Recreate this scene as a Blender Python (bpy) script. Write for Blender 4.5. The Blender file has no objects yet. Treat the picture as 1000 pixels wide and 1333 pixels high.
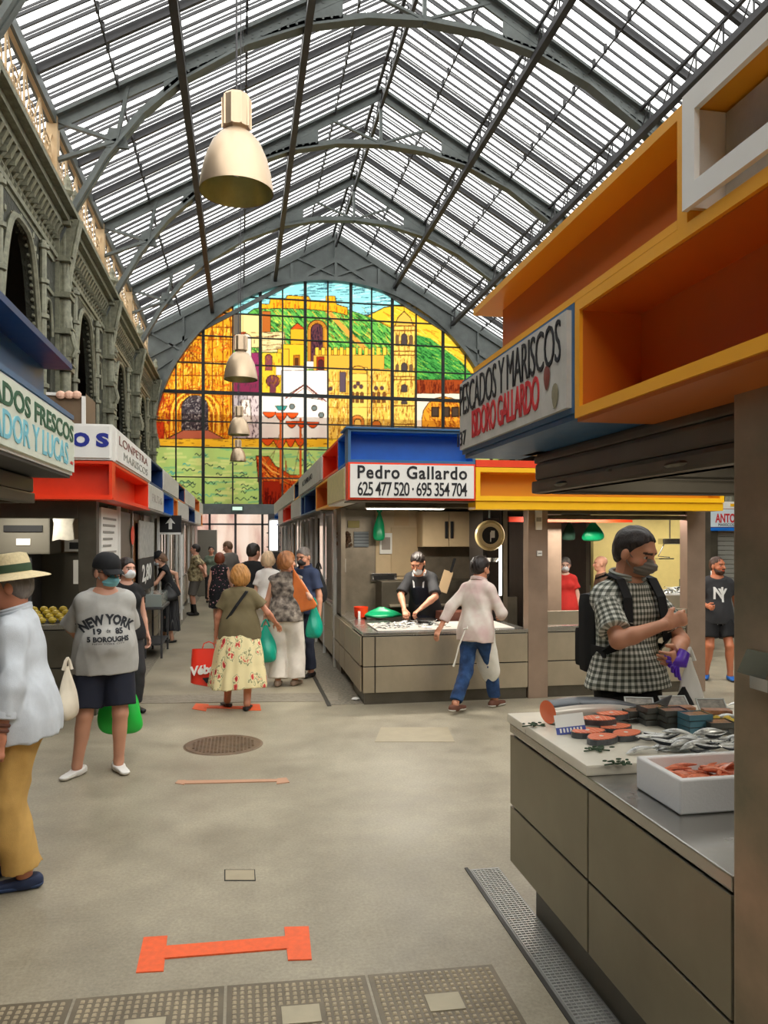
import bpy, bmesh, math, random
import numpy as np
from mathutils import Vector, Matrix, Quaternion
from mathutils.bvhtree import BVHTree
random.seed(7); RNG = np.random.default_rng(7)
S = bpy.context.scene; COL = S.collection
PI = math.pi; R = math.radians
# ------------------------------------------------------------ camera model (level view, yawed right of the aisle)
YAW = math.atan(.186); SA, CA = math.sin(YAW), math.cos(YAW); CZ = 1.85; HV = 700
def ray(u): t = (u-500)/1000; return (t*CA+SA, CA-t*SA)
def at_z(u, v, z=0.0):
    d = (CZ-z)*1000/(v-HV); a, b = ray(u); return Vector((a*d, b*d, z))
def at_y(u, v, Y):
    a, b = ray(u); d = Y/b; return Vector((a*d, Y, CZ-(v-HV)/1000*d))
def at_d(u, d, z=0.0):
    a, b = ray(u); return Vector((a*d, b*d, z))
def y_at(u, X):
    a, b = ray(u); return X*b/a
def proj(X, Y, Z):
    d = X*SA+Y*CA; return (500+1000*(X*CA-Y*SA)/d, HV-1000*(Z-CZ)/d)
# ------------------------------------------------------------ materials
MATS = {}
def lin(c):
    return tuple(((x/255)/12.92 if x/255 <= .04045 else ((x/255+.055)/1.055)**2.4) for x in c)
def mat(name, rgb, rough=.5, metal=0, var=0, scale=8, bump=0, bscale=40, stretch=None, spec=.5, emit=None, es=0, rgb2=None, alpha=None, trans=0, coat=0, attr=None, sheen=0):
    if name in MATS: return MATS[name]
    m = bpy.data.materials.new(name); m.use_nodes = True; nt = m.node_tree; N = nt.nodes; L = nt.links
    b = N['Principled BSDF']; c = lin(rgb)
    b.inputs['Base Color'].default_value = (*c, 1); b.inputs['Roughness'].default_value = rough; b.inputs['Metallic'].default_value = metal
    b.inputs['Specular IOR Level'].default_value = spec
    if coat: b.inputs['Coat Weight'].default_value = coat; b.inputs['Coat Roughness'].default_value = .15
    if trans: b.inputs['Transmission Weight'].default_value = trans
    if sheen: b.inputs['Sheen Weight'].default_value = sheen
    if alpha is not None: b.inputs['Alpha'].default_value = alpha
    if emit: b.inputs['Emission Color'].default_value = (*lin(emit), 1); b.inputs['Emission Strength'].default_value = es
    tc = N.new('ShaderNodeTexCoord'); mp = N.new('ShaderNodeMapping'); L.new(tc.outputs['Object'], mp.inputs['Vector'])
    if stretch: mp.inputs['Scale'].default_value = stretch
    if var or rgb2:
        n = N.new('ShaderNodeTexNoise'); n.inputs['Scale'].default_value = scale; n.inputs['Detail'].default_value = 6; n.inputs['Roughness'].default_value = .6
        L.new(mp.outputs['Vector'], n.inputs['Vector'])
        r = N.new('ShaderNodeValToRGB'); r.color_ramp.elements[0].position = .32; r.color_ramp.elements[1].position = .68
        L.new(n.outputs['Fac'], r.inputs['Fac'])
        c2 = lin(rgb2) if rgb2 else tuple(min(1, x*(1+var)) for x in c); c1 = c if rgb2 else tuple(x*(1-var) for x in c)
        r.color_ramp.elements[0].color = (*c1, 1); r.color_ramp.elements[1].color = (*c2, 1)
        L.new(r.outputs['Color'], b.inputs['Base Color'])
        mr = N.new('ShaderNodeMapRange'); mr.inputs['To Min'].default_value = max(0, rough-.08); mr.inputs['To Max'].default_value = min(1, rough+.08)
        L.new(n.outputs['Fac'], mr.inputs['Value']); L.new(mr.outputs['Result'], b.inputs['Roughness'])
    if attr:
        a = N.new('ShaderNodeAttribute'); a.attribute_name = attr
        L.new(a.outputs['Color'], b.inputs['Base Color'])
    if bump:
        n2 = N.new('ShaderNodeTexNoise'); n2.inputs['Scale'].default_value = bscale; n2.inputs['Detail'].default_value = 4
        L.new(mp.outputs['Vector'], n2.inputs['Vector']); bp = N.new('ShaderNodeBump'); bp.inputs['Strength'].default_value = bump; bp.inputs['Distance'].default_value = .01
        L.new(n2.outputs['Fac'], bp.inputs['Height']); L.new(bp.outputs['Normal'], b.inputs['Normal'])
    MATS[name] = m; return m
def N_(m, t, **kw):
    n = m.node_tree.nodes.new(t)
    for k, v in kw.items(): setattr(n, k, v)
    return n
def ramp_mat(name, texture, stops, rough=.6, scale=10, coord='Object', stretch=(1, 1, 1), metal=0, bump=0, detail=3, distort=0, interp='LINEAR', feature=None, randomness=1):
    if name in MATS: return MATS[name]
    m = bpy.data.materials.new(name); m.use_nodes = True; nt = m.node_tree; N = nt.nodes; L = nt.links; b = N['Principled BSDF']
    tc = N.new('ShaderNodeTexCoord'); mp = N.new('ShaderNodeMapping'); mp.inputs['Scale'].default_value = stretch
    if coord.startswith('@'):
        a = N.new('ShaderNodeAttribute'); a.attribute_name = coord[1:]; L.new(a.outputs['Vector'], mp.inputs['Vector'])
    else: L.new(tc.outputs[coord], mp.inputs['Vector'])
    t = N.new(texture); t.inputs['Scale'].default_value = scale
    if 'Detail' in t.inputs: t.inputs['Detail'].default_value = detail
    if distort and 'Distortion' in t.inputs: t.inputs['Distortion'].default_value = distort
    if feature: t.feature = feature
    L.new(mp.outputs['Vector'], t.inputs['Vector'])
    r = N.new('ShaderNodeValToRGB'); r.color_ramp.interpolation = interp
    e = r.color_ramp.elements
    stops = sorted(stops); e[0].position = stops[0][0]; e[0].color = (*lin(stops[0][1]), 1); e[1].position = stops[-1][0]; e[1].color = (*lin(stops[-1][1]), 1)
    for p, c in stops[1:-1]: x = e.new(p); x.color = (*lin(c), 1)
    out = t.outputs['Fac'] if 'Fac' in t.outputs else t.outputs['Distance']
    L.new(out, r.inputs['Fac']); L.new(r.outputs['Color'], b.inputs['Base Color'])
    b.inputs['Roughness'].default_value = rough; b.inputs['Metallic'].default_value = metal
    if bump:
        bp = N.new('ShaderNodeBump'); bp.inputs['Strength'].default_value = bump; bp.inputs['Distance'].default_value = .02
        L.new(out, bp.inputs['Height']); L.new(bp.outputs['Normal'], b.inputs['Normal'])
    MATS[name] = m; return m
# ------------------------------------------------------------ mesh builder
class MB:
    def __init__(s): s.v = []; s.f = []; s.mi = []
    def add(s, vs, fs, m=0):
        o = len(s.v); s.v += [tuple(x) for x in vs]; s.f += [tuple(i+o for i in f) for f in fs]; s.mi += [m]*len(fs); return s
    def box(s, x0, x1, y0, y1, z0, z1, m=0):
        return s.add([(x0, y0, z0), (x1, y0, z0), (x1, y1, z0), (x0, y1, z0), (x0, y0, z1), (x1, y0, z1), (x1, y1, z1), (x0, y1, z1)],
                     [(0, 3, 2, 1), (4, 5, 6, 7), (0, 1, 5, 4), (1, 2, 6, 5), (2, 3, 7, 6), (3, 0, 4, 7)], m)
    def bbox(s, x0, x1, y0, y1, z0, z1, b=.005, m=0):   # box with bevelled edges
        if x1 < x0: x0, x1 = x1, x0
        if y1 < y0: y0, y1 = y1, y0
        bm = bmesh.new(); bmesh.ops.create_cube(bm, size=1)
        for v in bm.verts: v.co = Vector(((x0+x1)/2+v.co.x*(x1-x0), (y0+y1)/2+v.co.y*(y1-y0), (z0+z1)/2+v.co.z*(z1-z0)))
        b = min(b, abs(x1-x0)*.45, abs(y1-y0)*.45, abs(z1-z0)*.45)
        bmesh.ops.bevel(bm, geom=bm.edges[:], offset=b, segments=2, affect='EDGES', profile=.7)
        s.bm(bm, m); return s
    def bm(s, bm, m=0):
        bm.verts.index_update(); s.add([v.co[:] for v in bm.verts], [[v.index for v in f.verts] for f in bm.faces], m); bm.free(); return s
    def obox(s, M, sx, sy, sz, m=0):   # box centred in matrix M
        vs = [M @ Vector((x*sx/2, y*sy/2, z*sz/2)) for x, y, z in ((-1, -1, -1), (1, -1, -1), (1, 1, -1), (-1, 1, -1), (-1, -1, 1), (1, -1, 1), (1, 1, 1), (-1, 1, 1))]
        return s.add(vs, [(0, 3, 2, 1), (4, 5, 6, 7), (0, 1, 5, 4), (1, 2, 6, 5), (2, 3, 7, 6), (3, 0, 4, 7)], m)
    def bar(s, p, q, w, h, up=(0, 0, 1), m=0):   # rectangular bar from p to q, w across, h along up
        p, q = Vector(p), Vector(q); d = q-p; l = d.length
        if l < 1e-6: return s
        d.normalize(); up = Vector(up)
        if abs(d.dot(up)) > .98: up = Vector((0, 1, 0))
        x = d.cross(up).normalized(); z = x.cross(d)
        M = Matrix.Translation((p+q)/2) @ Matrix((x, d, z)).transposed().to_4x4()
        return s.obox(M, w, l, h, m)
    def tube(s, pts, r, n=8, m=0, cap=True):
        pts = [Vector(p) for p in pts]; rs = r if hasattr(r, '__len__') else [r]*len(pts)
        vs = []; fs = []; prev = None
        for i, p in enumerate(pts):
            t = (pts[min(i+1, len(pts)-1)]-pts[max(i-1, 0)]).normalized()
            if prev is None:
                a = Vector((0, 0, 1)) if abs(t.z) < .9 else Vector((1, 0, 0)); x = t.cross(a).normalized()
            else: x = (prev-t*prev.dot(t)).normalized()
            prev = x; y = t.cross(x)
            for k in range(n): a = 2*PI*k/n; vs.append(p+(x*math.cos(a)+y*math.sin(a))*rs[i])
        for i in range(len(pts)-1):
            for k in range(n): fs.append((i*n+k, i*n+(k+1) % n, (i+1)*n+(k+1) % n, (i+1)*n+k))
        if cap: fs.append(tuple(range(n-1, -1, -1))); fs.append(tuple((len(pts)-1)*n+k for k in range(n)))
        return s.add(vs, fs, m)
    def lathe(s, prof, c=(0, 0, 0), n=24, m=0, M=None, sx=1, sy=1):
        c = Vector(c); vs = []; fs = []
        for (r, z) in prof:
            for k in range(n):
                a = 2*PI*k/n; p = Vector((r*math.cos(a)*sx, r*math.sin(a)*sy, z)); vs.append((M @ p if M else p)+c)
        for i in range(len(prof)-1):
            for k in range(n): fs.append((i*n+k, i*n+(k+1) % n, (i+1)*n+(k+1) % n, (i+1)*n+k))
        return s.add(vs, fs, m)
    def prism(s, poly, a, b, axis='y', m=0):  # poly of 2d points extruded from a to b along an axis
        def P(x, y, t): return {'y': (x, t, y), 'x': (t, x, y), 'z': (x, y, t)}[axis]
        n = len(poly); vs = [P(x, y, a) for x, y in poly]+[P(x, y, b) for x, y in poly]
        fs = [tuple(range(n)), tuple(range(2*n-1, n-1, -1))]+[(i, i+n, (i+1) % n+n, (i+1) % n) for i in range(n)]
        return s.add(vs, fs, m)
    def sphere(s, c, r, n=12, m=0, M=None):
        if not hasattr(r, '__len__'): r = (r, r, r)
        prof = [(math.sin(PI*i/(n//2)), -math.cos(PI*i/(n//2))) for i in range(n//2+1)]
        MM = (M or Matrix.Identity(3)) @ Matrix.Diagonal(Vector(r)); return s.lathe([(max(a, 1e-4), z) for a, z in prof], c, n, m, M=MM)
    def build(s, name, mats, parent=None, smooth=False, world=False, bevel=0, recalc=True):
        me = bpy.data.meshes.new(name); me.from_pydata(s.v, [], s.f)
        if not isinstance(mats, (list, tuple)): mats = [mats]
        for m in mats: me.materials.append(m)
        me.polygons.foreach_set('material_index', s.mi)
        if world and parent is not None:
            me.transform(parent_world(parent).inverted())
        if recalc:
            bm = bmesh.new(); bm.from_mesh(me); bmesh.ops.recalc_face_normals(bm, faces=bm.faces); bm.to_mesh(me); bm.free()
        if smooth:
            me.polygons.foreach_set('use_smooth', [True]*len(me.polygons))
            try: me.set_sharp_from_angle(angle=R(40))
            except Exception: pass
        me.update(); o = bpy.data.objects.new(name, me); COL.objects.link(o)
        if parent is not None: o.parent = parent
        if bevel:
            b = o.modifiers.new('b', 'BEVEL'); b.width = bevel; b.segments = 2; b.limit_method = 'ANGLE'
        return o
def parent_world(p):
    M = Matrix.Identity(4); q = p
    while q is not None: M = Matrix.LocRotScale(q.location, q.rotation_euler, q.scale) @ M; q = q.parent
    return M
def tag(o, label=None, cat=None, group=None, kind=None):
    if label: o['label'] = label
    if cat: o['category'] = cat
    if group: o['group'] = group
    if kind: o['kind'] = kind
    return o
def thing(name, label, cat, loc=(0, 0, 0), rz=0, group=None):
    o = bpy.data.objects.new(name, None); COL.objects.link(o); o.location = loc; o.rotation_euler = (0, 0, rz); o.empty_display_size = .1
    return tag(o, label, cat, group)
def copy_tree(o, loc=None, rot=None, scale=None, label=None, parent=None):
    c = o.copy(); COL.objects.link(c)
    if parent is not None: c.parent = parent
    if loc is not None: c.location = loc
    if rot is not None: c.rotation_euler = rot
    if scale is not None: c.scale = (scale,)*3 if not hasattr(scale, '__len__') else scale
    if label: c['label'] = label
    for ch in o.children: copy_tree(ch, parent=c)
    return c
def struct(mb, name, mats, parent=None, **kw):
    o = mb.build(name, mats, parent, **kw); o['kind'] = 'structure'; return o
def quat_frame(x, y, z, o):
    M = Matrix((Vector(x), Vector(y), Vector(z))).transposed().to_4x4(); M.translation = Vector(o); return M
def text_mesh(s, bold=0, space=1, extrude=0.0, res=3, shear=0):
    cu = bpy.data.curves.new('lettering', 'FONT'); cu.body = s; cu.align_x = 'CENTER'; cu.offset = bold; cu.space_character = space
    cu.extrude = extrude; cu.resolution_u = res; cu.shear = shear
    ob = bpy.data.objects.new('lettering', cu); COL.objects.link(ob); bpy.context.view_layer.update()
    dg = bpy.context.evaluated_depsgraph_get(); me = bpy.data.meshes.new_from_object(ob.evaluated_get(dg))
    bpy.data.objects.remove(ob); bpy.data.curves.remove(cu); return me
def text(name, s, m, parent, O, X, Z, w, h, bold=0, space=1, thick=.003, shear=0):
    """lettering centred at O, spanning w along unit X and h along unit Z, raised by thick towards X x Z reversed"""
    me = text_mesh(s, bold, space, .5, shear=shear); co = np.array([v.co[:] for v in me.vertices])
    lo, hi = co.min(0), co.max(0); c = (lo+hi)/2; X = Vector(X); Z = Vector(Z); Nn = X.cross(Z)
    for v in me.vertices:
        a = (v.co.x-c[0])/(hi[0]-lo[0])*w; b = (v.co.y-c[1])/(hi[1]-lo[1])*h; d = v.co.z*thick
        v.co = Vector(O)+X*a+Z*b+Nn*d
    me.materials.clear(); me.materials.append(m)
    if parent is not None: me.transform(parent_world(parent).inverted())
    o = bpy.data.objects.new(name, me); COL.objects.link(o)
    if parent is not None: o.parent = parent
    return o
# ------------------------------------------------------------ world, camera
w = bpy.data.worlds.new('overcast'); S.world = w; w.use_nodes = True
bg = w.node_tree.nodes['Background']; bg.inputs['Color'].default_value = (1, .975, .94, 1); bg.inputs['Strength'].default_value = 2.6
cam = bpy.data.cameras.new('camera'); co = bpy.data.objects.new('camera', cam); COL.objects.link(co); S.camera = co
co.location = (0, 0, CZ); co.rotation_euler = (R(90), 0, -YAW); cam.sensor_fit = 'VERTICAL'; cam.sensor_height = 36; cam.lens = 36*1000/1333
cam.shift_y = (HV-666.5)/1333; cam.clip_start = .05; cam.clip_end = 300
S.view_settings.view_transform = 'Standard'; S.view_settings.look = 'None'; S.view_settings.exposure = 0.5; S.view_settings.gamma = 1; S.view_settings.use_curve_mapping = False
S.cycles.max_bounces = 8; S.cycles.transparent_max_bounces = 12; S.cycles.sample_clamp_indirect = 6; S.cycles.use_denoising = True
S.cycles.caustics_reflective = False; S.cycles.caustics_refractive = False
# ------------------------------------------------------------ palette
iron = mat('grey_green_iron', (102, 108, 106), .45, .35, var=.18, scale=3, bump=.15)
irondk = mat('dark_iron', (70, 70, 72), .5, .3, var=.15, scale=4)
ochre = mat('ochre_lattice', (204, 176, 136), .6, 0, var=.12, scale=3)
castiron = ramp_mat('ornate_cast_iron', 'ShaderNodeTexVoronoi', [(0, (206, 200, 168)), (.3, (140, 138, 114)), (.6, (60, 62, 52))], rough=.5, scale=9, metal=.15, bump=.6)
castplain = mat('cast_iron_green', (134, 134, 114), .5, .2, var=.3, scale=10, bump=.3)
steel = mat('brushed_steel', (184, 172, 150), .36, .7, var=.12, scale=3, stretch=(1, 1, .6), bump=.03, bscale=30)
steelnr = mat('olive_steel', (136, 129, 110), .36, .6, var=.14, scale=2.2, bump=.03, bscale=30)
steeldk = mat('dark_steel', (100, 94, 82), .4, .7, var=.15, scale=4)
steeltop = mat('steel_worktop', (178, 176, 170), .25, .9, var=.08, scale=5)
dark = mat('shadow_gap', (24, 23, 22), .8)
white = mat('white_paint', (232, 230, 224), .55, var=.04, scale=4)
greysign = mat('weathered_sign', (196, 192, 182), .5, var=.12, scale=9)
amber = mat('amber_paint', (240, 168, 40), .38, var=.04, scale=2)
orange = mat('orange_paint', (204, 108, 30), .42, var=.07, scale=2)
redp = mat('red_orange_paint', (232, 62, 20), .4, var=.05)
blue = mat('blue_paint', (14, 104, 196), .4, var=.06)
navy = mat('navy_paint', (14, 52, 104), .42, var=.06)
steelblue = mat('steel_blue_paint', (52, 98, 140), .4, var=.08)
yellow = mat('yellow_paint', (250, 190, 20), .38, var=.03)
black = mat('black', (14, 14, 16), .6); blackink = mat('black_ink', (22, 22, 26), .6); redink = mat('red_ink', (196, 40, 44), .6)
beige = mat('beige_laminate', (196, 172, 134), .5, var=.05)
paper = mat('paper', (232, 230, 222), .8)
lampglow = mat('lamp_glow', (255, 250, 235), .5, emit=(255, 246, 226), es=9)
chrome = mat('chrome', (210, 210, 208), .16, 1)
glass = bpy.data.materials.new('clear_glass'); glass.use_nodes = True
_n = glass.node_tree.nodes; _l = glass.node_tree.links; _n.clear()
_o = _n.new('ShaderNodeOutputMaterial'); _t = _n.new('ShaderNodeBsdfTransparent'); _g = _n.new('ShaderNodeBsdfGlossy'); _m = _n.new('ShaderNodeMixShader'); _m.inputs[0].default_value = .05
_t.inputs[0].default_value = (.96, .97, .97, 1); _g.inputs['Roughness'].default_value = .05
_l.new(_t.outputs[0], _m.inputs[1]); _l.new(_g.outputs[0], _m.inputs[2]); _l.new(_m.outputs[0], _o.inputs[0])
# ------------------------------------------------------------ floor
def floor_material():
    m = bpy.data.materials.new('polished_concrete'); m.use_nodes = True; nt = m.node_tree; N = nt.nodes; L = nt.links; b = N['Principled BSDF']
    tc = N.new('ShaderNodeTexCoord')
    def noise(sc, det, ro=.6):
        n = N.new('ShaderNodeTexNoise'); n.inputs['Scale'].default_value = sc; n.inputs['Detail'].default_value = det; n.inputs['Roughness'].default_value = ro; L.new(tc.outputs['Object'], n.inputs['Vector']); return n
    a = noise(.9, 8); c = noise(60, 6, .7); e = noise(4, 6)
    r = N.new('ShaderNodeValToRGB'); r.color_ramp.elements[0].position = .3; r.color_ramp.elements[1].position = .72
    r.color_ramp.elements[0].color = (*lin((136, 127, 108)), 1); r.color_ramp.elements[1].color = (*lin((172, 163, 141)), 1); L.new(a.outputs['Fac'], r.inputs['Fac'])
    def mul(col, fac, lo, hi, f0=.35, f1=.65):
        mr = N.new('ShaderNodeMapRange'); mr.inputs['From Min'].default_value = f0; mr.inputs['From Max'].default_value = f1; mr.inputs['To Min'].default_value = lo; mr.inputs['To Max'].default_value = hi
        L.new(fac, mr.inputs['Value']); x = N.new('ShaderNodeMix'); x.data_type = 'RGBA'; x.blend_type = 'MULTIPLY'; x.inputs['Factor'].default_value = 1
        cc = N.new('ShaderNodeCombineColor'); [L.new(mr.outputs['Result'], cc.inputs[i]) for i in range(3)]
        L.new(col, x.inputs['A']); L.new(cc.outputs['Color'], x.inputs['B']); return x.outputs['Result']
    k = mul(r.outputs['Color'], c.outputs['Fac'], .82, 1.12); k = mul(k, e.outputs['Fac'], .9, 1.08); L.new(k, b.inputs['Base Color'])
    mr = N.new('ShaderNodeMapRange'); mr.inputs['To Min'].default_value = .28; mr.inputs['To Max'].default_value = .6; L.new(e.outputs['Fac'], mr.inputs['Value']); L.new(mr.outputs['Result'], b.inputs['Roughness'])
    bp = N.new('ShaderNodeBump'); bp.inputs['Strength'].default_value = .12; bp.inputs['Distance'].default_value = .004; L.new(c.outputs['Fac'], bp.inputs['Height']); L.new(bp.outputs['Normal'], b.inputs['Normal'])
    return m
concrete = floor_material()
struct(MB().box(-9, 18, -7, 28.4, -.2, 0), 'floor', concrete)
struct(MB().box(-12, 22, 28.4, 60, -.2, -.03), 'ground_outside', mat('outdoor_paving', (205, 190, 180), .8, var=.1))
stone = ramp_mat('drain_stone', 'ShaderNodeTexNoise', [(.3, (100, 94, 82)), (.7, (150, 141, 124))], scale=30, rough=.6)
t_ = MB()
def floor_quad(mb, pts, z=.003, m=0):
    vs = [Vector((p[0], p[1], z)) for p in pts]+[Vector((p[0], p[1], -.01)) for p in pts]; n = len(pts)
    mb.add(vs, [tuple(range(n)), tuple(range(2*n-1, n-1, -1))]+[(i, i+n, (i+1) % n+n, (i+1) % n) for i in range(n)], m)
# paving band beside the right row and a cross strip of old setts
b = MB(); floor_quad(b, [(.98, 8.45), (1.4, 8.45), (1.4, 27), (.98, 27)], .004); floor_quad(b, [(.93, 8.4), (.975, 8.4), (.975, 27), (.93, 27)], .0065, 1)
floor_quad(b, [(-1.25, 9), (-1.48, 9), (-1.48, 27), (-1.25, 27)], .004); struct(b, 'trim_1', [stone, mat('slot_dark', (60, 57, 50), .6)])
cob = ramp_mat('stone_setts', 'ShaderNodeTexVoronoi', [(0, (96, 90, 80)), (.5, (128, 120, 106)), (1, (140, 132, 116))], scale=14, rough=.55, bump=.3)
b = MB(); a0, a1 = at_z(180, 916), at_z(440, 913); a2, a3 = at_z(440, 902), at_z(180, 906); floor_quad(b, [a0, a1, a2, a3], .0055); struct(b, 'trim_2', cob)
# orange distancing marks painted on the floor
paint = mat('orange_floor_tape', (236, 96, 44), .5, var=.1, scale=30); paintold = mat('worn_orange_floor_tape', (226, 128, 84), .55, var=.15, scale=30)
def I_mark(pl, pm, pr, label, m):
    b = MB(); [floor_quad(b, [at_z(*q) for q in P], .0045+.0012*i) for i, P in enumerate((pl, pr, pm))]; tag(b.build('floor_marking', m), label, 'floor marking')
I_mark([(177, 1267), (213, 1265), (218, 1219), (187, 1221)], [(213, 1249), (214, 1233), (374, 1220), (376, 1236)], [(375, 1251), (406, 1250), (402, 1207), (370, 1208)], 'bold orange floor marking shaped like a letter I, in front near the iron covers', paint)
I_mark([(250, 923), (268, 926), (272, 917), (255, 916)], [(266, 922), (268, 919), (326, 920), (326, 923)], [(322, 925), (340, 925), (338, 917), (323, 917)], 'orange floor marking under the feet of the floral skirt woman', paint)
I_mark([(228, 1020), (240, 1022), (242, 1016), (232, 1016)], [(238, 1021), (240, 1017), (362, 1015), (362, 1018)], [(360, 1021), (377, 1019), (373, 1013), (361, 1014)], 'faded orange line on the concrete in front of the round manhole', mat('faded_tape', (186, 142, 112), .55))
# covers and grates
casting = ramp_mat('cast_cover', 'ShaderNodeTexChecker', [(0, (96, 88, 74)), (1, (140, 130, 110))], scale=1, rough=.45, metal=.4)
def grate(p, label, cell=.03):
    o = thing('cast_iron_cover', label, 'drain cover', (0, 0, 0), group='cast iron covers across the floor')
    b = MB(); floor_quad(b, p, .003); b.build('base_plate', gm1, o)
    P = [Vector((q[0], q[1], 0)) for q in p]; b = MB()
    def bil(s, t): return (P[0]*(1-s)+P[1]*s)*(1-t)+(P[3]*(1-s)+P[2]*s)*t
    nu = int((P[1]-P[0]).length/cell); nv = int((P[3]-P[0]).length/cell)
    for i in range(1, nu):
        for j in range(1, nv):
            s, t = i/nu, j/nv
            if .36 < s < .64 and .52 < t < .72: continue
            c = bil(s, t); h = cell*.30; b.add([(c.x-h, c.y-h, .003), (c.x+h, c.y-h, .003), (c.x+h, c.y+h, .003), (c.x-h, c.y+h, .003), (c.x-h*.6, c.y-h*.6, .008), (c.x+h*.6, c.y-h*.6, .008), (c.x+h*.6, c.y+h*.6, .008), (c.x-h*.6, c.y+h*.6, .008)],
                       [(4, 5, 6, 7), (0, 1, 5, 4), (1, 2, 6, 5), (2, 3, 7, 6), (3, 0, 4, 7)])
    b.build('tread_studs', gm2, o); b = MB(); q = [bil(.37, .53), bil(.63, .53), bil(.63, .71), bil(.37, .71)]; floor_quad(b, q, .007); b.build('name_plate', gm3, o)
gm1 = mat('cover_iron', (112, 102, 84), .45, .3, var=.2, scale=6); gm2 = mat('cover_stud', (168, 154, 126), .42, .15, var=.2, scale=6); gm3 = mat('cover_plate', (170, 160, 134), .5, .1, var=.1, scale=9)
y0 = at_z(320, 1281).y; yn = y0-.62
def gx(u, v=1281): return at_z(u, v).x
ang = -.012
xs = [gx(-60, 1311), gx(97, 1301), gx(294, 1284), gx(477, 1270), gx(642, 1256)]
ys = [at_z(0, 1308).y, at_z(97, 1301).y, at_z(294, 1284).y, at_z(477, 1270).y, at_z(642, 1256).y]
for i, lb in enumerate(['studded iron floor cover at the bottom left edge of the photo', 'studded iron floor cover with worn brown plate, below the orange marking',
                        'studded iron floor cover, middle one right of the worn brown one', 'studded iron floor cover nearest the fish counter']):
    g = .006; grate([(xs[i]+g, ys[i]-.62), (xs[i+1]-g, ys[i+1]-.62), (xs[i+1]-g, ys[i+1]), (xs[i]+g, ys[i])], lb)
c = at_z(291, 969.5); b = MB(); b.lathe([(.0, .004), (.3, .004), (.33, .006), (.335, .002), (.35, .0)], c, 40)
for i in range(-9, 10):
    for j in range(-9, 10):
        if i*i+j*j < 80: b.box(c.x+i*.032-.01, c.x+i*.032+.01, c.y+j*.032-.01, c.y+j*.032+.01, .003, .009)
tag(b.build('manhole_cover', mat('rusty_cover', (112, 92, 72), .5, .3, var=.25, scale=9)), 'round rusty manhole cover set in the concrete floor', 'manhole cover')
b = MB(); P = [at_z(488, 966), at_z(592, 966), at_z(583, 947), at_z(496, 947)]; floor_quad(b, P, .003); tag(b.build('access_hatch', mat('hatch_concrete', (164, 152, 126), .55, var=.08, scale=8)), 'square concrete-filled hatch in the floor before the corner stall', 'floor hatch')
b = MB(); floor_quad(b, [at_z(292, 1147), at_z(333, 1147), at_z(332, 1132), at_z(292, 1132)], .0015, 1); floor_quad(b, [at_z(293.5, 1146), at_z(331.5, 1146), at_z(331, 1133), at_z(293.5, 1133)], .003, 0)
tag(b.build('access_hatch', [MATS['hatch_concrete'], dark]), 'small rectangular hatch in the concrete, above the orange marking', 'floor hatch')
# ------------------------------------------------------------ roof
RX, RZ, SL, HW = 3.4, 13.0, .58, 6.6; BAY = 4.6; TY = [14.1, 18.7, 23.3, 9.5, 4.9, .3]; YE = 27.9; YB = -4.3
def rp(s, side, dz=0): return Vector((RX+side*s, 0, RZ-SL*s+dz))
ringlass = bpy.data.materials.new('roof_glass'); ringlass.use_nodes = True
_n = ringlass.node_tree.nodes; _l = ringlass.node_tree.links; _n.clear(); _o = _n.new('ShaderNodeOutputMaterial'); _t = _n.new('ShaderNodeBsdfTransparent'); _t.inputs[0].default_value = (.93, .95, .95, 1)
_g = _n.new('ShaderNodeBsdfGlossy'); _g.inputs['Roughness'].default_value = .3; _m = _n.new('ShaderNodeMixShader'); _m.inputs[0].default_value = .04
_l.new(_t.outputs[0], _m.inputs[1]); _l.new(_g.outputs[0], _m.inputs[2]); _l.new(_m.outputs[0], _o.inputs[0])
cr = bpy.data.objects.new('ceiling', None); COL.objects.link(cr); cr['kind'] = 'structure'
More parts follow.
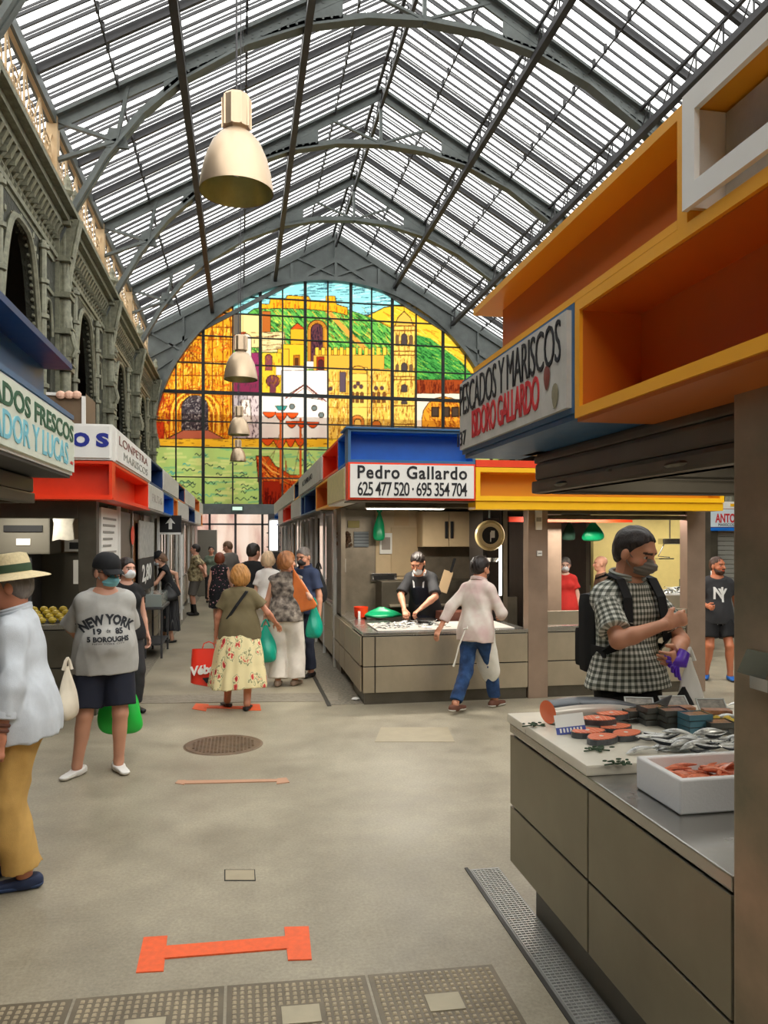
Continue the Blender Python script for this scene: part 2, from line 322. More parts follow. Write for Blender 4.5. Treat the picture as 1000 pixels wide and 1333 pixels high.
for side in (-1, 1):
    b = MB(); a, c = rp(0, side, .1), rp(7.2, side, .1); b.add([(a.x, YB, a.z), (a.x, YE, a.z), (c.x, YE, c.z), (c.x, YB, c.z)], [(0, 1, 2, 3)]); struct(b, 'glazing', ringlass, cr, recalc=False)
    b = MB(); y = 5.0; k_ = 0
    while y < YE:
        p, q = rp(0, side, .02), rp(6.9, side, .02); b.bar((p.x, y, p.z), (q.x, y, q.z), .028, .045)
        if k_ % 2 == 0: b.bar((p.x, y+.07, p.z+.12), (q.x, y+.07, q.z+.12), .018, .03)
        y += .2555; k_ += 1
    struct(b, 'glazing_bars', irondk, cr)
    b = MB(); y = YB+.2
    while y < YE:
        p, q = rp(.05, side, -.06), rp(6.7, side, -.06)
        if min(abs(y-t) for t in TY) > .3 and y > 5: b.bar((p.x, y, p.z), (q.x, y, q.z), .07, .13)
        y += BAY/3
    struct(b, 'rafters', irondk, cr)
    b = MB()
    for s in (1.15, 3.3, 5.5):
        p = rp(s, side, -.14); b.bar((p.x, 5, p.z), (p.x, YE, p.z), .025, .025)
        y = 5.1
        while y < YE: b.box(p.x-.025, p.x+.025, y-.03, y+.03, p.z-.02, p.z+.14); y += .46
    struct(b, 'clip_rods', irondk, cr)
    for s in (2.2, 4.4):
        b = MB(); p = rp(s, side, -.1); q = rp(s, side, -.58); b.bar((p.x, YB, p.z), (p.x, YE, p.z), .06, .06); b.bar((q.x, YB, q.z), (q.x, YE, q.z), .13, .13)
        y = 4.5; k = 0
        while y < YE-.3:
            b.bar((p.x, y, p.z), (q.x, y, q.z), .025, .025, (0, 1, 0)); b.bar((p.x, y, p.z), (q.x, y+.383, q.z), .02, .02); y += .767
        struct(b, 'purlin_girder', irondk, cr)
    b = MB(); e = rp(6.6, side, -.1); b.bar((e.x, YB, e.z), (e.x, YE, e.z), .16, .2); struct(b, 'eaves_beam', iron, cr)
b = MB()
for dx, dz in ((-.12, -.15), (.12, -.15), (0, -.5)): b.bar((RX+dx, YB, RZ+dz), (RX+dx, YE, RZ+dz), .07, .09)
y = 5
while y < YE-.5: b.bar((RX, y, RZ-.5), (RX, y+.3, RZ-.15), .03, .03); b.bar((RX, y+.3, RZ-.15), (RX, y+.6, RZ-.5), .03, .03); y += .6
struct(b, 'ridge_beam', irondk, cr)
ARC = [(0, 11.55), (1.1, 11.47), (2.2, 11.2), (3.3, 10.72), (4.4, 9.98), (5.1, 9.3), (5.7, 8.5), (6.2, 7.6), (6.5, 6.9)]
def arc_z(s): return float(np.interp(s, [a for a, _ in ARC], [z for _, z in ARC]))
tl = {14.1: 'arched iron roof truss nearest above the big pendant lamp', 18.7: 'arched iron roof truss, middle one of three before the stained glass', 23.3: 'arched iron roof truss closest to the stained glass gable'}
for Y in TY:
    if Y < 9: continue
    t = thing('roof_truss', tl.get(Y, 'arched iron roof truss overhead in front of all the others'), 'roof truss', (RX, Y, 6.9), group='arched iron trusses of the glass roof')
    b = MB()
    for side in (-1, 1):
        p, q = rp(0, side, -.08), rp(6.6, side, -.08); b.bar((p.x, Y, p.z), (q.x, Y, q.z), .24, .05); b.bar((p.x, Y, p.z-.12), (q.x, Y, q.z-.12), .05, .2)
    b.build('top_chord', iron, t, world=True)
    b = MB()
    for side in (-1, 1):
        for (s0, z0), (s1, z1) in zip(ARC[:-1], ARC[1:]):
            b.bar((RX+side*s0, Y, z0), (RX+side*s1, Y, z1), .22, .045); b.bar((RX+side*s0, Y, z0+.07), (RX+side*s1, Y, z1+.07), .04, .14)
    b.build('bottom_arch', iron, t, world=True)
    for side in (-1, 1):
        ss = np.linspace(1.55, 4.75, 9); poly = [(RX+side*s, arc_z(s)) for s in ss]+[(RX+side*s, RZ-SL*s-.1) for s in ss[::-1]]
        b = MB(); 
        n = len(ss)
        for i in range(n-1):
            P = [(RX+side*ss[i], arc_z(ss[i])), (RX+side*ss[i+1], arc_z(ss[i+1])), (RX+side*ss[i+1], max(arc_z(ss[i+1])+.02, RZ-SL*ss[i+1]-.1)), (RX+side*ss[i], RZ-SL*ss[i]-.1)]
            b.prism(P, Y-.02, Y+.02)
        for s in np.arange(1.6, 4.7, .16):      # rivets along both edges
            for z in (arc_z(s)+.12, RZ-SL*s-.2): b.box(RX+side*s-.02, RX+side*s+.02, Y-.035, Y-.02, z-.02, z+.02, 0)
        b.build('web_plate', iron, t, world=True)
    b = MB(); b.bar((RX, Y, RZ-.2), (RX, Y, 11.5), .07, .1, (0, 1, 0)); b.build('king_post', iron, t, world=True)
    for side in (-1, 1):
        b = MB()
        b.bar((RX, Y, 11.6), (RX+side*1.3, Y, RZ-SL*1.3-.15), .05, .07, (0, 1, 0))
        e = rp(6.55, side, -.15); m_ = (RX+side*5.55, Y, arc_z(5.55)+.1)
        b.bar((e.x, Y, e.z), m_, .06, .09, (0, 1, 0)); b.bar(m_, (RX+side*5.35, Y, RZ-SL*5.35-.12), .06, .09, (0, 1, 0)); b.bar((RX+side*6.6, Y, 8.35), m_, .06, .09, (0, 1, 0))
        b.prism([(m_[0]-.22, m_[2]-.12), (m_[0]+.22, m_[2]-.12), (m_[0]+.12, m_[2]+.22), (m_[0]-.12, m_[2]+.22)], Y-.03, Y+.03)
        b.build('struts', iron, t, world=True)
# ------------------------------------------------------------ clerestory lattice, left and right
for side, nm in ((-1, 'left'), (1, 'right')):
    X = RX+side*6.6
    wl = bpy.data.objects.new('wall_'+nm, None); COL.objects.link(wl); wl['kind'] = 'structure'
    b = MB()
    for Y in [4.9, 9.5, 14.1, 18.7, 23.3]:
        b.box(X-.09, X+.09, Y-.1, Y+.1, 7.5, 9.1); n = 5; w_ = BAY/n
        for i in range(n):
            a = Y+.05+i*w_; z0, z1 = 7.62, 8.98
            b.box(X-.012, X+.012, a-.022, a+.022, z0, z1); b.box(X-.03, X+.03, a, a+w_, 7.52, 7.62); b.box(X-.03, X+.03, a, a+w_, 8.96, 9.08); b.box(X-.012, X+.012, a, a+w_, 8.30, 8.34)
            c_ = (a+w_/2, 8.32)
            for (dy, dz) in ((-1, -1), (1, -1), (1, 1), (-1, 1)): b.bar((X, c_[0], c_[1]), (X, c_[0]+dy*w_*.5, c_[1]+dz*.65), .03, .02, (1, 0, 0))
            for rr in (.17, .3):
                for k in range(16):
                    a0, a1 = 2*PI*k/16, 2*PI*(k+1)/16; b.bar((X, c_[0]+rr*math.cos(a0), c_[1]+rr*math.sin(a0)), (X, c_[0]+rr*math.cos(a1), c_[1]+rr*math.sin(a1)), .025, .018, (1, 0, 0))
    struct(b, 'clerestory_lattice', ochre, wl)
    ys_cols = [9.5, 14.1, 18.7, 23.3, 27.75]
    # cornice mouldings and frieze corbels
    b = MB(); sd = -side
    for (d0, d1, z0, z1) in ((0, .42, 7.38, 7.46), (0, .34, 7.46, 7.52), (0, .30, 7.28, 7.38), (0, .2, 7.18, 7.28), (0, .12, 6.62, 6.7), (0, .08, 6.55, 6.62)):
        b.box(min(X, X+sd*d1), max(X, X+sd*d1), 5, YE, z0, z1)
    struct(b, 'cornice', castplain, wl)
    b = MB(); y = 6.0
    while y < YE-.2:
        prof = [(0, 6.7), (.06, 6.7), (.1, 6.8), (.05, 6.92), (.12, 7.02), (.2, 7.18), (0, 7.18)]
        b.prism([(X+sd*px, pz) for px, pz in prof], y-.045, y+.045)
        b.box(min(X+sd*.0, X+sd*.16), max(X, X+sd*.16), y+.07, y+.1, 6.95, 7.0); y += .2
    struct(b, 'frieze_corbels', castplain, wl)
    # arcade panels
    def arch_pts(yc, hw, zb, zs, zt, n=10):
        L_ = [(yc-hw, zb), (yc-hw, zs)]
        for i in range(1, n+1):
            f = i/n; L_.append((yc-hw*(1-f**1.0)**.55 if f < 1 else yc, zs+(zt-zs)*math.sin(f*PI/2)**.9))
        Rr = [(2*yc-a, z) for a, z in L_[::-1][1:]]; return L_+Rr
    for i in range(4):
        Y0, Y1 = ys_cols[i], ys_cols[i+1]; yc = (Y0+Y1)/2; big = arch_pts(yc, .98, 2.2, 4.9, 6.38); sm = [arch_pts(yc+s_*1.55, .27, 2.2, 5.2, 5.75, 6) for s_ in (-1, 1)]
        cu = bpy.data.curves.new('arcade_panel', 'CURVE'); cu.dimensions = '2D'; cu.fill_mode = 'BOTH'; cu.extrude = .07
        for pts in ([(Y0, 2.0), (Y1, 2.0), (Y1, 6.6), (Y0, 6.6)], big, *sm):
            sp = cu.splines.new('POLY'); sp.points.add(len(pts)-1); sp.use_cyclic_u = True
            for k, (py, pz) in enumerate(pts): sp.points[k].co = (py, pz, 0, 1)
        ob = bpy.data.objects.new('t', cu); COL.objects.link(ob); bpy.context.view_layer.update(); me = bpy.data.meshes.new_from_object(ob.evaluated_get(bpy.context.evaluated_depsgraph_get())); bpy.data.objects.remove(ob)
        me.transform(quat_frame((0, 1, 0), (0, 0, 1), (1, 0, 0), (X, 0, 0))); me.materials.clear(); me.materials.append(castiron); o = bpy.data.objects.new('arcade_panel', me); COL.objects.link(o); o.parent = wl; o['kind'] = 'structure'
        b = MB()
        def on(py, pz, off=.1): return (X+sd*off, py, pz)
        for pts, r_ in ((big[1:-1], .05), (sm[0][1:-1], .03), (sm[1][1:-1], .03)):
            b.tube([on(*p) for p in pts], r_, 6)
            inner = []
            for (p0, p1) in zip(pts[:-1], pts[1:]):
                l = math.dist(p0, p1); n = max(1, int(l/.09))
                for k in range(n): inner.append((p0[0]+(p1[0]-p0[0])*k/n, p0[1]+(p1[1]-p0[1])*k/n))
            cy = sum(p[0] for p in pts)/len(pts)
            for (py, pz) in inner: b.sphere(on(py+(cy-py)*.03, pz-.01, .04), .035, 6)   # scalloped lobes
        for pts, r_ in ((big, .0), ): 
            for sgn in (-1, 1):
                x = yc+sgn*.98; z = 2.2
                while z < 4.9: b.sphere(on(x-sgn*.01, z, .04), .035, 6); z += .09
        for sgn in (-1, 1):
            yy = yc+sgn*1.13; b.tube([on(yy, 2.0, .12), on(yy, 6.55, .12)], .055, 8)      # slim shafts with rings
            for z in np.arange(2.6, 6.6, .55): b.lathe([(.05, -.05), (.095, -.03), (.095, .03), (.05, .05)], on(yy, z, .12), 8)
            b.box(min(X, X+sd*.11), max(X, X+sd*.11), min(yc+sgn*1.2, yc+sgn*1.9), max(yc+sgn*1.2, yc+sgn*1.9), 5.9, 5.96); b.box(min(X, X+sd*.11), max(X, X+sd*.11), min(yc+sgn*1.2, yc+sgn*1.9), max(yc+sgn*1.2, yc+sgn*1.9), 6.48, 6.55)
        struct(b, 'arch_moulding', castplain, wl, smooth=True)
        b = MB()
        for q in range(60):
            a = yc+random.uniform(-1.05, 1.05); z = random.uniform(5.6, 6.5)
            if abs(a-yc) < .98 and z < 6.4*math.cos((a-yc)/2.2): continue
            b.sphere(on(a, z, .07), (.03, random.uniform(.03, .07), random.uniform(.03, .07)), 6)
        struct(b, 'spandrel_ornament', castplain, wl)
    for Y in ys_cols:
        b = MB(); b.box(X-.14, X+.14, Y-.16, Y+.16, 0, 7.4)
        b.tube([(X+sd*.2, Y, 0), (X+sd*.2, Y, 7.3)], .1, 10)
        for z in np.arange(2.9, 7.3, .62): b.box(min(X-sd*.16, X+sd*.32), max(X-sd*.16, X+sd*.32), Y-.2, Y+.2, z-.035, z+.035); b.box(min(X-sd*.16, X+sd*.35), max(X-sd*.16, X+sd*.35), Y-.13, Y+.13, z+.05, z+.08)
        # bracket carrying the foot of the truss
        P = [(.1, 4.9), (.30, 4.98), (.34, 5.1), (.25, 5.45), (.20, 5.9), (.24, 6.4), (.33, 6.9), (.42, 7.35), (.1, 7.35)]
        b.prism([(X+sd*a, z) for a, z in P], Y-.09, Y+.09)
        b.tube([(X+sd*(a+.03), Y, z) for a, z in P[1:-1]], .055, 8)
        
        struct(b, 'iron_pier', castplain, wl, smooth=True)
        b = MB()
        for dy in (-.3, .3): b.lathe([(.03, 7.52), (.08, 7.56), (.04, 7.62), (.1, 7.72), (.05, 7.84), (.07, 7.9), (.01, 8.02)], (X+sd*.3, Y+dy, 0), 8)
        struct(b, 'finial', castplain, wl, smooth=True)
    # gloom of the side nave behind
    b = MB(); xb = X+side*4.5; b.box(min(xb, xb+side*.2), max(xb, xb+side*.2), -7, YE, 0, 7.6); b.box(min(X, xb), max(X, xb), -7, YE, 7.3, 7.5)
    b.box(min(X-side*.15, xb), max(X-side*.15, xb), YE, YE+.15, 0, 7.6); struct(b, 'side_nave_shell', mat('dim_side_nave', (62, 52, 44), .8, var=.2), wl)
b = MB(); b.box(-8, 15, -7.2, -7, 0, 7.5); struct(b, 'wall_back', mat('back_wall', (150, 140, 125), .8, var=.1))
# ------------------------------------------------------------ gable wall with stained glass
gw = bpy.data.objects.new('wall_end', None); COL.objects.link(gw); gw['kind'] = 'structure'
WR = 6.38; WCX = 3.3; WCZ = 4.85; WB = 3.05; WXR = 8.0
cu = bpy.data.curves.new('g', 'CURVE'); cu.dimensions = '2D'; cu.fill_mode = 'BOTH'; cu.extrude = .12
outer = [(-3.5, WB-.35), (-3.5, 9.1), (RX, RZ+.05), (10.3, 9.1), (10.3, WB-.35)]
hole = [(WCX-WR, WB)]+[(WCX-WR*math.cos(PI*i/48), WCZ+WR*math.sin(PI*i/48)) for i in range(49)]+[(WCX+WR, WB)]
for pts in (outer, hole):
    sp = cu.splines.new('POLY'); sp.points.add(len(pts)-1); sp.use_cyclic_u = True
    for k, p in enumerate(pts): sp.points[k].co = (*p, 0, 1)
ob = bpy.data.objects.new('t', cu); COL.objects.link(ob); bpy.context.view_layer.update(); me = bpy.data.meshes.new_from_object(ob.evaluated_get(bpy.context.evaluated_depsgraph_get())); bpy.data.objects.remove(ob)
me.transform(quat_frame((1, 0, 0), (0, 0, 1), (0, -1, 0), (0, YE+.15, 0))); me.materials.clear(); me.materials.append(iron); o = bpy.data.objects.new('gable_plate', me); COL.objects.link(o); o.parent = gw; o['kind'] = 'structure'
b = MB()
def ga(th, r): return (WCX-r*math.cos(th), YE, WCZ+r*math.sin(th))
for i in range(48):
    a0, a1 = PI*i/48, PI*(i+1)/48
    b.bar(ga(a0, WR+.05), ga(a1, WR+.05), .16, .3, (0, 1, 0)); 
for side in (-1, 1):
    for dz, h in ((-.15, .2), (-1.0, .14)): p, q = rp(0, side, dz), rp(6.7, side, dz); b.bar((p.x, YE, p.z), (q.x, YE, q.z), .1, h)
    for s in (1.6, 2.3, 4.4): 
        x = RX+side*s; zt = RZ-SL*s-.3; zb = WCZ+math.sqrt(max(.1, WR**2-(x-WCX)**2)); b.bar((x, YE, zb), (x, YE, zt), .1, .08, (0, 1, 0))
    b.bar((RX, YE, 11.4), (RX+side*1.5, YE, 12.0), .06, .08, (0, 1, 0))
    x5 = RX+side*5.4; b.bar((x5, YE, 8.4), (RX+side*6.5, YE, 9.0), .07, .1, (0, 1, 0)); b.bar((x5, YE, 8.4), (RX+side*6.5, YE, 7.6), .07, .1, (0, 1, 0)); b.bar((x5, YE, 8.4), (x5, YE, 9.6), .07, .1, (0, 1, 0))
b.bar((RX, YE, 11.2), (RX, YE, RZ-.1), .1, .12, (0, 1, 0)); b.box(-3.4, 10.2, YE-.1, YE+.2, WB-.36, WB)
struct(b, 'gable_ribs', iron, gw)
exec_stained = True
# ------------------------------------------------------------ stained glass: a town on a bay, painted as glass colours on a fine grid
GU0, GU1, GV0, GV1 = 190, 690, 360, 664; SS = 2
W_, H_ = (GU1-GU0)*SS, (GV1-GV0)*SS
img = np.zeros((H_, W_, 3)); img[:] = (60, 60, 60)
yy_, xx_ = np.mgrid[0:H_, 0:W_]; UU = GU0+xx_/SS; VV = GV0+yy_/SS
g_rng = np.random.default_rng(11)
def inside(poly):
    m = np.zeros((H_, W_), bool); n = len(poly)
    for i in range(n):
        x1, y1 = poly[i]; x2, y2 = poly[(i+1) % n]
        if y1 == y2: continue
        c = ((y1 > VV) != (y2 > VV)) & (UU < (x2-x1)*(VV-y1)/(y2-y1)+x1); m ^= c
    return m
def near_line(pts, w):
    m = np.zeros((H_, W_), bool)
    for (x1, y1), (x2, y2) in zip(pts[:-1], pts[1:]):
        bx0, bx1 = int((min(x1, x2)-w-GU0)*SS)-1, int((max(x1, x2)+w-GU0)*SS)+2; by0, by1 = int((min(y1, y2)-w-GV0)*SS)-1, int((max(y1, y2)+w-GV0)*SS)+2
        bx0, by0 = max(bx0, 0), max(by0, 0)
        if bx1 <= bx0 or by1 <= by0: continue
        U = UU[by0:by1, bx0:bx1]; V = VV[by0:by1, bx0:bx1]; dx, dy = x2-x1, y2-y1; L2 = dx*dx+dy*dy+1e-9
        t = np.clip(((U-x1)*dx+(V-y1)*dy)/L2, 0, 1); m[by0:by1, bx0:bx1] |= (U-x1-t*dx)**2+(V-y1-t*dy)**2 < (w/2)**2
    return m
INK = (48, 34, 22)
def fill(poly, c, ink=.9, j=0):
    m = inside(poly); img[m] = c
    if ink: img[near_line(poly+[poly[0]], ink)] = INK
    return m
def line(pts, c=INK, w=.7): img[near_line(pts, w)] = c
def hatch(poly, c, n, L=6, ang=0, w=.6, jit=.3):
    m0 = inside(poly); xs = [p[0] for p in poly]; ys = [p[1] for p in poly]
    for _ in range(n):
        x = g_rng.uniform(min(xs), max(xs)); y = g_rng.uniform(min(ys), max(ys)); i, j = int((y-GV0)*SS), int((x-GU0)*SS)
        if not (0 <= i < H_ and 0 <= j < W_) or not m0[i, j]: continue
        a = ang+g_rng.uniform(-jit, jit); l = L*g_rng.uniform(.5, 1.3)
        img[near_line([(x, y), (x+l*math.cos(a), y+l*math.sin(a))], w) & m0] = c
def rect(x0, y0, x1, y1): return [(x0, y0), (x1, y0), (x1, y1), (x0, y1)]
def archp(x0, x1, yt, yb, n=8): c = (x0+x1)/2; r = (x1-x0)/2; return [(x0, yb)]+[(c-r*math.cos(PI*i/n), yt+r-r*math.sin(PI*i/n)) for i in range(n+1)]+[(x1, yb)]
# sky, hills
fill(rect(190, 360, 690, 470), (142, 216, 214), 0); hatch(rect(190, 360, 690, 430), (62, 96, 112), 520, 14, -.05, .8, .12); hatch(rect(190, 360, 690, 430), (200, 236, 228), 250, 12, -.1, .9, .15)
H2 = [(470, 415), (500, 400), (530, 395), (560, 402), (600, 430), (690, 480), (690, 520), (470, 500)]
fill(H2, (232, 190, 52)); hatch(H2, (176, 100, 26), 330, 12, .5, .7); hatch(H2, (250, 222, 96), 200, 12, .45, .9)
H3 = [(520, 430), (560, 440), (600, 470), (625, 500), (520, 500)]; fill(H3, (70, 150, 66), 0); hatch(H3, (18, 60, 28), 330, 9, .6); hatch(H3, (168, 200, 70), 120, 9, .5)
H1 = [(300, 425), (330, 402), (352, 398), (400, 394), (450, 402), (480, 412), (515, 430), (530, 470), (530, 500), (340, 500), (300, 470)]
fill(H1, (96, 172, 74)); hatch(H1, (22, 66, 30), 900, 10, .75, .75, .25); hatch(H1, (206, 220, 84), 330, 10, .8, .7, .25); hatch(H1, (236, 178, 60), 90, 10, .8, .9, .2)
pth = [(420, 398), (450, 430), (480, 458)]; line(pth, (222, 156, 66), 6); hatch(rect(415, 395, 485, 462), (150, 84, 34), 50, 7, .8)
# fortress on the hill
F = [(336, 402), (338, 395), (350, 396), (352, 388), (372, 388), (374, 384), (402, 386), (404, 392), (424, 393), (424, 385), (436, 385), (438, 396), (452, 400), (452, 410), (436, 406), (400, 402), (366, 401)]
fill(F, (238, 170, 34)); hatch(F, (190, 92, 22), 120, 6, PI/2, .7)
for x in (356, 372, 388, 404, 428, 444): line([(x, 388), (x, 403)], (150, 70, 20), .7)
# far left: ornate church front
A = [(190, 700), (190, 500), (205, 470), (235, 430), (262, 408), (304, 396), (304, 571), (190, 571)]
fill(A, (226, 156, 36)); hatch(A, (140, 68, 20), 1500, 9, PI/2, .8, .18); hatch(A, (250, 206, 84), 700, 8, PI/2, .8, .3); hatch(A, (206, 92, 26), 350, 10, 0, 1.0, .5)
for y in (425, 441, 470, 488, 512): line([(196, y), (303, y+1)], (120, 60, 18), 1.2)
for x in (238, 250, 276, 290, 300): line([(x, 412), (x, 568)], (132, 66, 18), 1.1)
for dx in (0, 8, 16): line([(222+dx, 470), (240+dx*.5, 450), (262-dx, 472)], (112, 52, 18), 1)
for k in range(5): line(archp(220+k*3.0, 288-k*3.4, 505+k*3.2, 560), (246, 198, 70) if k % 2 else (150, 76, 24), 1.4)
D = archp(236, 271, 514, 562); fill(D, (66, 58, 60)); hatch(D, (176, 166, 158), 150, 3, .5, .6, 2); hatch(D, (28, 26, 32), 150, 3, .5, .7, 2)
fill([(216, 571), (238, 560), (272, 560), (292, 571)], (176, 96, 70)); fill(rect(190, 549, 214, 571), (196, 62, 28)); hatch(rect(190, 500, 222, 571), (150, 44, 24), 130, 8, PI/2, .9)
# cream panel, wreck of walls, statue column
fill(rect(304, 409, 341, 452), (240, 216, 140)); fill(rect(341, 432, 370, 458), (236, 214, 150)); hatch(rect(325, 430, 372, 458), (120, 90, 60), 40, 12, 0, .6, .05)
fill(rect(304, 432, 320, 455), (170, 66, 30)); fill(rect(326, 459, 340, 500), (142, 52, 92)); fill(rect(304, 490, 340, 514), (124, 44, 72)); fill(rect(304, 514, 322, 570), (172, 160, 158)); fill(rect(322, 514, 340, 570), (206, 190, 186))
hatch(rect(304, 440, 340, 570), (70, 52, 58), 130, 5, PI/2, .7, .4); fill(archp(313, 327, 434, 465), (234, 220, 196)); fill([(314, 520), (325, 520), (328, 552), (312, 552)], (232, 222, 206)); hatch([(312, 518), (327, 518), (327, 552), (312, 552)], (90, 60, 50), 26, 5, 1.4)
# central houses
fill(rect(304, 409, 312, 436), (96, 90, 80)); fill(rect(341, 405, 352, 432), (178, 98, 40))
fill([(378, 428), (387, 420), (397, 428)], (206, 80, 30)); fill(rect(378, 428, 398, 448), (232, 168, 40)); fill(rect(366, 448, 398, 478), (240, 186, 44)); fill(rect(361, 454, 376, 478), (236, 180, 50)); fill(rect(382, 462, 390, 476), (176, 104, 30)); fill(rect(384, 466, 388, 476), (90, 50, 24), .4)
fill(rect(341, 459, 366, 514), (238, 190, 52)); fill(archp(345, 354, 461, 482), (130, 66, 74)); C_ = [(355+9*math.cos(a), 496+8*math.sin(a)) for a in np.linspace(0, 2*PI, 14)[:-1]]; fill(C_, (110, 58, 66)); fill(rect(351, 498, 359, 514), (110, 58, 66)); hatch(rect(341, 459, 366, 514), (168, 106, 34), 60, 5, PI/2, .5)
fill(archp(400, 426, 416, 470), (222, 160, 48)); fill(archp(405, 420, 421, 470), (96, 56, 62)); hatch(archp(404, 421, 421, 470), (40, 30, 42), 60, 6, PI/2, .8)
for k in range(3): line(archp(401+k*1.6, 425-k*1.6, 417+k*1.6, 470), (130, 70, 30), .7)
fill(rect(359, 476, 397, 488), (226, 214, 204)); fill(rect(397, 470, 422, 480), (234, 222, 206)); fill(rect(410, 455, 450, 485), (226, 164, 42))
for x in range(410, 500, 8): fill(rect(x, 452, x+5, 462), (238, 196, 66), .7)
fill(rect(408, 462, 500, 488), (224, 168, 60)); fill(rect(412, 464, 422, 486), (150, 50, 30)); fill(archp(414, 421, 468, 486), (80, 40, 40))
fill(rect(340, 514, 366, 570), (232, 226, 212)); fill(rect(366, 482, 426, 570), (238, 234, 222)); fill([(374, 514), (396, 500), (420, 520)], (238, 234, 222)); line([(372, 518), (397, 500), (424, 522)], (120, 50, 44), 1.5); line([(376, 519), (397, 503.5), (420, 522)], (150, 80, 60), .8)
for (x, y) in ((380, 529), (409, 531), (418, 540)): fill([(x+3.6*math.cos(a), y+3.6*math.sin(a)) for a in np.linspace(0, 2*PI, 10)[:-1]], (110, 120, 116))
# right of centre: long church with towers
Cb = rect(426, 480, 512, 575); fill(Cb, (232, 186, 78)); hatch(Cb, (150, 96, 34), 520, 6, PI/2, .65, .2); hatch(Cb, (250, 220, 130), 260, 6, PI/2, .7, .3)
fill(rect(454, 478, 478, 574), (238, 200, 96)); fill(archp(454, 478, 476, 486), (230, 170, 60))
for (x, y) in ((462, 503), (470, 503), (466, 499), (430, 506), (489, 505), (497, 505)): fill([(x+2.6*math.cos(a), y+2.8*math.sin(a)) for a in np.linspace(0, 2*PI, 9)[:-1]], (92, 66, 66), .4)
for x in (459, 465, 471, 486, 493, 500): fill(archp(x-2, x+2, 510, 524), (120, 76, 40), .4)
for x in (440, 452, 480, 508): line([(x, 484), (x, 575)], (128, 80, 30), 1.0)
for y in (496, 512, 530, 552): line([(427, y), (512, y)], (132, 84, 34), .9)
fill(archp(456, 474, 540, 572), (202, 120, 50)); fill(archp(461, 470, 545, 572), (236, 190, 90)); fill(rect(442, 484, 450, 510), (92, 76, 84), .5); fill(archp(484, 496, 547, 572), (196, 110, 44))
T = rect(512, 424, 540, 575); fill(T, (236, 200, 92)); hatch(T, (150, 100, 40), 300, 6, PI/2, .6, .15); fill([(514, 424), (518, 413), (526, 405), (534, 413), (538, 424)], (228, 178, 74)); line([(526, 405), (526, 398)], INK, 1)
for y in (424, 430, 457, 462, 490, 494, 520, 528, 552): line([(510, y), (542, y)], (120, 74, 30), 1.1)
for (y0, y1) in ((434, 450), (472, 484), (500, 510), (520, 526)): fill(archp(522, 530, y0, y1), (74, 64, 60), .5)
for (y0, y1) in ((434, 450), (472, 484)): fill(archp(515, 519, y0+2, y1), (110, 84, 60), .4); fill(archp(533, 537, y0+2, y1), (110, 84, 60), .4)
# right: roofs and a white hall with an arched door
R1 = rect(542, 494, 690, 512); fill(R1, (150, 66, 30)); hatch(R1, (96, 34, 18), 240, 8, PI/2, .8, .1); fill(rect(542, 512, 690, 575), (232, 214, 190)); AR = archp(549, 607, 516, 575); fill(AR, (222, 150, 44)); hatch(AR, (140, 66, 22), 260, 6, 1.2, .8, .6)
for x in (562, 576, 588): fill(rect(x, 530, x+9, 542), (70, 56, 44), 1.2)
# quay, bay, waves
Q = rect(190, 571, 690, 582); fill(Q, (236, 186, 48)); hatch(Q, (148, 106, 34), 130, 6, 0, .7, .1)
Sx = rect(190, 582, 690, 664); fill(Sx, (176, 212, 122), 0); hatch(Sx, (206, 226, 140), 200, 20, 0, 3, .1); hatch(Sx, (132, 196, 134), 130, 16, 0, 2.2, .15)
for _ in range(150):
    x, y = g_rng.uniform(195, 600), g_rng.uniform(590, 662); n = g_rng.integers(1, 3); s = g_rng.uniform(2.5, 5.5); c = (40, 66, 60) if g_rng.random() < .75 else (60, 168, 176)
    for k in range(n): line([(x+s*(k*2+q/4)*1.0, y+1.6*math.sin(PI*q/4)*(-1)) for q in range(0, 9)], c, .9)
# the ship
hull = [(333, 593), (350, 594), (358, 606), (378, 618), (396, 618), (412, 608), (408, 650), (395, 660), (342, 660), (336, 625)]
fill(hull, (196, 78, 30)); hatch(hull, (116, 34, 18), 260, 8, PI/2, .8, .3); hatch(hull, (236, 150, 56), 110, 9, .7, 1, .3); line([(336, 596), (352, 612), (380, 625), (400, 624)], (246, 176, 80), 2); line([(338, 602), (352, 619), (380, 632), (402, 630)], (90, 30, 14), 1.2); fill(rect(342, 626, 366, 658), (150, 40, 22)); hatch(rect(344, 634, 364, 658), (90, 20, 14), 50, 9, PI/2, .9, .1)
line([(365, 540), (365, 628)], (200, 96, 40), 2.6); line([(391, 545), (391, 628)], (206, 90, 36), 2.8); line([(372, 600), (372, 626)], (176, 80, 36), 1.6)
def sail(x0, x1, y, d): fill([(x0, y)]+[(x0+(x1-x0)*i/8, y+2+d*math.sin(PI*i/8)) for i in range(9)]+[(x1, y)], (220, 84, 34), .8)
for a in ((342, 359, 536, 6), (358, 374, 537, 9), (373, 388, 537, 6), (372, 387, 548, 7), (386, 399, 548, 7), (399, 415, 549, 6), (340, 356, 571, 7), (356, 372, 572, 10), (372, 384, 571, 9), (384, 397, 571, 8)): sail(*a)
for a in ((365, 575, 345, 604), (391, 560, 408, 612), (365, 575, 378, 626), (391, 575, 380, 628), (391, 575, 415, 605), (365, 560, 352, 606)): line([(a[0], a[1]), (a[2], a[3])], (120, 100, 60), .6)
fill([(358, 528), (374, 528), (370, 534), (362, 534)], (60, 140, 130), .6)
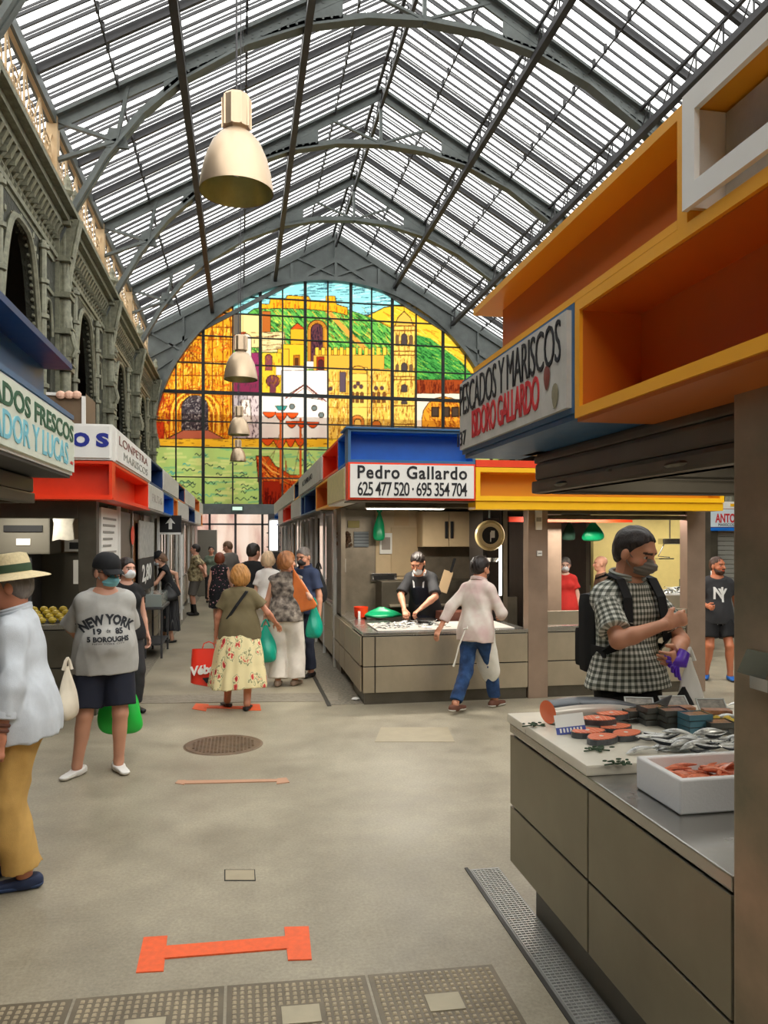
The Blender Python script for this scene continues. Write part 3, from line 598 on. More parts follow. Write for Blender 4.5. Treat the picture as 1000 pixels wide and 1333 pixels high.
# bake on a grid
nx, nz = 620, 440; gx_ = np.linspace(WCX-WR, WCX+WR, nx); gz_ = np.linspace(WB, WCZ+WR, nz)
GX, GZ = np.meshgrid(gx_, gz_); YG = YE+.12; d_ = GX*SA+YG*CA; Ug = 500+1000*(GX*CA-YG*SA)/d_; Vg = HV-1000*(GZ-CZ)/d_
ok = (GZ < WCZ) | ((GX-WCX)**2+(GZ-WCZ)**2 < (WR+.05)**2)
ii = np.clip(((Vg-GV0)*SS).astype(int), 0, H_-1); jj = np.clip(((Ug-GU0)*SS).astype(int), 0, W_-1)
cimg = img.copy(); k3 = cimg.copy(); k3[1:-1, 1:-1] = (cimg[1:-1, 1:-1]*2+cimg[:-2, 1:-1]+cimg[2:, 1:-1]+cimg[1:-1, :-2]+cimg[1:-1, 2:])/6
colr = (k3[ii, jj]/255)
colr = np.where(colr <= .04045, colr/12.92, ((colr+.055)/1.055)**2.4)
vid = np.arange(nx*nz).reshape(nz, nx); fok = ok[:-1, :-1] & ok[1:, :-1] & ok[:-1, 1:] & ok[1:, 1:]
F_ = np.stack([vid[:-1, :-1], vid[:-1, 1:], vid[1:, 1:], vid[1:, :-1]], -1)[fok]
used = np.unique(F_); remap = -np.ones(nx*nz, int); remap[used] = np.arange(len(used)); F_ = remap[F_]
V_ = np.stack([GX.ravel(), np.full(nx*nz, YG), GZ.ravel()], -1)[used]; C_ = np.concatenate([colr.reshape(-1, 3)[used], np.ones((len(used), 1))], 1)
me = bpy.data.meshes.new('stained_glass'); me.vertices.add(len(V_)); me.vertices.foreach_set('co', V_.ravel()); me.loops.add(F_.size); me.loops.foreach_set('vertex_index', F_.ravel())
me.polygons.add(len(F_)); me.polygons.foreach_set('loop_start', np.arange(0, F_.size, 4)); me.update(); me.validate()
ca = me.color_attributes.new('glass_colour', 'FLOAT_COLOR', 'POINT'); ca.data.foreach_set('color', C_.ravel())
sg = bpy.data.materials.new('stained_glass'); sg.use_nodes = True; n_ = sg.node_tree.nodes; l_ = sg.node_tree.links; n_.clear()
o_ = n_.new('ShaderNodeOutputMaterial'); a_ = n_.new('ShaderNodeAttribute'); a_.attribute_name = 'glass_colour'
t_ = n_.new('ShaderNodeBsdfTransparent'); tr = n_.new('ShaderNodeBsdfTranslucent'); mx = n_.new('ShaderNodeMixShader'); mx.inputs[0].default_value = .25
sc_ = n_.new('ShaderNodeVectorMath'); sc_.operation = 'SCALE'; sc_.inputs['Scale'].default_value = .38
l_.new(a_.outputs['Color'], sc_.inputs[0]); l_.new(sc_.outputs[0], t_.inputs[0]); l_.new(a_.outputs['Color'], tr.inputs[0]); l_.new(t_.outputs[0], mx.inputs[1]); l_.new(tr.outputs[0], mx.inputs[2]); l_.new(mx.outputs[0], o_.inputs[0])
me.materials.append(sg)
win = thing('window_1', None, None); win['kind'] = 'structure'
o = bpy.data.objects.new('stained_glass', me); COL.objects.link(o); o.parent = win; o['kind'] = 'structure'
b = MB(); YM = YE+.02
def top_z(x): return WCZ+math.sqrt(max(0, WR*WR-(x-WCX)**2))
us = [(229, .05), (264.5, .11), (303, .05), (339, .11), (368, .05), (397.5, .11), (427, .05), (457, .11), (484, .05), (511, .11), (542, .05), (577, .11), (606, .05), (640, .1)]
for u, w2 in us:
    x = at_y(u, 600, YE).x; b.box(x-w2/2, x+w2/2, YM-.03, YM+.05, WB, top_z(x))
for v, w2 in ((388, .04), (410, .04), (440, .04), (475, .04), (512, .12), (549, .04), (582, .04), (620, .04)):
    z = at_y(400, v+3, YE).z; hw = WR if z < WCZ else math.sqrt(max(0, WR*WR-(z-WCZ)**2)); b.box(WCX-hw, WCX+hw, YM-.04, YM+.05, z-w2/2, z+w2/2)
struct(b, 'window_frame', mat('lead_bars', (38, 42, 40), .5, .4), win)
# ------------------------------------------------------------ glazed entrance under the stained glass, street beyond
dr = thing('door_1', None, None); dr['kind'] = 'structure'
b = MB()
for x in (-3.3, -1.85, -1.1, -.2, .75, 1.2, 1.7, 2.6, 4, 6, 8, 10.1): b.box(x-.04, x+.04, YE, YE+.1, 0, WB-.36)
b.box(-3.4, 10.2, YE, YE+.1, 2.3, 2.36); b.box(-3.4, 10.2, YE, YE+.1, 0, .12); b.box(.95, 1.35, YE-.5, YE+.1, 0, 2.7)
for z in (.5, 1, 1.5, 2): b.box(.9, 1.4, YE-.52, YE+.12, z, z+.04)
struct(b, 'door_frame', irondk, dr)
struct(MB().box(-3.3, 10.1, YE+.04, YE+.05, .12, WB-.36), 'glass_pane', glass, dr)
b = MB(); b.box(-9, 14, 36, 37, 0, 7.5); struct(b, 'exterior_facade', ramp_mat('pink_street', 'ShaderNodeTexNoise', [(.35, (196, 150, 140)), (.5, (236, 214, 200)), (.7, (250, 240, 232))], scale=1.2, stretch=(1, 1, .25), detail=5))
# exit sign over the door, lettering too small to read in the photo is a white arrow bar
e = thing('exit_sign', 'small lit exit sign hanging over the end doors', 'exit sign', at_y(309, 662, YE-.25)); b = MB(); b.box(-.22, .22, -.03, .03, -.11, .11); b.build('case', mat('exit_case', (70, 90, 80), .5), e); b = MB(); b.box(-.17, .17, -.035, -.03, -.06, .06); b.build('panel', mat('exit_panel', (210, 230, 215), .5, emit=(200, 235, 215), es=.5), e)
# ------------------------------------------------------------ pendant lamps down the aisle
alu = mat('spun_aluminium', (196, 174, 146), .36, .7, var=.08, scale=5, stretch=(1, 1, .3)); alu_in = mat('lamp_inside', (196, 196, 140), .3, .6, var=.15, scale=6)
lab = ['largest dome pendant lamp, nearest, with spun aluminium shade', 'dome pendant lamp second down the aisle, before the painted church', 'dome pendant lamp third down the aisle, over the green bay', 'tiny dome pendant lamp farthest down the aisle']
L0 = None
for i, (dd, u) in enumerate(((5.45, 308), (11.9, 313.5), (18.3, 311), (24.6, 310))):
    p = at_d(u, dd, 4.3); zt = RZ-SL*(RX-p.x)-.6
    L1 = thing('pendant_lamp', lab[i], 'pendant lamp', p, group='dome pendant lamps down the aisle')
    b = MB(); b.lathe([(.26, 0), (.258, .03), (.245, .12), (.215, .24), (.17, .34), (.12, .40), (.085, .42), (.08, .43)], n=40); b.build('shade', alu, L1, smooth=True)
    b = MB(); b.lathe([(.256, .002), (.25, .03), (.238, .12), (.208, .235), (.163, .333), (.1, .39), (.001, .4)], n=40); b.build('reflector', alu_in, L1, smooth=True)
    b = MB(); b.lathe([(.001, .43), (.075, .43), (.08, .44), (.098, .45)], n=10); b.lathe([(.098, .45), (.102, .66), (.09, .68), (.001, .68)], n=10)
    for k in range(10): a = 2*PI*k/10; b.box(.1*math.cos(a)-.006, .1*math.cos(a)+.006, .1*math.sin(a)-.006, .1*math.sin(a)+.006, .45, .66)
    b.build('gear_housing', alu, L1)
    b = MB(); b.tube([(0, 0, .68), (0, 0, zt-4.3)], .008, 6); b.tube([(.03, 0, .68), (.035, .01, zt-4.3)], .004, 6); b.build('suspension_cable', irondk, L1)
    b = MB(); b.sphere((0, 0, .2), (.05, .05, .09), 14); b.build('bulb', mat('frosted_bulb', (235, 235, 215), .3), L1, smooth=True)
# ------------------------------------------------------------ market stalls
Z0, Z1, Z2 = 2.25, 2.62, 2.95
def P_(mb, name, m, root, **kw): return mb.build(name, m, root, world=True, **kw)
def module(root, O, D, Nn, a0, a1, z0, z1, kind, cols=None, letter=None, depth=.2, lip=.028, group=None):
    """one canopy module: O corner point (x,y), D direction along, Nn outward normal"""
    O = Vector((*O, 0)); D = Vector((*D, 0)); Nn = Vector((*Nn, 0)); Zv = Vector((0, 0, 1)); M = quat_frame(D, -Nn, Zv, O)  # local: x along, y inwards, z up
    def bx(b, x0, x1, y0, y1, zz0, zz1, m=0):
        o = len(b.v); b.box(x0, x1, y0, y1, zz0, zz1, m)
        for i in range(o, len(b.v)): b.v[i] = tuple(M @ Vector(b.v[i]))
    if kind == 'box':
        c_lip, c_in = cols; b = MB()
        bx(b, a0, a1, 0, depth, z0, z0+lip); bx(b, a0, a1, 0, depth, z1-lip, z1); bx(b, a0, a0+lip, 0, depth, z0+lip, z1-lip); bx(b, a1-lip, a1, 0, depth, z0+lip, z1-lip)
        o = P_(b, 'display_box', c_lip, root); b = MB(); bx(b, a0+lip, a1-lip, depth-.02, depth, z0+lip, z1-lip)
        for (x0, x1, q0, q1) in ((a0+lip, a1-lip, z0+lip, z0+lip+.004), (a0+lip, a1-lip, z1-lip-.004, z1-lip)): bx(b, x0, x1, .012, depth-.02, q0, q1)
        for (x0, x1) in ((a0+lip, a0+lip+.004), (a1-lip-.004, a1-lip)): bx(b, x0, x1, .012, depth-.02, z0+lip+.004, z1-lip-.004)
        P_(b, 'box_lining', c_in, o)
    else:
        c_lip, c_in = cols; b = MB(); l2 = .02
        bx(b, a0, a1, 0, depth, z0, z0+l2); bx(b, a0, a1, 0, depth, z1-l2, z1); bx(b, a0, a0+l2, 0, depth, z0+l2, z1-l2); bx(b, a1-l2, a1, 0, depth, z0+l2, z1-l2)
        o = P_(b, 'sign_box', c_lip, root); b = MB(); bx(b, a0+l2, a1-l2, -.018, .04, z0+l2, z1-l2); s = P_(b, 'sign_board', c_in, o)
        for L_ in (letter or []):
            st, m, fx, fz, fw, fh = L_[:6]; kw = L_[6] if len(L_) > 6 else {}
            wv = Nn.cross(Zv) ; X = -wv if (Zv.cross(Nn)).dot(D) >= 0 else -wv
            X = Zv.cross(Nn)   # reading direction so that X x Z = Nn
            sgn = 1 if X.dot(D) > 0 else -1
            ax = a0+(a1-a0)*fx if sgn > 0 else a1-(a1-a0)*fx
            pos = M @ Vector((ax, -.020, z0+(z1-z0)*fz))
            text('lettering', st, m, s, pos, X, Zv, (a1-a0)*fw, (z1-z0)*fh, thick=.004, **kw)
        return s
    return o
def fish_counter(name, label, x0, x1, y0, y1, ztop, splits_x=(), splits_y=(), faces='', toe=.1, marble=None, zs=(.24, .52, .88), group=None, m_panel=None, topm=None):
    r = thing(name, label, 'counter', ((x0+x1)/2, (y0+y1)/2, 0), group=group); mp = m_panel or steel
    P_(MB().box(x0+toe, x1-toe, y0+toe, y1-toe, 0, zs[0]), 'toe_kick', steeldk, r)
    P_(MB().box(x0+.02, x1-.02, y0+.02, y1-.02, zs[0], zs[2]), 'carcass', dark, r)
    P_(MB().bbox(x0, x1, y0, y1, zs[2], ztop, .006), 'worktop', topm or steeltop, r)
    g = .006
    if 'w' in faces or 'e' in faces:
        yy = [y0, *splits_y, y1]
        for a, c in zip(yy[:-1], yy[1:]):
            for q0, q1 in ((zs[0], zs[1]-g), (zs[1]+g, zs[2]-.012)):
                if 'w' in faces: P_(MB().bbox(x0, x0+.03, a+g, c-g, q0, q1, .004), 'drawer_front', mp, r)
                if 'e' in faces: P_(MB().bbox(x1-.03, x1, a+g, c-g, q0, q1, .004), 'drawer_front', mp, r)
    if 's' in faces or 'n' in faces:
        xx = [x0, *splits_x, x1]
        for a, c in zip(xx[:-1], xx[1:]):
            for q0, q1 in ((zs[0], zs[1]-g), (zs[1]+g, zs[2]-.012)):
                if 's' in faces: P_(MB().bbox(a+g, c-g, y0, y0+.03, q0, q1, .004), 'drawer_front', mp, r)
                if 'n' in faces: P_(MB().bbox(a+g, c-g, y1-.03, y1, q0, q1, .004), 'drawer_front', mp, r)
    return r
def shutter_rail(root, x0, x1, y0, y1, z0, z1, m=None, along='y'):
    b = MB(); n = 3; h = (z1-z0)/n
    for i in range(n):
        k = .012*(i % 2)
        if along == 'y': b.bbox(x0+k, x1-k, y0, y1, z0+i*h+.004, z0+(i+1)*h-.004, .012)
        else: b.bbox(x0, x1, y0+k, y1-k, z0+i*h+.004, z0+(i+1)*h-.004, .012)
    return P_(b, 'rolled_shutter', m or steeldk, root)
# ---- near right stall, amber
r0 = thing('market_stall', 'amber canopied fish stall with weathered name board and steel corner pillar', 'market stall', (1.6, 1.8, 0))
XC = 1.10; YF = 3.56
module(r0, (XC, YF+.19), (0, -1), (-1, 0), 0, 1.33, Z0+.02, Z1+.02, 'sign', (steelblue, greysign), [('PESCADOS Y MARISCOS', blackink, .485, .71, .93, .40, dict(space=.9, bold=-.008)), ('ISIDORO GALLARDO', redink, .49, .32, .63, .35, dict(space=.9, bold=.01)), ('137', blackink, .045, .2, .11, .19)])
sgn_ = [o for o in r0.children_recursive if o.name.startswith('sign_board')][-1]
for (fy, fz, c_) in ((.86, .47, mat('shell_brown', (128, 62, 52), .6, var=.2, scale=60)), (.915, .26, mat('shell_grey', (140, 132, 104), .6, var=.2, scale=60))):
    b = MB(); yb = YF+.19-1.33*fy; zb = Z0+.37*fz; b.add([(XC-.021, yb+.035*math.cos(a)*(.8+.2*math.sin(a)), zb+.045*math.sin(a)) for a in np.linspace(0, 2*PI, 15)[:-1]]+[(XC-.024, yb, zb)], [(i, (i+1) % 14, 14) for i in range(14)]); P_(b, 'painted_shell', c_, sgn_, recalc=False)
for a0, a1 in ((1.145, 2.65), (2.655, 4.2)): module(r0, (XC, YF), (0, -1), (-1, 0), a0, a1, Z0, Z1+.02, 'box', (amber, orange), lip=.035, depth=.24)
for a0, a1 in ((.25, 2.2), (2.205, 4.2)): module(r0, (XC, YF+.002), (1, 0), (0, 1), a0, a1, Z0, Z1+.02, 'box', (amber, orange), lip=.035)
b = MB(); b.box(XC+.11, 5.2, -.6, YF-.11, Z1+.02, Z2-.03); P_(b, 'upper_fascia', orange, r0)
b = MB(); b.box(XC, XC+.11, 1.755, 1.80, Z1+.02, Z2-.03); b.box(XC, XC+.109, 1.801, YF, Z1+.021, Z1+.045); P_(b, 'canopy_rib', amber, r0)
b = MB(); b.box(XC, 5.3, -.6, YF, Z2-.03, Z2); P_(b, 'roof_slab', amber, r0)
b = MB(); x = XC-.016; b.box(x, XC-.001, .2, 1.752, Z1+.045, Z1+.10); b.box(x, XC-.001, .2, 1.752, Z2-.055, Z2); b.box(x, XC-.001, 1.70, 1.752, Z1+.10, Z2-.055); b.box(XC+.001, XC+.12, 1.735, 1.75, Z1+.05, Z2-.035)
P_(b, 'white_panel_frame', white, r0); P_(MB().box(XC+.09, XC+.105, .2, 1.73, Z1+.05, Z2-.04), 'white_panel', greysign, r0)
# soffit: blue under the sign, orange under the boxes
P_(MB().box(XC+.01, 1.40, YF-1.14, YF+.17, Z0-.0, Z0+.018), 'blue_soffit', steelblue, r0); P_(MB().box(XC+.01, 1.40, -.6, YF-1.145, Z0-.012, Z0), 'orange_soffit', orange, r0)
b = MB(); b.box(1.40, 5.2, -.6, YF-.05, 2.36, 2.4); P_(b, 'stall_ceiling', steeldk, r0)
b = MB(); b.box(5.1, 5.2, -.6, 2.6, 0, 2.36); b.box(1.45, 5.1, -.7, -.6, 0, 2.36); P_(b, 'back_panel', steeldk, r0)
b = MB(); b.bbox(1.37, 1.47, 1.88, 3.5, 2.06, 2.12, .015); b.bbox(1.39, 1.46, 1.88, 3.5, 2.125, 2.2, .01); b.bbox(1.385, 1.465, 1.88, 3.5, 2.205, 2.24, .008); b.box(1.4, 1.45, 1.88, 3.5, 2.06, 2.36)
for y in (2.25, 3.15): b.sphere((1.37, y, 2.085), (.02, .07, .012), 8)
for y in (2.7,): b.lathe([(.001, .0), (.014, 0), (.014, .01)], (1.37, y, 2.10), 8)
P_(b, 'rolled_shutter', steeldk, r0)
b = MB(); b.bbox(1.47, 5.1, 3.42, 3.5, 2.06, 2.13, .012); b.bbox(1.47, 5.1, 3.43, 3.49, 2.14, 2.2, .01); b.box(1.47, 5.1, 3.44, 3.48, 2.06, 2.36); b.box(2.55, 2.75, 3.40, 3.43, 2.08, 2.15)
P_(b, 'far_shutter', steeldk, r0)
P_(MB().bbox(1.32, 1.66, 1.46, 1.885, 0, Z0, .008), 'corner_pillar', mat('mottled_pillar_steel', (118, 112, 92), .32, .4, scale=2.0, rgb2=(176, 150, 124), stretch=(1, 1, 1.2)), r0)
b = MB(); b.prism([(1.32, 1.56), (1.30, 1.56), (1.27, 1.50), (1.32, 1.485)], 1.69, 1.80, 'y'); P_(b, 'socket_cover', chrome, r0)
P_(MB().box(1.30, 1.305, 1.72, 1.79, 1.46, 1.50), 'label_plate', chrome, r0)
lp = thing('ceiling_lamp', 'bright flat ceiling lamp glowing under the near stall roof', 'ceiling lamp', (2.3, 2.75, 2.36)); b = MB(); b.box(-.3, .3, -.06, .06, -.03, 0); b.build('housing', white, lp); b = MB(); b.box(-.28, .28, -.05, .05, -.034, -.03); b.build('diffuser', lampglow, lp)
fc = fish_counter('fish_counter', 'large stainless steel counter loaded with fish, nearest on the aisle', 1.32, 2.6, 1.89, 3.66, .925, splits_y=(2.78,), faces='w', marble=1, topm=steeltop, m_panel=steelnr)
P_(MB().bbox(2.6, 5.0, 2.95, 3.66, .24, .925, .006), 'rear_wing', steel, fc)
slab = tag(MB().bbox(1.315, 2.75, 2.78, 3.685, .9255, .968, .008).build('marble_slab', mat('white_marble', (226, 220, 202), .3, var=.06, scale=6)), 'thick white marble slab under the salmon on the near counter', 'slab')
# tray of tread drainage along the foot of the counter
tr = thing('drain_grating', 'long ribbed steel drain grating along the foot of the near counter', 'drain grating', (1.2, 2.8, 0))
gp = [at_z(617, 1140), at_z(675, 1134), at_z(845, 1333), at_z(756, 1333)]
ga0, ga1 = gp[0], gp[1]; gd = Vector((0, -1, 0))
b = MB(); floor_quad(b, [(1.25, 4.12), (1.42, 4.12), (1.42, 1.6), (1.25, 1.6)], .003); P_(b, 'tray', mat('wet_steel', (150, 150, 146), .35, .4, var=.15), tr)
b = MB(); y = 1.7
while y < 4.1: b.box(1.26, 1.41, y-.004, y+.004, .003, .009); y += .021
x = 1.26
while x < 1.41: b.box(x-.002, x+.002, 1.65, 4.1, .003, .008); x += .021
P_(b, 'ribs', mat('wet_steel_ribs', (196, 196, 190), .3, .5), tr)
P_(MB().box(1.228, 1.246, 1.6, 4.14, 0, .006), 'slot_edge', mat('slot_dark2', (52, 50, 46), .6), tr)
# ---- rows of stalls: canopy faces
def side_row(side, XCn, mods_up, mods_lo, roots, y_bounds):
    Nn = (-1, 0) if side > 0 else (1, 0)
    def root_for(y):
        for r_, (a, c) in zip(roots, y_bounds):
            if y < c-.01: return r_
        return roots[-1]
    for tier, mods in ((1, mods_up), (0, mods_lo)):
        z0, z1 = ((Z1+.01, Z2+.04), (Z0, Z1))[tier == 0]
        mm = []
        for m in mods:
            a, c = m[:2]; cuts_ = [q for _, q in y_bounds if a+.7 < q < c-.7] if len(m) == 4 else []; ed = [a, *cuts_, c]
            mm += [(p_, q_, *m[2:]) for p_, q_ in zip(ed[:-1], ed[1:])]
        for m in mm:
            a, c, kind, cols = m[:4]; let = m[4] if len(m) > 4 else None
            rt = root_for((a+c)/2)
            if side > 0: module(rt, (XCn, c), (0, -1), Nn, 0, c-a-.004, z0, z1, kind, cols, let)
            else: module(rt, (XCn, a), (0, 1), Nn, 0, c-a-.004, z0, z1, kind, cols, let)
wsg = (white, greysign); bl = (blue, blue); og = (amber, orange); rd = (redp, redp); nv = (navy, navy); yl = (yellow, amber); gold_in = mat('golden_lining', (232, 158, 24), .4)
RB = [(8.39, 10.95), (10.95, 13.6), (13.6, 16.6), (16.6, 19.8), (19.8, 23), (23, 26)]
rl = ['fish stall with blue and yellow canopy boxes and black lettered white board', 'closed-sided stall behind the navy polo man, orange box above', 'stall further down the aisle beyond the blue canopy box', 'stall with red canopy box far down the aisle', 'grey stall second from the end doors on the side of the navy polo man', 'last stall before the end doors with small blue box']
RR = [thing('market_stall', l, 'market stall', (3.2, (a+c)/2, 0), group='stalls of the far right row') for l, (a, c) in zip(rl, RB)]
LB = [(8.4, 10.9), (10.9, 13.4), (13.4, 16.3), (16.3, 19.4), (19.4, 22.5), (22.5, 26.5)]
ll = ['stall with vermilion canopy and white board showing blue letters', 'stall with round red sticker on its panel', 'stall with price poster and blue box above it', 'stall with black arrow board beside it', 'grey stall near the man in camouflage shirt', 'last stall of the arcade side, by the end doors']
LR = [thing('market_stall', l, 'market stall', (-2.6, (a+c)/2, 0), group='stalls of the arcade side row') for l, (a, c) in zip(ll, LB)]
gold = mat('gold_sign', (196, 184, 130), .45, var=.15, scale=14)
side_row(1, XC, [(8.19, 8.83, 'box', bl), (8.83, 10.5, 'box', rd), (10.5, 10.94, 'sign', wsg), (10.94, 14.8, 'sign', wsg, [('ALTAMIRANO', blackink, .5, .5, .5, .25)]), (14.8, 16.3, 'box', (amber, navy)), (16.3, 21, 'sign', wsg), (21, 26, 'sign', wsg)],
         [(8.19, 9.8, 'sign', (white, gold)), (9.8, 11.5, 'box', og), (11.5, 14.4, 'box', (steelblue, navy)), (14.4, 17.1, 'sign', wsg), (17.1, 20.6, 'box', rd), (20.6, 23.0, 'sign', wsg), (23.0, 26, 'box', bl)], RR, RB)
# gold oval on the corner side board
sb = [o for o in RR[0].children_recursive if o.name.startswith('sign_board')][-1]
XL = -1.28
side_row(-1, XL, [(8.30, 11.4, 'sign', (white, white), [('LONPETRA', mat('brown_ink', (120, 66, 58), .6), .45, .68, .8, .26), ('MARISCOS', mat('grey_ink', (150, 150, 140), .6), .5, .3, .7, .24)]), (11.4, 13.2, 'box', nv), (13.2, 16.3, 'sign', wsg), (16.3, 18.3, 'box', (orange, navy)), (18.3, 22.0, 'sign', wsg), (22.0, 24.6, 'box', og), (24.6, 26.5, 'sign', wsg)],
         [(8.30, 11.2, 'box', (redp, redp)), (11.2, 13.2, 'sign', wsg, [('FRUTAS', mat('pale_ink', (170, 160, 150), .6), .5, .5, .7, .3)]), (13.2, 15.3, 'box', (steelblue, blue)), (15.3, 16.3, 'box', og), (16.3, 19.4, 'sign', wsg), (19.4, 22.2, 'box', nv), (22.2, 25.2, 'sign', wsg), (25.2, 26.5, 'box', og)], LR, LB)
# ---- corner fish stall, right row (front face)
r1 = RR[0]; YP = 7.95
module(r1, (XC-.003, YP-.003), (1, 0), (0, -1), 0, 1.38, Z1+.02, Z2+.04, 'box', (steelblue, blue), depth=.24)
module(r1, (XC-.003, YP-.003), (1, 0), (0, -1), 0, 1.38, Z0, Z1+.02, 'sign', (redp, white), [('Pedro Gallardo', blackink, .5, .74, .86, .36, dict(bold=.022, space=1.12)), ('625 477 520 · 695 354 704', blackink, .5, .29, .86, .38, dict(bold=.01, space=.85))])
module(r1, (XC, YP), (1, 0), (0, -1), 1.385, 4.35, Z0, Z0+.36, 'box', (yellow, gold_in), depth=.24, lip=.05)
P_(MB().box(XC+1.385, XC+4.35, YP, YP+.3, Z0+.365, Z0+.44), 'red_fascia', redp, r1)
P_(MB().box(XC+1.37, XC+4.3, YP-.06, YP, Z0-.03, Z0+.10), 'yellow_fascia', yellow, r1) if False else None
P_(MB().box(XC+1.39, XC+4.35, YP+.02, YP+.3, Z0-.09, Z0-.002), 'yellow_fascia', yellow, r1)
P_(MB().box(XC-.03, XC+1.42, YP-.03, YP+.4, Z2+.04, Z2+.06), 'roof_edge', steelblue, r1)
P_(MB().box(XC+.22, 5.5, YP+.24, 10.95, Z1, Z1+.04), 'roof_slab', steeldk, r1)
P_(MB().box(XC+.03, 5.4, YP+.05, 8.5, Z0-.012, Z0-.002), 'soffit', steeldk, r1)
for (x0, x1, nm) in ((3.25, 3.49, 'a'), (5.26, 5.5, 'b')): P_(MB().bbox(x0, x1, 8.39, 8.55, 0, Z0-.01, .006), 'steel_column', mat('rust_tinted_steel', (158, 136, 118), .36, .45, var=.12, scale=3), r1)
shutter_rail(r1, 3.49, 5.26, 8.42, 8.5, 2.06, Z0-.012, along='x')
P_(MB().bbox(1.36, 3.25, 8.44, 8.5, 2.19, Z0-.012, .008), 'front_rail', steeldk, r1)
P_(MB().box(1.34, 3.25, 8.6, 10.9, Z0, Z0+.03), 'stall_ceiling', steeldk, r1); P_(MB().box(3.25, 5.5, 8.6, 10.9, Z0, Z0+.03), 'stall_ceiling', steeldk, r1)
P_(MB().box(1.36, 5.48, 10.88, 10.95, 0, Z0) if False else MB().box(1.36, 3.35, 10.88, 10.95, 0, Z0), 'back_wall', mat('stall_back_steel', (128, 118, 102), .42, .6, var=.12), r1)
P_(MB().box(3.3, 3.36, 9.4, 10.9, 0, Z0), 'side_partition', MATS['stall_back_steel'], r1)
P_(MB().box(1.34, 1.4, 10.4, 10.95, .0, Z0), 'side_panel', MATS['stall_back_steel'], r1)
P_(MB().bbox(1.30, 1.34, 10.9, 10.96, 0, Z0, .006), 'corner_post', white, r1)
b = MB(); b.box(1.9, 2.52, 10.86, 10.88, 1.25, 2.24); P_(b, 'beige_panel', beige, r1)
P_(MB().box(2.12, 2.5, 10.84, 10.86, 1.3, 2.0), 'hatch_door', mat('hatch_beige', (184, 160, 122), .5, var=.04), r1)
c1 = fish_counter('fish_counter', 'steel corner counter covered with small fish, in front of the bending fishmonger', 1.32, 3.25, 8.39, 9.25, .80, splits_x=(1.46,), faces='s', zs=(.13, .42, .76), toe=.02)
P_(MB().bbox(1.325, 1.36, 9.25, 10.9, .13, .76, .005), 'aisle_drawers', steel, c1); P_(MB().bbox(1.34, 1.85, 9.25, 10.85, .76, .80, .005), 'aisle_worktop', steeltop, c1)
for y in (9.25, 9.8, 10.35): 
    for q0, q1 in ((.14, .41), (.43, .75)): P_(MB().bbox(1.305, 1.325, y+.01, y+.53, q0, q1, .004), 'drawer_front', steel, c1)
for q0, q1 in ((.14, .41), (.43, .75)): P_(MB().bbox(1.30, 1.32, 8.44, 9.22, q0, q1, .004), 'drawer_front', steel, c1)
P_(MB().box(1.42, 1.8, 9.3, 10.8, 0, .76), 'base', dark, c1)
c2 = fish_counter('fish_counter', 'steel counter with two rows of drawer fronts behind the checked shirt man', 3.49, 5.26, 8.41, 9.2, .82, splits_x=(4.38,), faces='s', zs=(.13, .42, .76), toe=.02)
P_(MB().bbox(3.49, 5.26, 8.40, 8.44, .84, 1.0, .005), 'splash_guard', steel, c2)
tag(MB().bbox(1.5, 3.1, 8.43, 9.2, .8005, .815, .004).build('marble_slab', mat('pale_marble', (214, 206, 196), .35, var=.08)), 'thin pale slab under the small fish on the corner counter', 'slab')
# cupboard, dial, things on the wall
cb = thing('wall_cupboard', 'beige two door wall cupboard with dark vertical handles in the corner stall', 'cupboard', (2.88, 10.7, 1.95)); 
cx0, cx1 = 2.5, 3.26
P_(MB().box(cx0, cx1, 10.5, 10.88, 1.72, 2.22), 'body', beige, cb)
for a, c, h in ((cx0, (cx0+cx1)/2, 1), ((cx0+cx1)/2, cx1, -1)):
    d = P_(MB().bbox(a+.004, c-.004, 10.475, 10.5, 1.725, 2.215, .004), 'door', beige, cb); hx = (c-.04) if h > 0 else (a+.04)
    P_(MB().bbox(hx-.022, hx+.022, 10.45, 10.475, 1.84, 2.08, .01), 'handle', black, d)
dl = thing('hanging_dial_scale', 'round cream faced hanging dial scale above the apron man', 'scale', at_y(637, 697, 9.3)); Mr = Matrix.Rotation(R(90), 3, 'X')
b = MB(); b.lathe([(.19, .0), (.195, .03), (.18, .05), (.155, .055), (.15, .045)], n=32, M=Mr); b.lathe([(.001, -.03), (.18, -.03), (.19, 0)], n=32, M=Mr); b.build('rim', mat('cream_enamel', (206, 184, 130), .35, var=.05), dl, smooth=True)
b = MB(); b.lathe([(.001, .047), (.15, .047)], n=32, M=Mr); b.build('inner_ring', mat('cream2', (222, 204, 158), .4), dl); b = MB(); b.lathe([(.001, .05), (.11, .05)], n=24, M=Mr); b.build('dial_face', black, dl)
b = MB(); b.box(.005, .055, -.056, -.053, -.03, .06); b.box(-.006, .006, -.06, -.056, -.08, .04); b.build('price_slip', paper, dl)
b = MB(); b.tube([(0, 0, .19), (0, 0, .33)], .015, 6); b.tube([(0, 0, -.19), (0, 0, -.26)], .01, 6); b.lathe([(.13, -.28), (.1, -.33), (.001, -.345)], n=20); b.tube([(-.12, 0, -.28), (0, 0, -.24), (.12, 0, -.28)], .006, 6); b.build('hook_and_pan', chrome, dl, smooth=True)
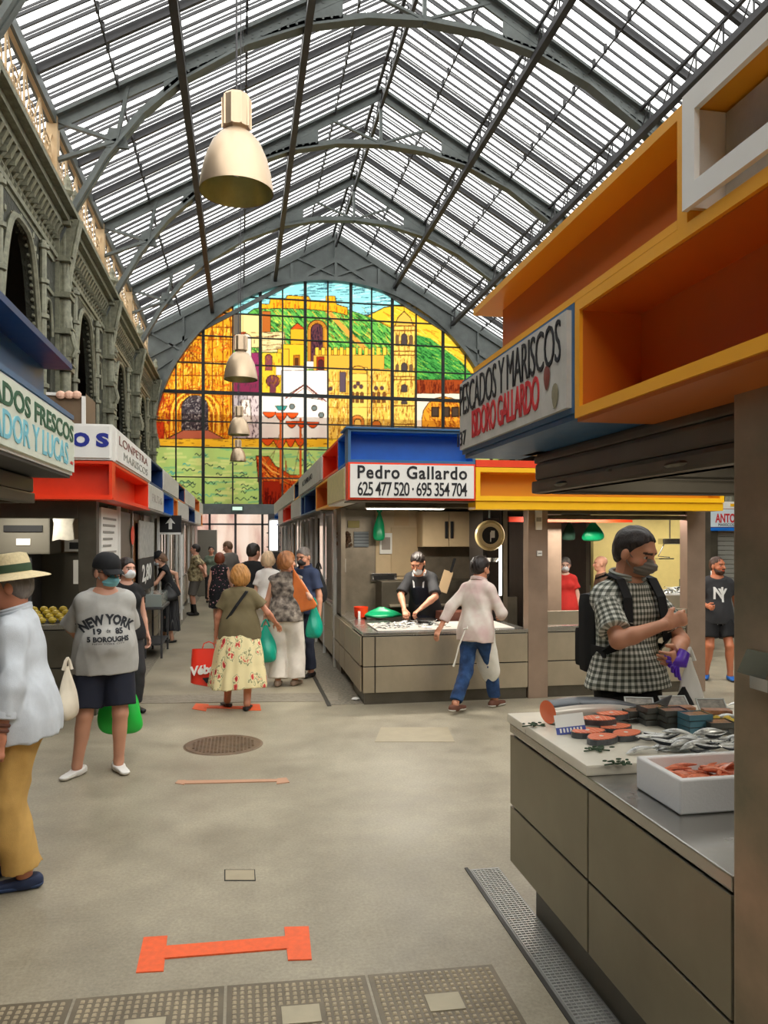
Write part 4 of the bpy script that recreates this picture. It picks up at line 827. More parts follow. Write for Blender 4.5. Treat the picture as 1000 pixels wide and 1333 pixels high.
def plate(name, label, cat, u0, v0, u1, v1, Y, m, thick=.015, kids=()):
    p, q = at_y(u0, v1, Y), at_y(u1, v0, Y); r = thing(name, label, cat, (p.x, Y, p.z)); b = MB(); b.bbox(0, q.x-p.x, -thick, 0, 0, q.z-p.z, .003); b.build('panel', m, r)
    for (n2, m2, fx0, fz0, fx1, fz1) in kids: b = MB(); W2, H2 = q.x-p.x, q.z-p.z; b.box(W2*fx0, W2*fx1, -thick-.006, -thick, H2*fz0, H2*fz1); b.build(n2, m2, r)
    return r
plate('fuse_box', 'white framed notice board hung on the beige stall panel under green bags', 'notice board', 494, 694, 510, 721, 10.86, paper, .03, [('printing', mat('grey_print', (150, 140, 130), .7), .15, .2, .85, .8), ])
plate('switch_plate', 'white switch plate with four dark switches low on grey stall wall', 'switch', 438, 727, 450, 745, 10.86, white, .02, [('switch', black, .15, .6, .4, .8), ('switch', black, .6, .6, .85, .8), ('switch', black, .15, .15, .4, .35), ('switch', black, .6, .15, .85, .35)])
plate('wall_poster', 'beige paper poster at the top of the beige panel', 'poster', 513, 662, 532, 684, 10.855, mat('kraft', (196, 168, 130), .8), .005)
plate('wall_poster', 'small yellow triangular notice high on the grey stall wall', 'poster', 453, 678, 468, 687, 10.86, mat('yellowed', (196, 180, 120), .8), .004)
plate('wall_poster', 'pale blue striped notice beside the dried garland', 'poster', 461, 692, 480, 712, 10.86, mat('bluegrey_print', (150, 156, 158), .8), .004, [('print_line', mat('print2', (110, 116, 122), .8), 0, k/5, 1, k/5+.07) for k in range(5)])
plate('serving_slot', 'chrome serving slot in the grey back wall behind the fishmonger', 'tray', 483, 746, 516, 757, 10.87, chrome, .04, [('slot', dark, .1, .2, .9, .75)])
g_ = thing('garland', 'brown dried garland hanging on the grey stall wall', 'garland', at_y(449, 702, 10.8)); b = MB()
for k in range(46): b.sphere((random.uniform(-.1, .1), random.uniform(-.03, .03), random.uniform(-.1, .1)), random.uniform(.015, .035), 6)
b.build('dried_bulbs', mat('dried_brown', (96, 70, 48), .8, var=.3, scale=20), g_, smooth=True)
def bag(name, label, mcol, loc, w, h, d=.12, seed=0, handles=True, rz=0, flat=1.0, group=None, cat='bag'):
    rg = random.Random(seed); r = thing(name, label, cat, loc, rz, group); b = MB(); n = 20; prof = [(0.0, .5), (.05, .86), (.16, 1.0), (.34, .97), (.55, .78), (.74, .50), (.9, .24), (1.0, .15)]
    vs = []; fs = []
    for i, (t, k) in enumerate(prof):
        for j in range(n):
            a = 2*PI*j/n; cr = 1+.10*math.sin(3*a+i*.8+seed)+.07*math.sin(7*a+i*1.9+seed*2)+rg.uniform(-.05, .05); vs.append((w/2*k*cr*math.cos(a), d/2*k*cr*math.sin(a)*(1 if i < 4 else .6), -h+h*t))
    for i in range(len(prof)-1):
        for j in range(n): fs.append((i*n+j, i*n+(j+1) % n, (i+1)*n+(j+1) % n, (i+1)*n+j))
    fs.append(tuple(range(n-1, -1, -1))); b.add(vs, fs); o = b.build('bag_body', mcol, r, smooth=True); sb_ = o.modifiers.new('s', 'SUBSURF'); sb_.levels = 1; sb_.render_levels = 2
    if handles:
        b = MB()
        for s in (-1, 1): b.tube([(s*w*.16, 0, -.02), (s*w*.08, s*.008, h*.1), (0, 0, h*.16)], [.014, .01, .008], 6)
        b.build('handle', mcol, r, smooth=True)
    return r
green = mat('green_plastic', (10, 150, 96), .35, var=.08); teal = mat('teal_plastic', (14, 158, 132), .32, var=.1, scale=12, trans=0); lime = mat('bright_green_plastic', (36, 196, 70), .35, var=.06)
bag('plastic_bag', 'narrow green plastic bag hung above the notice board in the corner stall', green, at_y(494, 665, 10.6), .17, .42, .1, 3)
bag('plastic_bag', 'dark green bag hanging beside the bright green one behind the checked man', mat('dark_green_cloth', (26, 60, 44), .8), at_y(741, 678, 10.2), .2, .28, .1, 4)
bag('plastic_bag', 'bright green plastic bag hanging at the back of second stall', green, at_y(772, 678, 10.15), .33, .29, .12, 5)
bag('plastic_bag', 'crumpled green plastic bag lying on the corner stall counter', green, at_y(497, 792, 9.75)+Vector((0, 0, .02)), .5, .14, .3, 6, handles=False)
rb = thing('red_tub', 'red plastic tub with a white scraper on the corner stall counter', 'tub', at_y(470, 790, 9.9)-Vector((0, 0, .12)) ); b = MB(); b.lathe([(.001, .01), (.07, .0), (.09, .15), (.095, .15), (.085, .02)], n=20); b.build('tub', redp, rb, smooth=True); b = MB(); b.box(-.05, -.02, -.09, -.07, -.03, .1); b.build('scraper', white, rb)
rb.location.z = .80
mb_ = thing('metal_bowl', 'shallow chrome bowl beside the hands of the fishmonger', 'bowl', (2.2, 9.05, .816)); b = MB(); b.lathe([(.001, 0), (.08, 0), (.14, .05), (.145, .05), (.09, .008), (.001, .008)], n=28); b.build('bowl', chrome, mb_, smooth=True)
wt = thing('wooden_board', 'brown wooden chopping board block behind the fish slab', 'chopping board', (2.75, 9.35, .80)); P_(MB().bbox(2.45, 3.15, 9.3, 9.6, .80, .92, .01), 'board', mat('red_wood', (120, 70, 54), .6, var=.2, scale=12, stretch=(1, 8, 8)), wt)
kn = thing('sheathed_cleaver', 'kraft paper wrapped cleaver with dark handle leaning in the corner stall', 'cleaver', at_y(580, 757, 10.1)); b = MB(); M_ = Matrix.Rotation(R(18), 4, 'Y'); b.obox(M_, .13, .02, .3); b.build('sheath', mat('kraft', (196, 168, 130), .8), kn); b = MB(); b.obox(M_ @ Matrix.Translation((.03, 0, .24)), .03, .025, .2); b.build('handle', black, kn)
sc = thing('shelf_unit', 'dark steel back counter under the cupboard in the corner stall', 'counter', (2.5, 10.6, 0)); P_(MB().bbox(1.9, 3.28, 10.4, 10.86, 0, 1.25, .01), 'body', steeldk, sc)
b = MB(); b.bbox(2.0, 3.2, 10.3, 10.4, .9, .93, .005); P_(b, 'ledge', steel, sc)
dp = thing('display_fridge', 'dark tall glass door with a vertical white light strip at the end of corner stall', 'fridge', (3.15, 9.2, 0)); P_(MB().bbox(3.0, 3.25, 9.3, 9.9, .8, 2.2, .01), 'body', mat('dark_body', (40, 36, 34), .4), dp); P_(MB().box(3.04, 3.2, 9.28, 9.3, 1.1, 2.1), 'glass_door', mat('dark_glass', (24, 22, 24), .12), dp); P_(MB().box(3.215, 3.235, 9.27, 9.3, 1.12, 2.0), 'light_strip', lampglow, dp)
# column fittings
for nm, lb, ct, x0, z0, x1, z1, c_ in (('wall_lamp', 'white louvred wall fitting high on the rusty steel column', 'wall lamp', 3.33, 1.94, 3.41, 2.18, white), ('wall_socket', 'small white double socket on rusty steel column', 'socket', 3.35, 1.64, 3.41, 1.70, white)):
    t = thing(nm, lb, ct, (x0, 8.39, z0)); P_(MB().bbox(x0, x1, 8.365, 8.389, z0, z1, .004), 'cover', c_, t); P_(MB().box(x0+.01, x1-.01, 8.36, 8.365, (z0*.6+z1*.4), (z0*.4+z1*.6)), 'slot', mat('fitting_grey', (150, 148, 144), .5), t)
# stall lights
def strip(label, x0, x1, y, z, W=18):
    t = thing('strip_lamp', label, 'strip lamp', ((x0+x1)/2, y, z)); P_(MB().box(x0, x1, y-.05, y+.05, z-.04, z), 'housing', white, t); P_(MB().box(x0+.02, x1-.02, y-.035, y+.035, z-.05, z-.04), 'tube', lampglow, t)
    li = bpy.data.lights.new('strip_light', 'AREA'); li.shape = 'RECTANGLE'; li.size = x1-x0; li.size_y = .15; li.energy = W; li.color = (1, .93, .82); o = bpy.data.objects.new('strip_light', li); COL.objects.link(o); o.location = ((x0+x1)/2, y, z-.07); o.parent = t; o.location = (0, 0, -.08)
    return t
strip('white strip lamp under the ceiling over the fishmonger', 1.5, 2.5, 9.3, 2.25, 34)
strip('white strip lamp over the second counter behind the checked man', 3.8, 5.0, 9.4, 2.25, 40)
strip('strip lamp inside the near amber stall', 2.6, 3.8, 1.6, 2.34, 14)
# second stall of the block: bright yellow back and clutter
ry = thing('market_stall', 'bright stall with yellow tiled back wall and fish on ice beyond the checked man', 'market stall', (6.7, 11.6, 0)); P_(MB().box(5.75, 7.38, 11.9, 12.0, 0, 2.4), 'yellow_back_wall', mat('yellow_tiled_wall', (226, 204, 130), .5, var=.04), ry); P_(MB().box(5.7, 7.05, 10.45, 12.0, 2.4, 2.45), 'roof_slab', steeldk, ry); P_(MB().bbox(6.84, 6.94, 10.45, 10.58, 0, 2.4, .01), 'post', steeldk, ry)
P_(MB().box(3.36, 3.9, 10.5, 10.55, 0, 1.0), 'inner_panel', steeldk, r1); P_(MB().bbox(4.15, 4.36, 10.0, 10.15, 0, Z0, .01), 'inner_column', MATS['rust_tinted_steel'], r1)
P_(MB().box(3.49, 5.26, 9.7, 9.76, 2.06, 2.13), 'red_rail', redp, r1)
shf = thing('goods_rack', 'rack crammed with packets and red goods seen through the second stall', 'rack', (3.8, 12.4, 0)); b = MB(); b.box(3.5, 3.54, 12.2, 12.6, 0, 2.2); b.box(4.35, 4.39, 12.2, 12.6, 0, 2.2)
for z in (.8, 1.1, 1.4, 1.7, 2.0): b.box(3.5, 4.39, 12.2, 12.6, z, z+.03)
P_(b, 'frame', black, shf); cols_ = [mat('packet_%s' % n_, c_, .5) for n_, c_ in (('red', (196, 50, 44)), ('white', (226, 220, 210)), ('green', (60, 110, 70)), ('tan', (186, 140, 90)), ('blue', (60, 80, 140)))]
for k in range(34):
    x = random.uniform(3.56, 4.28); zf = random.choice((.83, 1.13, 1.43, 1.73)); h = random.uniform(.1, .24); o = MB().bbox(-.04, .04, -.05, .05, 0, h, .01).build('packet', random.choice(cols_)); o.location = (3.57+(k % 9)*.09, 12.25+.0, (.83, 1.13, 1.43, 1.73)[k//9]); tag(o, 'small packet on the cluttered rack in the second stall', 'packet', 'packets on the cluttered rack')
hs = thing('hanging_lamp', 'steel box lamp with a hanging scale bracket in the bright yellow stall', 'lamp', at_y(872, 706, 11.2)); b = MB(); b.bbox(-.16, .16, -.08, .08, -.03, .06, .01); b.build('housing', chrome, hs); b = MB(); b.tube([(-.1, 0, -.03), (-.2, 0, -.22), (.0, 0, -.24)], .01, 6); b.bbox(-.22, .04, -.06, .06, -.27, -.25, .004); b.tube([(0, 0, .06), (0, 0, .4)], .012, 6); b.build('scale_arm', chrome, hs)
wb = thing('waste_crate', 'dark green crate at the back of the yellow walled stall', 'crate', at_y(880, 762, 11.5)); b = MB(); b.bbox(-.2, .2, -.08, .08, -.08, .12, .01); b.build('crate', mat('crate_green', (40, 80, 50), .6), wb)
wb.location.z = 1.0+.081; wb.location.y = 11.0; P_(MB().bbox(5.8, 6.95, 10.6, 11.3, 0, .98, .01), 'counter_body', steel, ry)
sl2 = tag(MB().bbox(6.0, 6.92, 10.62, 11.2, .981, 1.0, .004).build('ice_slab', mat('ice_white', (226, 222, 216), .4, var=.1, scale=30)), 'sloping white ice slab with fish in the yellow walled stall', 'slab')
strip('strip lamp in the yellow walled stall', 6.1, 7.1, 11.0, 2.38, 16)
# ---- simple bodies of the remaining right row stalls
def simple_body(root, side, XF, y0, y1, depth, seed, first=False):
    rg = random.Random(seed); s = side; xa, xb = (XF, XF+depth) if s > 0 else (XF-depth, XF)
    P_(MB().box(min(XF+s*.3, XF+s*depth), max(XF+s*.3, XF+s*depth), y0+.02, y1-.02, Z0, Z0+.05), 'roof_slab', steeldk, root)
    P_(MB().box(XF+s*depth-.03, XF+s*depth+.03, y0+.02, y1-.02, 0, Z0), 'back_wall', steeldk, root)
    c = MB(); x0_, x1_ = sorted((XF, XF+s*.6)); c.bbox(x0_, x1_, y0+.03, y1-.03, .12, .84, .01); P_(c, 'counter_body', steel, root); x0_, x1_ = sorted((XF-s*.02, XF+s*.65)); P_(MB().bbox(x0_, x1_, y0+.02, y1-.02, .84, .88, .006), 'counter_top', steeltop, root)
    x0_, x1_ = sorted((XF-s*.012, XF)); n = max(2, int((y1-y0)/.9))
    for i in range(n):
        a = y0+.04+(y1-y0-.08)*i/n; e = y0+.04+(y1-y0-.08)*(i+1)/n
        for q0, q1 in ((.14, .46), (.48, .82)): P_(MB().bbox(x0_, x1_, a+.01, e-.01, q0, q1, .003), 'drawer_front', steel, root)
        x2, x3 = sorted((XF+s*.02, XF+s*.06))
        if rg.random() < .75: P_(MB().bbox(x2, x3, a+.03, e-.03, .9, 2.2, .006), 'window_panel', rg.choice([steeldk, MATS['stall_back_steel'], steel, mat('dark_window', (52, 50, 48), .15), mat('brown_panel', (150, 100, 62), .5), mat('window_notices', (186, 180, 168), .6, rgb2=(90, 84, 78), scale=7)]), root)
    for i in range(n+1):
        a = y0+(y1-y0)*i/n; x2, x3 = sorted((XF-s*.03, XF+s*.01)); P_(MB().box(x2, x3, a-.02, a+.02, .0, Z0), 'post', rg.choice([white, chrome, white]), root)
    x2, x3 = sorted((XF-s*.2, XF+s*.3)); P_(MB().box(x2, x3, y0, y1, Z0-.012, Z0-.002), 'soffit', steeldk, root)
for i in range(1, 6): simple_body(RR[i], 1, 1.32, RB[i][0]+.02, RB[i][1], 3.9, 40+i)
for i in range(1, 6): simple_body(LR[i], -1, -1.48, LB[i][0]+.02, LB[i][1], 1.5, 60+i)
# ---- stall with vermilion canopy (left, second)
l1 = LR[0]
module(l1, (-4.2, 8.097), (1, 0), (0, -1), 1.45, 2.923, Z1+.01, Z2+.04, 'sign', (white, white), [('O', mat('logo_blue', (24, 40, 140), .5), .80, .55, .115, .40, dict(bold=.06)), ('S', MATS['logo_blue'], .94, .55, .085, .40, dict(bold=.06))])
module(l1, (-4.2, 8.097), (1, 0), (0, -1), 0, 1.445, Z1+.01, Z2+.04, 'box', (redp, redp))
module(l1, (-4.2, 8.097), (1, 0), (0, -1), 0, 1.445, Z0, Z1, 'box', (redp, redp)); module(l1, (-4.2, 8.097), (1, 0), (0, -1), 1.45, 2.923, Z0, Z1, 'box', (redp, redp))
P_(MB().box(-4.4, XL+.02, 8.06, 8.5, Z0-.02, Z0), 'canopy_lip', redp, l1); P_(MB().box(XL-.2, XL+.02, 8.5, 11.2, Z0-.02, Z0), 'canopy_lip', redp, l1)
P_(MB().box(-4.4, -1.48, 8.3, 10.9, Z0+.02, Z0+.05), 'stall_ceiling', steeldk, l1); P_(MB().box(-4.2, XL-.2, 8.3, 10.9, Z2, Z2+.03), 'roof_slab', steeldk, l1)
P_(MB().bbox(-1.66, -1.48, 8.4, 8.56, 0, Z0-.02, .006), 'steel_column', steeldk, l1); P_(MB().bbox(-4.3, -1.66, 8.42, 8.5, 2.05, Z0-.02, .01), 'rolled_shutter', steeldk, l1)
P_(MB().box(-4.3, -1.5, 10.8, 10.88, 0, Z0), 'back_wall', mat('beige_tiles', (196, 172, 140), .5, var=.05), l1); P_(MB().box(-4.3, -4.24, 8.5, 10.8, 0, Z0), 'side_wall', MATS['beige_tiles'], l1)
cL = fish_counter('fruit_counter', 'dark steel counter with drawers under the vermilion canopy', -4.2, -1.66, 8.42, 9.1, .95, splits_x=(-3.3, -2.5), faces='s', zs=(.08, .5, .9), toe=.02, m_panel=steeldk)
P_(MB().bbox(-1.52, -1.48, 8.6, 10.85, .1, .95, .006), 'aisle_panel', steel, l1)
P_(MB().bbox(-1.50, -1.47, 8.62, 9.75, 1.0, 2.18, .004), 'menu_board', paper, l1)
b = MB(); 
for k in range(13): b.box(-1.468, -1.465, 8.72, 8.72+random.uniform(.5, .9), 2.05-k*.075, 2.075-k*.075)
P_(b, 'menu_writing', mat('faint_ink', (150, 146, 138), .7), l1)
P_(MB().bbox(-1.50, -1.47, 9.85, 10.85, 1.0, 2.18, .004), 'aisle_door', MATS['stall_back_steel'], l1); P_(MB().box(-1.49, -1.45, 9.78, 9.83, .0, Z0), 'post', white, l1)
x_ = -1.45; b = MB(); b.add([(x_, 12.0+.17*math.cos(a), 2.0+.13*math.sin(a)) for a in np.linspace(0, 2*PI, 21)[:-1]]+[(x_+.01, 12.0, 2.0)], [(i, (i+1) % 20, 20) for i in range(20)])
tag(b.build('round_sticker', redp, recalc=False), 'round red sticker on the stall panel behind the grey T-shirt man', 'sticker'); bpy.data.objects['round_sticker'].location = (0, -1.1, -.12)
# oven and goods inside
ov = thing('roasting_oven', 'grey counter-top machine with a dark display band behind the straw hat man', 'oven', at_y(37, 735, 10.2)); ov.location.z = 1.3
b = MB(); b.bbox(-.32, .32, -.3, .3, .35, .85, .02); b.build('upper_body', mat('machine_grey', (120, 116, 104), .45, .3), ov); b = MB(); b.bbox(-.2, .24, -.32, -.3, .62, .7, .004); b.build('display', black, ov); b = MB(); b.bbox(-.06, .1, -.31, -.3, .46, .54, .003); b.build('sticker', paper, ov)
b = MB(); b.bbox(-.26, .1, -.25, .25, -.45, .35, .02); b.build('stand', irondk, ov); b = MB(); b.tube([(.05, 0, .85), (.15, 0, 1.1)], .012, 6); b.tube([(.15, 0, .85), (.15, 0, 1.1)], .012, 6); b.build('pipes', chrome, ov)
bc = thing('back_counter', 'low dark back counter under the machine in the vermilion canopy stall', 'counter', (-3, 10.4, 0)); P_(MB().bbox(-4.2, -1.9, 9.95, 10.78, 0, .84, .01), 'body', steeldk, bc)
P_(MB().box(-2.9, -1.9, 10.74, 10.8, .9, 1.65), 'wall_panel', MATS['machine_grey'], l1)
hb = thing('hanging_apron', 'white translucent apron on a hanger in the vermilion canopy stall', 'apron', at_y(83, 668, 9.6)); b = MB(); 
prof = [(-.08, 0), (.08, 0), (.2, -.06), (.16, -.2), (.19, -.5), (.1, -.52), (-.08, -.50), (-.2, -.53), (-.17, -.2), (-.2, -.06)]; b.prism(prof, -.03, .03); o = b.build('cloth', mat('sheer_white', (222, 216, 200), .7, var=.1, scale=10), hb); b = MB(); b.tube([(-.15, 0, -.03), (0, 0, .05), (.15, 0, -.03)], .006, 6); b.tube([(0, 0, .05), (0, 0, .12)], .005, 6); b.build('hanger', irondk, hb)
plate('wall_poster', 'white notice with black letters behind the hanging apron', 'poster', 84, 702, 106, 718, 10.6, paper, .01, [('black_band', black, .3, .2, .95, .75)])
plate('paper_roll_holder', 'tall narrow white paper strip on the stall wall', 'paper holder', 96, 729, 103, 760, 10.3, paper, .03)
for k in range(26):
    pu, pv = 76+(k % 7)*4.6, 789-(k//7)*3.2
    p = at_z(pu, 800, .95); o = MB().sphere((0, 0, 0), (.045, .035, .035), 8).build('yellow_pepper', mat('banana_yellow', (186, 160, 40), .5, var=.25, scale=30), smooth=True); o.location = (-2.35+(k % 7)*.1+.05*(k//7 % 2), 8.55+.02*(k % 3)+(k//7)*.09, .985+(.0 if k < 14 else .0)+.03*(k//7)); tag(o, 'yellow pepper in the row of them on the vermilion stall counter', 'vegetable', 'yellow peppers on the stall counter')
strip('white strip lamp in the vermilion canopy stall', -3.2, -2.2, 9.4, 2.25, 15)
bpy.data.objects['hanging_apron'].scale = (.62,)*3
# ---- near left stall, blue
l0 = thing('market_stall', 'blue canopied stall with green and pale blue lettered board, cut by the photo edge', 'market stall', (-2.4, 4, 0)); X0 = -1.15; Y0_ = 5.62
gi = mat('green_ink', (44, 92, 66), .6); bi = mat('aqua_ink', (120, 190, 206), .6)
module(l0, (X0, 3.2), (0, 1), (1, 0), 0, 2.42, Z0+.03, Z1+.04, 'sign', (white, mat('sign_cream', (216, 222, 206), .5, var=.05)), [('PESCADOS FRESCOS', gi, .5, .72, .95, .3, dict(bold=.02)), ('SALVADOR Y LUCAS', bi, .48, .33, .86, .38, dict(bold=.01)), ('~', redink, .955, .2, .03, .06)])
P_(MB().box(X0-.22, X0, 1.5, 3.19, Z0+.03, Z1+.04), 'blue_box', blue, l0)
P_(MB().box(X0-.24, X0+.01, 1.5, Y0_+.01, Z1+.045, Z1+.075), 'canopy_ledge', steelblue, l0)
P_(MB().box(-4.5, X0-.18, 1.5, Y0_-.02, Z1+.075, Z2+.06), 'upper_fascia', steelblue, l0)
P_(MB().box(-4.6, X0, 1.5, Y0_, Z2+.06, Z2+.10), 'roof_slab', navy, l0); P_(MB().box(-4.5, X0-.2, 1.5, Y0_-.02, Z0+.03, Z0+.06), 'stall_ceiling', steeldk, l0); P_(MB().box(-4.5, X0-.2, Y0_-.05, Y0_, Z0+.03, Z1+.04), 'end_fascia', steelblue, l0)
P_(MB().box(X0-.3, X0-.01, 1.5, Y0_-.02, Z0+.01, Z0+.03), 'soffit', irondk, l0)
b = MB(); b.bbox(-1.45, -1.36, 2, 5.5, 2.08, 2.15, .012); b.bbox(-1.45, -1.37, 2, 5.5, 2.155, 2.25, .01); b.bbox(-4.4, -1.45, 5.42, 5.5, 2.08, 2.26, .012); P_(b, 'rolled_shutter', steeldk, l0)
P_(MB().box(-4.5, -4.4, 1.5, 5.5, 0, 2.28), 'back_wall', steeldk, l0)
cl0 = fish_counter('fish_counter', 'steel counter of the blue stall, hidden behind the straw hat man', -2.1, -1.55, 2.2, 5.4, .9, splits_y=(3.3, 4.4), faces='e', zs=(.1, .5, .86), toe=.03)
# upstairs box with shells over the far stall
br = thing('wooden_crate', 'brown crate with three pale shells on the canopy of the vermilion stall', 'crate', (-1.9, 8.9, Z2+.04)); p, q = at_y(62, 512, 8.7), at_y(113, 541, 8.7)
b = MB(); b.box(p.x, q.x, 8.65, 9.2, Z2+.04, p.z); P_(b, 'crate_body', mat('crate_brown', (112, 90, 66), .6, var=.1), br); b = MB(); b.box(q.x-.04, q.x, 8.63, 8.65, Z2+.04, p.z); b.box(p.x, q.x, 8.63, 8.65, p.z-.03, p.z); P_(b, 'pale_trim', white, br)
for u in (79, 90, 100): s_ = at_y(u, 514, 8.62); o = MB().sphere((0, 0, 0), (.05, .03, .045), 10).build('painted_shell', mat('shell_pink', (232, 186, 160), .5)); o.parent = br; o.location = parent_world(br).inverted() @ s_
# ---- more left aisle dressing
pp = thing('price_poster', 'white and black price poster marked 2.80 on the stall window', 'poster', (-1.44, 12.2, 1.9)); P_(MB().box(-1.45, -1.43, 11.45, 13.3, 1.55, 2.1), 'sheet', mat('poster_grey', (170, 168, 160), .6, var=.25, scale=12), pp); P_(MB().box(-1.45, -1.43, 11.45, 13.3, 1.05, 1.54), 'black_sheet', mat('poster_black', (50, 48, 46), .6), pp)
text('lettering', '2,80', paper, pp.children[1], (-1.425, 12.3, 1.3), (0, 1, 0), (0, 0, 1), 1.2, .3, bold=.03)
aw = thing('arrow_board', 'black board with a white upward arrow above the aisle stalls', 'sign', at_y(222, 682, 14.9)); W2 = .16; b = MB(); b.bbox(-.2, .2, -.03, .03, -.16, .16, .01); b.build('board', black, aw); b = MB(); b.prism([(-.03, -.1), (.03, -.1), (.03, .02), (.09, .0), (0, .12), (-.09, 0), (-.03, .02)], -.036, -.03); b.build('arrow', paper, aw)
b = MB(); b.box(-.22, -.19, -.03, .03, -1.8, -.16); b.box(.19, .22, -.03, .03, -1.8, -.16); b.box(-.22, .22, -.03, .03, -.2, -.16); b.build('frame', white, aw)
bn = thing('litter_bin', 'small white bin at the end of the arcade side row', 'bin', at_z(312, 784.5) if False else at_d(312, 23.5, 0)); b = MB(); b.lathe([(.16, 0), (.2, .45), (.18, .45), (.001, .43)], n=16); b.build('bin', white, bn)
# grey cabinet at the left end and white light box at the right row end
ec = thing('tall_cabinet', 'tall grey cabinet closing the arcade side row of stalls', 'cabinet', at_d(270, 24.5)); b = MB(); b.bbox(-.3, .3, -.2, .2, 0, 2.1, .02); b.build('cabinet', mat('cab_grey', (120, 116, 104), .5), ec)
lb_ = thing('light_box', 'glowing white advertising light box near the end doors', 'light box', (1.05, 25.3, 1.2)); b = MB(); b.bbox(-.12, .12, -.5, .5, .2, 1.25, .01); b.build('case', white, lb_); b = MB(); b.box(-.126, -.12, -.45, .45, .25, 1.2); b.box(-.1, .1, -.506, -.5, .25, 1.2); b.build('screen', mat('box_glow', (250, 250, 250), .5, emit=(255, 255, 255), es=1.5), lb_)
# ---- stall at the far right with name board, shutters closed
YA = 12.7; ra = thing('market_stall', 'closed stall with red and blue framed board and grey shutter', 'market stall', (8, 13, 0))
p, q = at_y(911, 688, YA), at_y(1010, 655, YA)
P_(MB().box(p.x, 11.5, YA, YA+.4, p.z, q.z+.02), 'canopy_box', (redp), ra)
b = MB(); b.box(p.x+.1, 11.5, YA-.03, YA, p.z+.03, q.z-.12); s = P_(b, 'sign_board', mat('pale_blue_board', (206, 220, 226), .5), ra); xm = at_y(878, 680, YA).x
text('lettering', 'ANTONIO', redink, s, ((at_y(930, 0, YA).x+at_y(972, 0, YA).x)/2, YA-.034, p.z+.19), (1, 0, 0), (0, 0, 1), at_y(972, 0, YA).x-at_y(930, 0, YA).x, .17, bold=.03)
text('lettering', 'MARISCOS Y PESCADOS', blackink, s, ((at_y(934, 0, YA).x+at_y(980, 0, YA).x)/2, YA-.034, p.z+.07), (1, 0, 0), (0, 0, 1), at_y(980, 0, YA).x-at_y(934, 0, YA).x, .05)
P_(MB().box(p.x, 11.5, YA-.04, YA, p.z-.04, p.z+.02), 'blue_edge', blue, ra); P_(MB().box(p.x+.2, 11.5, YA-.03, YA-.001, q.z-.11, q.z+.02), 'upper_board', white, ra); P_(MB().box(p.x+.6, 11.5, YA-.04, YA-.03, q.z-.07, q.z-.02), 'yellow_band', yellow, ra)
b = MB(); 
for k in range(24): b.bbox(at_y(938, 0, YA).x, 11.5, YA+.18, YA+.22, k*.085, k*.085+.08, .015)
P_(b, 'roller_shutter', mat('shutter_grey', (150, 150, 142), .5, .3), ra); P_(MB().bbox(at_y(924, 0, YA).x, at_y(937, 0, YA).x, YA+.05, YA+.25, 0, p.z, .01), 'steel_column', steeldk, ra)
P_(MB().box(7.5, at_y(924, 0, YA).x, YA+.9, YA+1.0, 0, 2.2), 'side_wall', MATS['stall_back_steel'], ra); P_(MB().box(6.4, 11.5, YA+.4, YA+4, 2.2, 2.3), 'roof_slab', steeldk, ra); P_(MB().box(at_y(905,0,YA).x, 7.3, YA+.2, YA+.9, 0, .85), 'side_counter', steel, ra)

ds = thing('display_stand', 'small glass topped metal display stand on the aisle by the leaning woman', 'stand', (-1.32, 12.7, 0)); b = MB()
for dy in (-.5, .5):
    for dx in (-.12, .12): b.bar((dx, dy, 0), (dx, dy, .75), .03, .03)
b.bbox(-.15, .15, -.55, .55, .75, .79, .005); b.bbox(-.13, .13, -.5, .5, .2, .23, .005); b.build('frame', irondk, ds); b = MB(); b.bbox(-.12, .12, -.5, .5, .79, .98, .01); b.build('glass_case', mat('case_glass', (150, 160, 156), .15, .1), ds)
cp = MB(); cp.sphere((0, 0, .02), (.05, .035, .02), 8); o = cp.build('crumpled_paper', paper, smooth=True); o.location = at_z(463, 912); tag(o, 'crumpled white paper lying at the foot of the corner counter', 'litter')
# ------------------------------------------------------------ fish and goods
silver = mat('fish_silver', (206, 208, 204), .28, .35, var=.1, scale=40); fback = mat('fish_back', (36, 42, 48), .3, .2, var=.3, scale=60)
salm = ramp_mat('salmon_flesh', 'ShaderNodeTexWave', [(.0, (240, 120, 76)), (.8, (236, 104, 62)), (1, (250, 186, 150))], rough=.35, scale=14, distort=2); sskin = mat('salmon_skin', (84, 88, 92), .3, .3, var=.2, scale=30); sbelly = mat('salmon_belly', (224, 220, 212), .3, .2, var=.05)
def fish_mesh(L, h, w_, bend=0, mats=(None, None), name='fish'):
    b = MB(); n = 12; m = 10; prof = [0.02, .45, .75, .95, 1, .98, .9, .75, .55, .35, .2, .16]
    xs = [i/(n-1) for i in range(n)]; vs = []; fs = []; mi = []
    for i, t in enumerate(xs):
        yb = bend*(t-.5)**2*4*L*.15
        for k in range(m): a = 2*PI*k/m; vs.append((L*(t-.5)*.9, yb+w_/2*prof[i]*math.cos(a), h/2*prof[i]*math.sin(a)))
    for i in range(n-1):
        for k in range(m):
            fs.append((i*m+k, i*m+(k+1) % m, (i+1)*m+(k+1) % m, (i+1)*m+k)); mi.append(1 if k in (1, 2, 3) and i > 0 else 0)
    fs.append(tuple(range(m))); mi.append(0)
    o = len(vs); yb = bend*L*.15; x = L*.45
    vs += [(x-.01, yb, 0), (x+L*.1, yb+.002, h*.5), (x+L*.06, yb, 0), (x+L*.1, yb-.002, -h*.5)]; fs += [(o, o+1, o+2), (o, o+2, o+3)]; mi += [1, 1]
    b.add(vs, fs); b.mi = mi; me_o = b.build(name, list(mats), smooth=True); return me_o
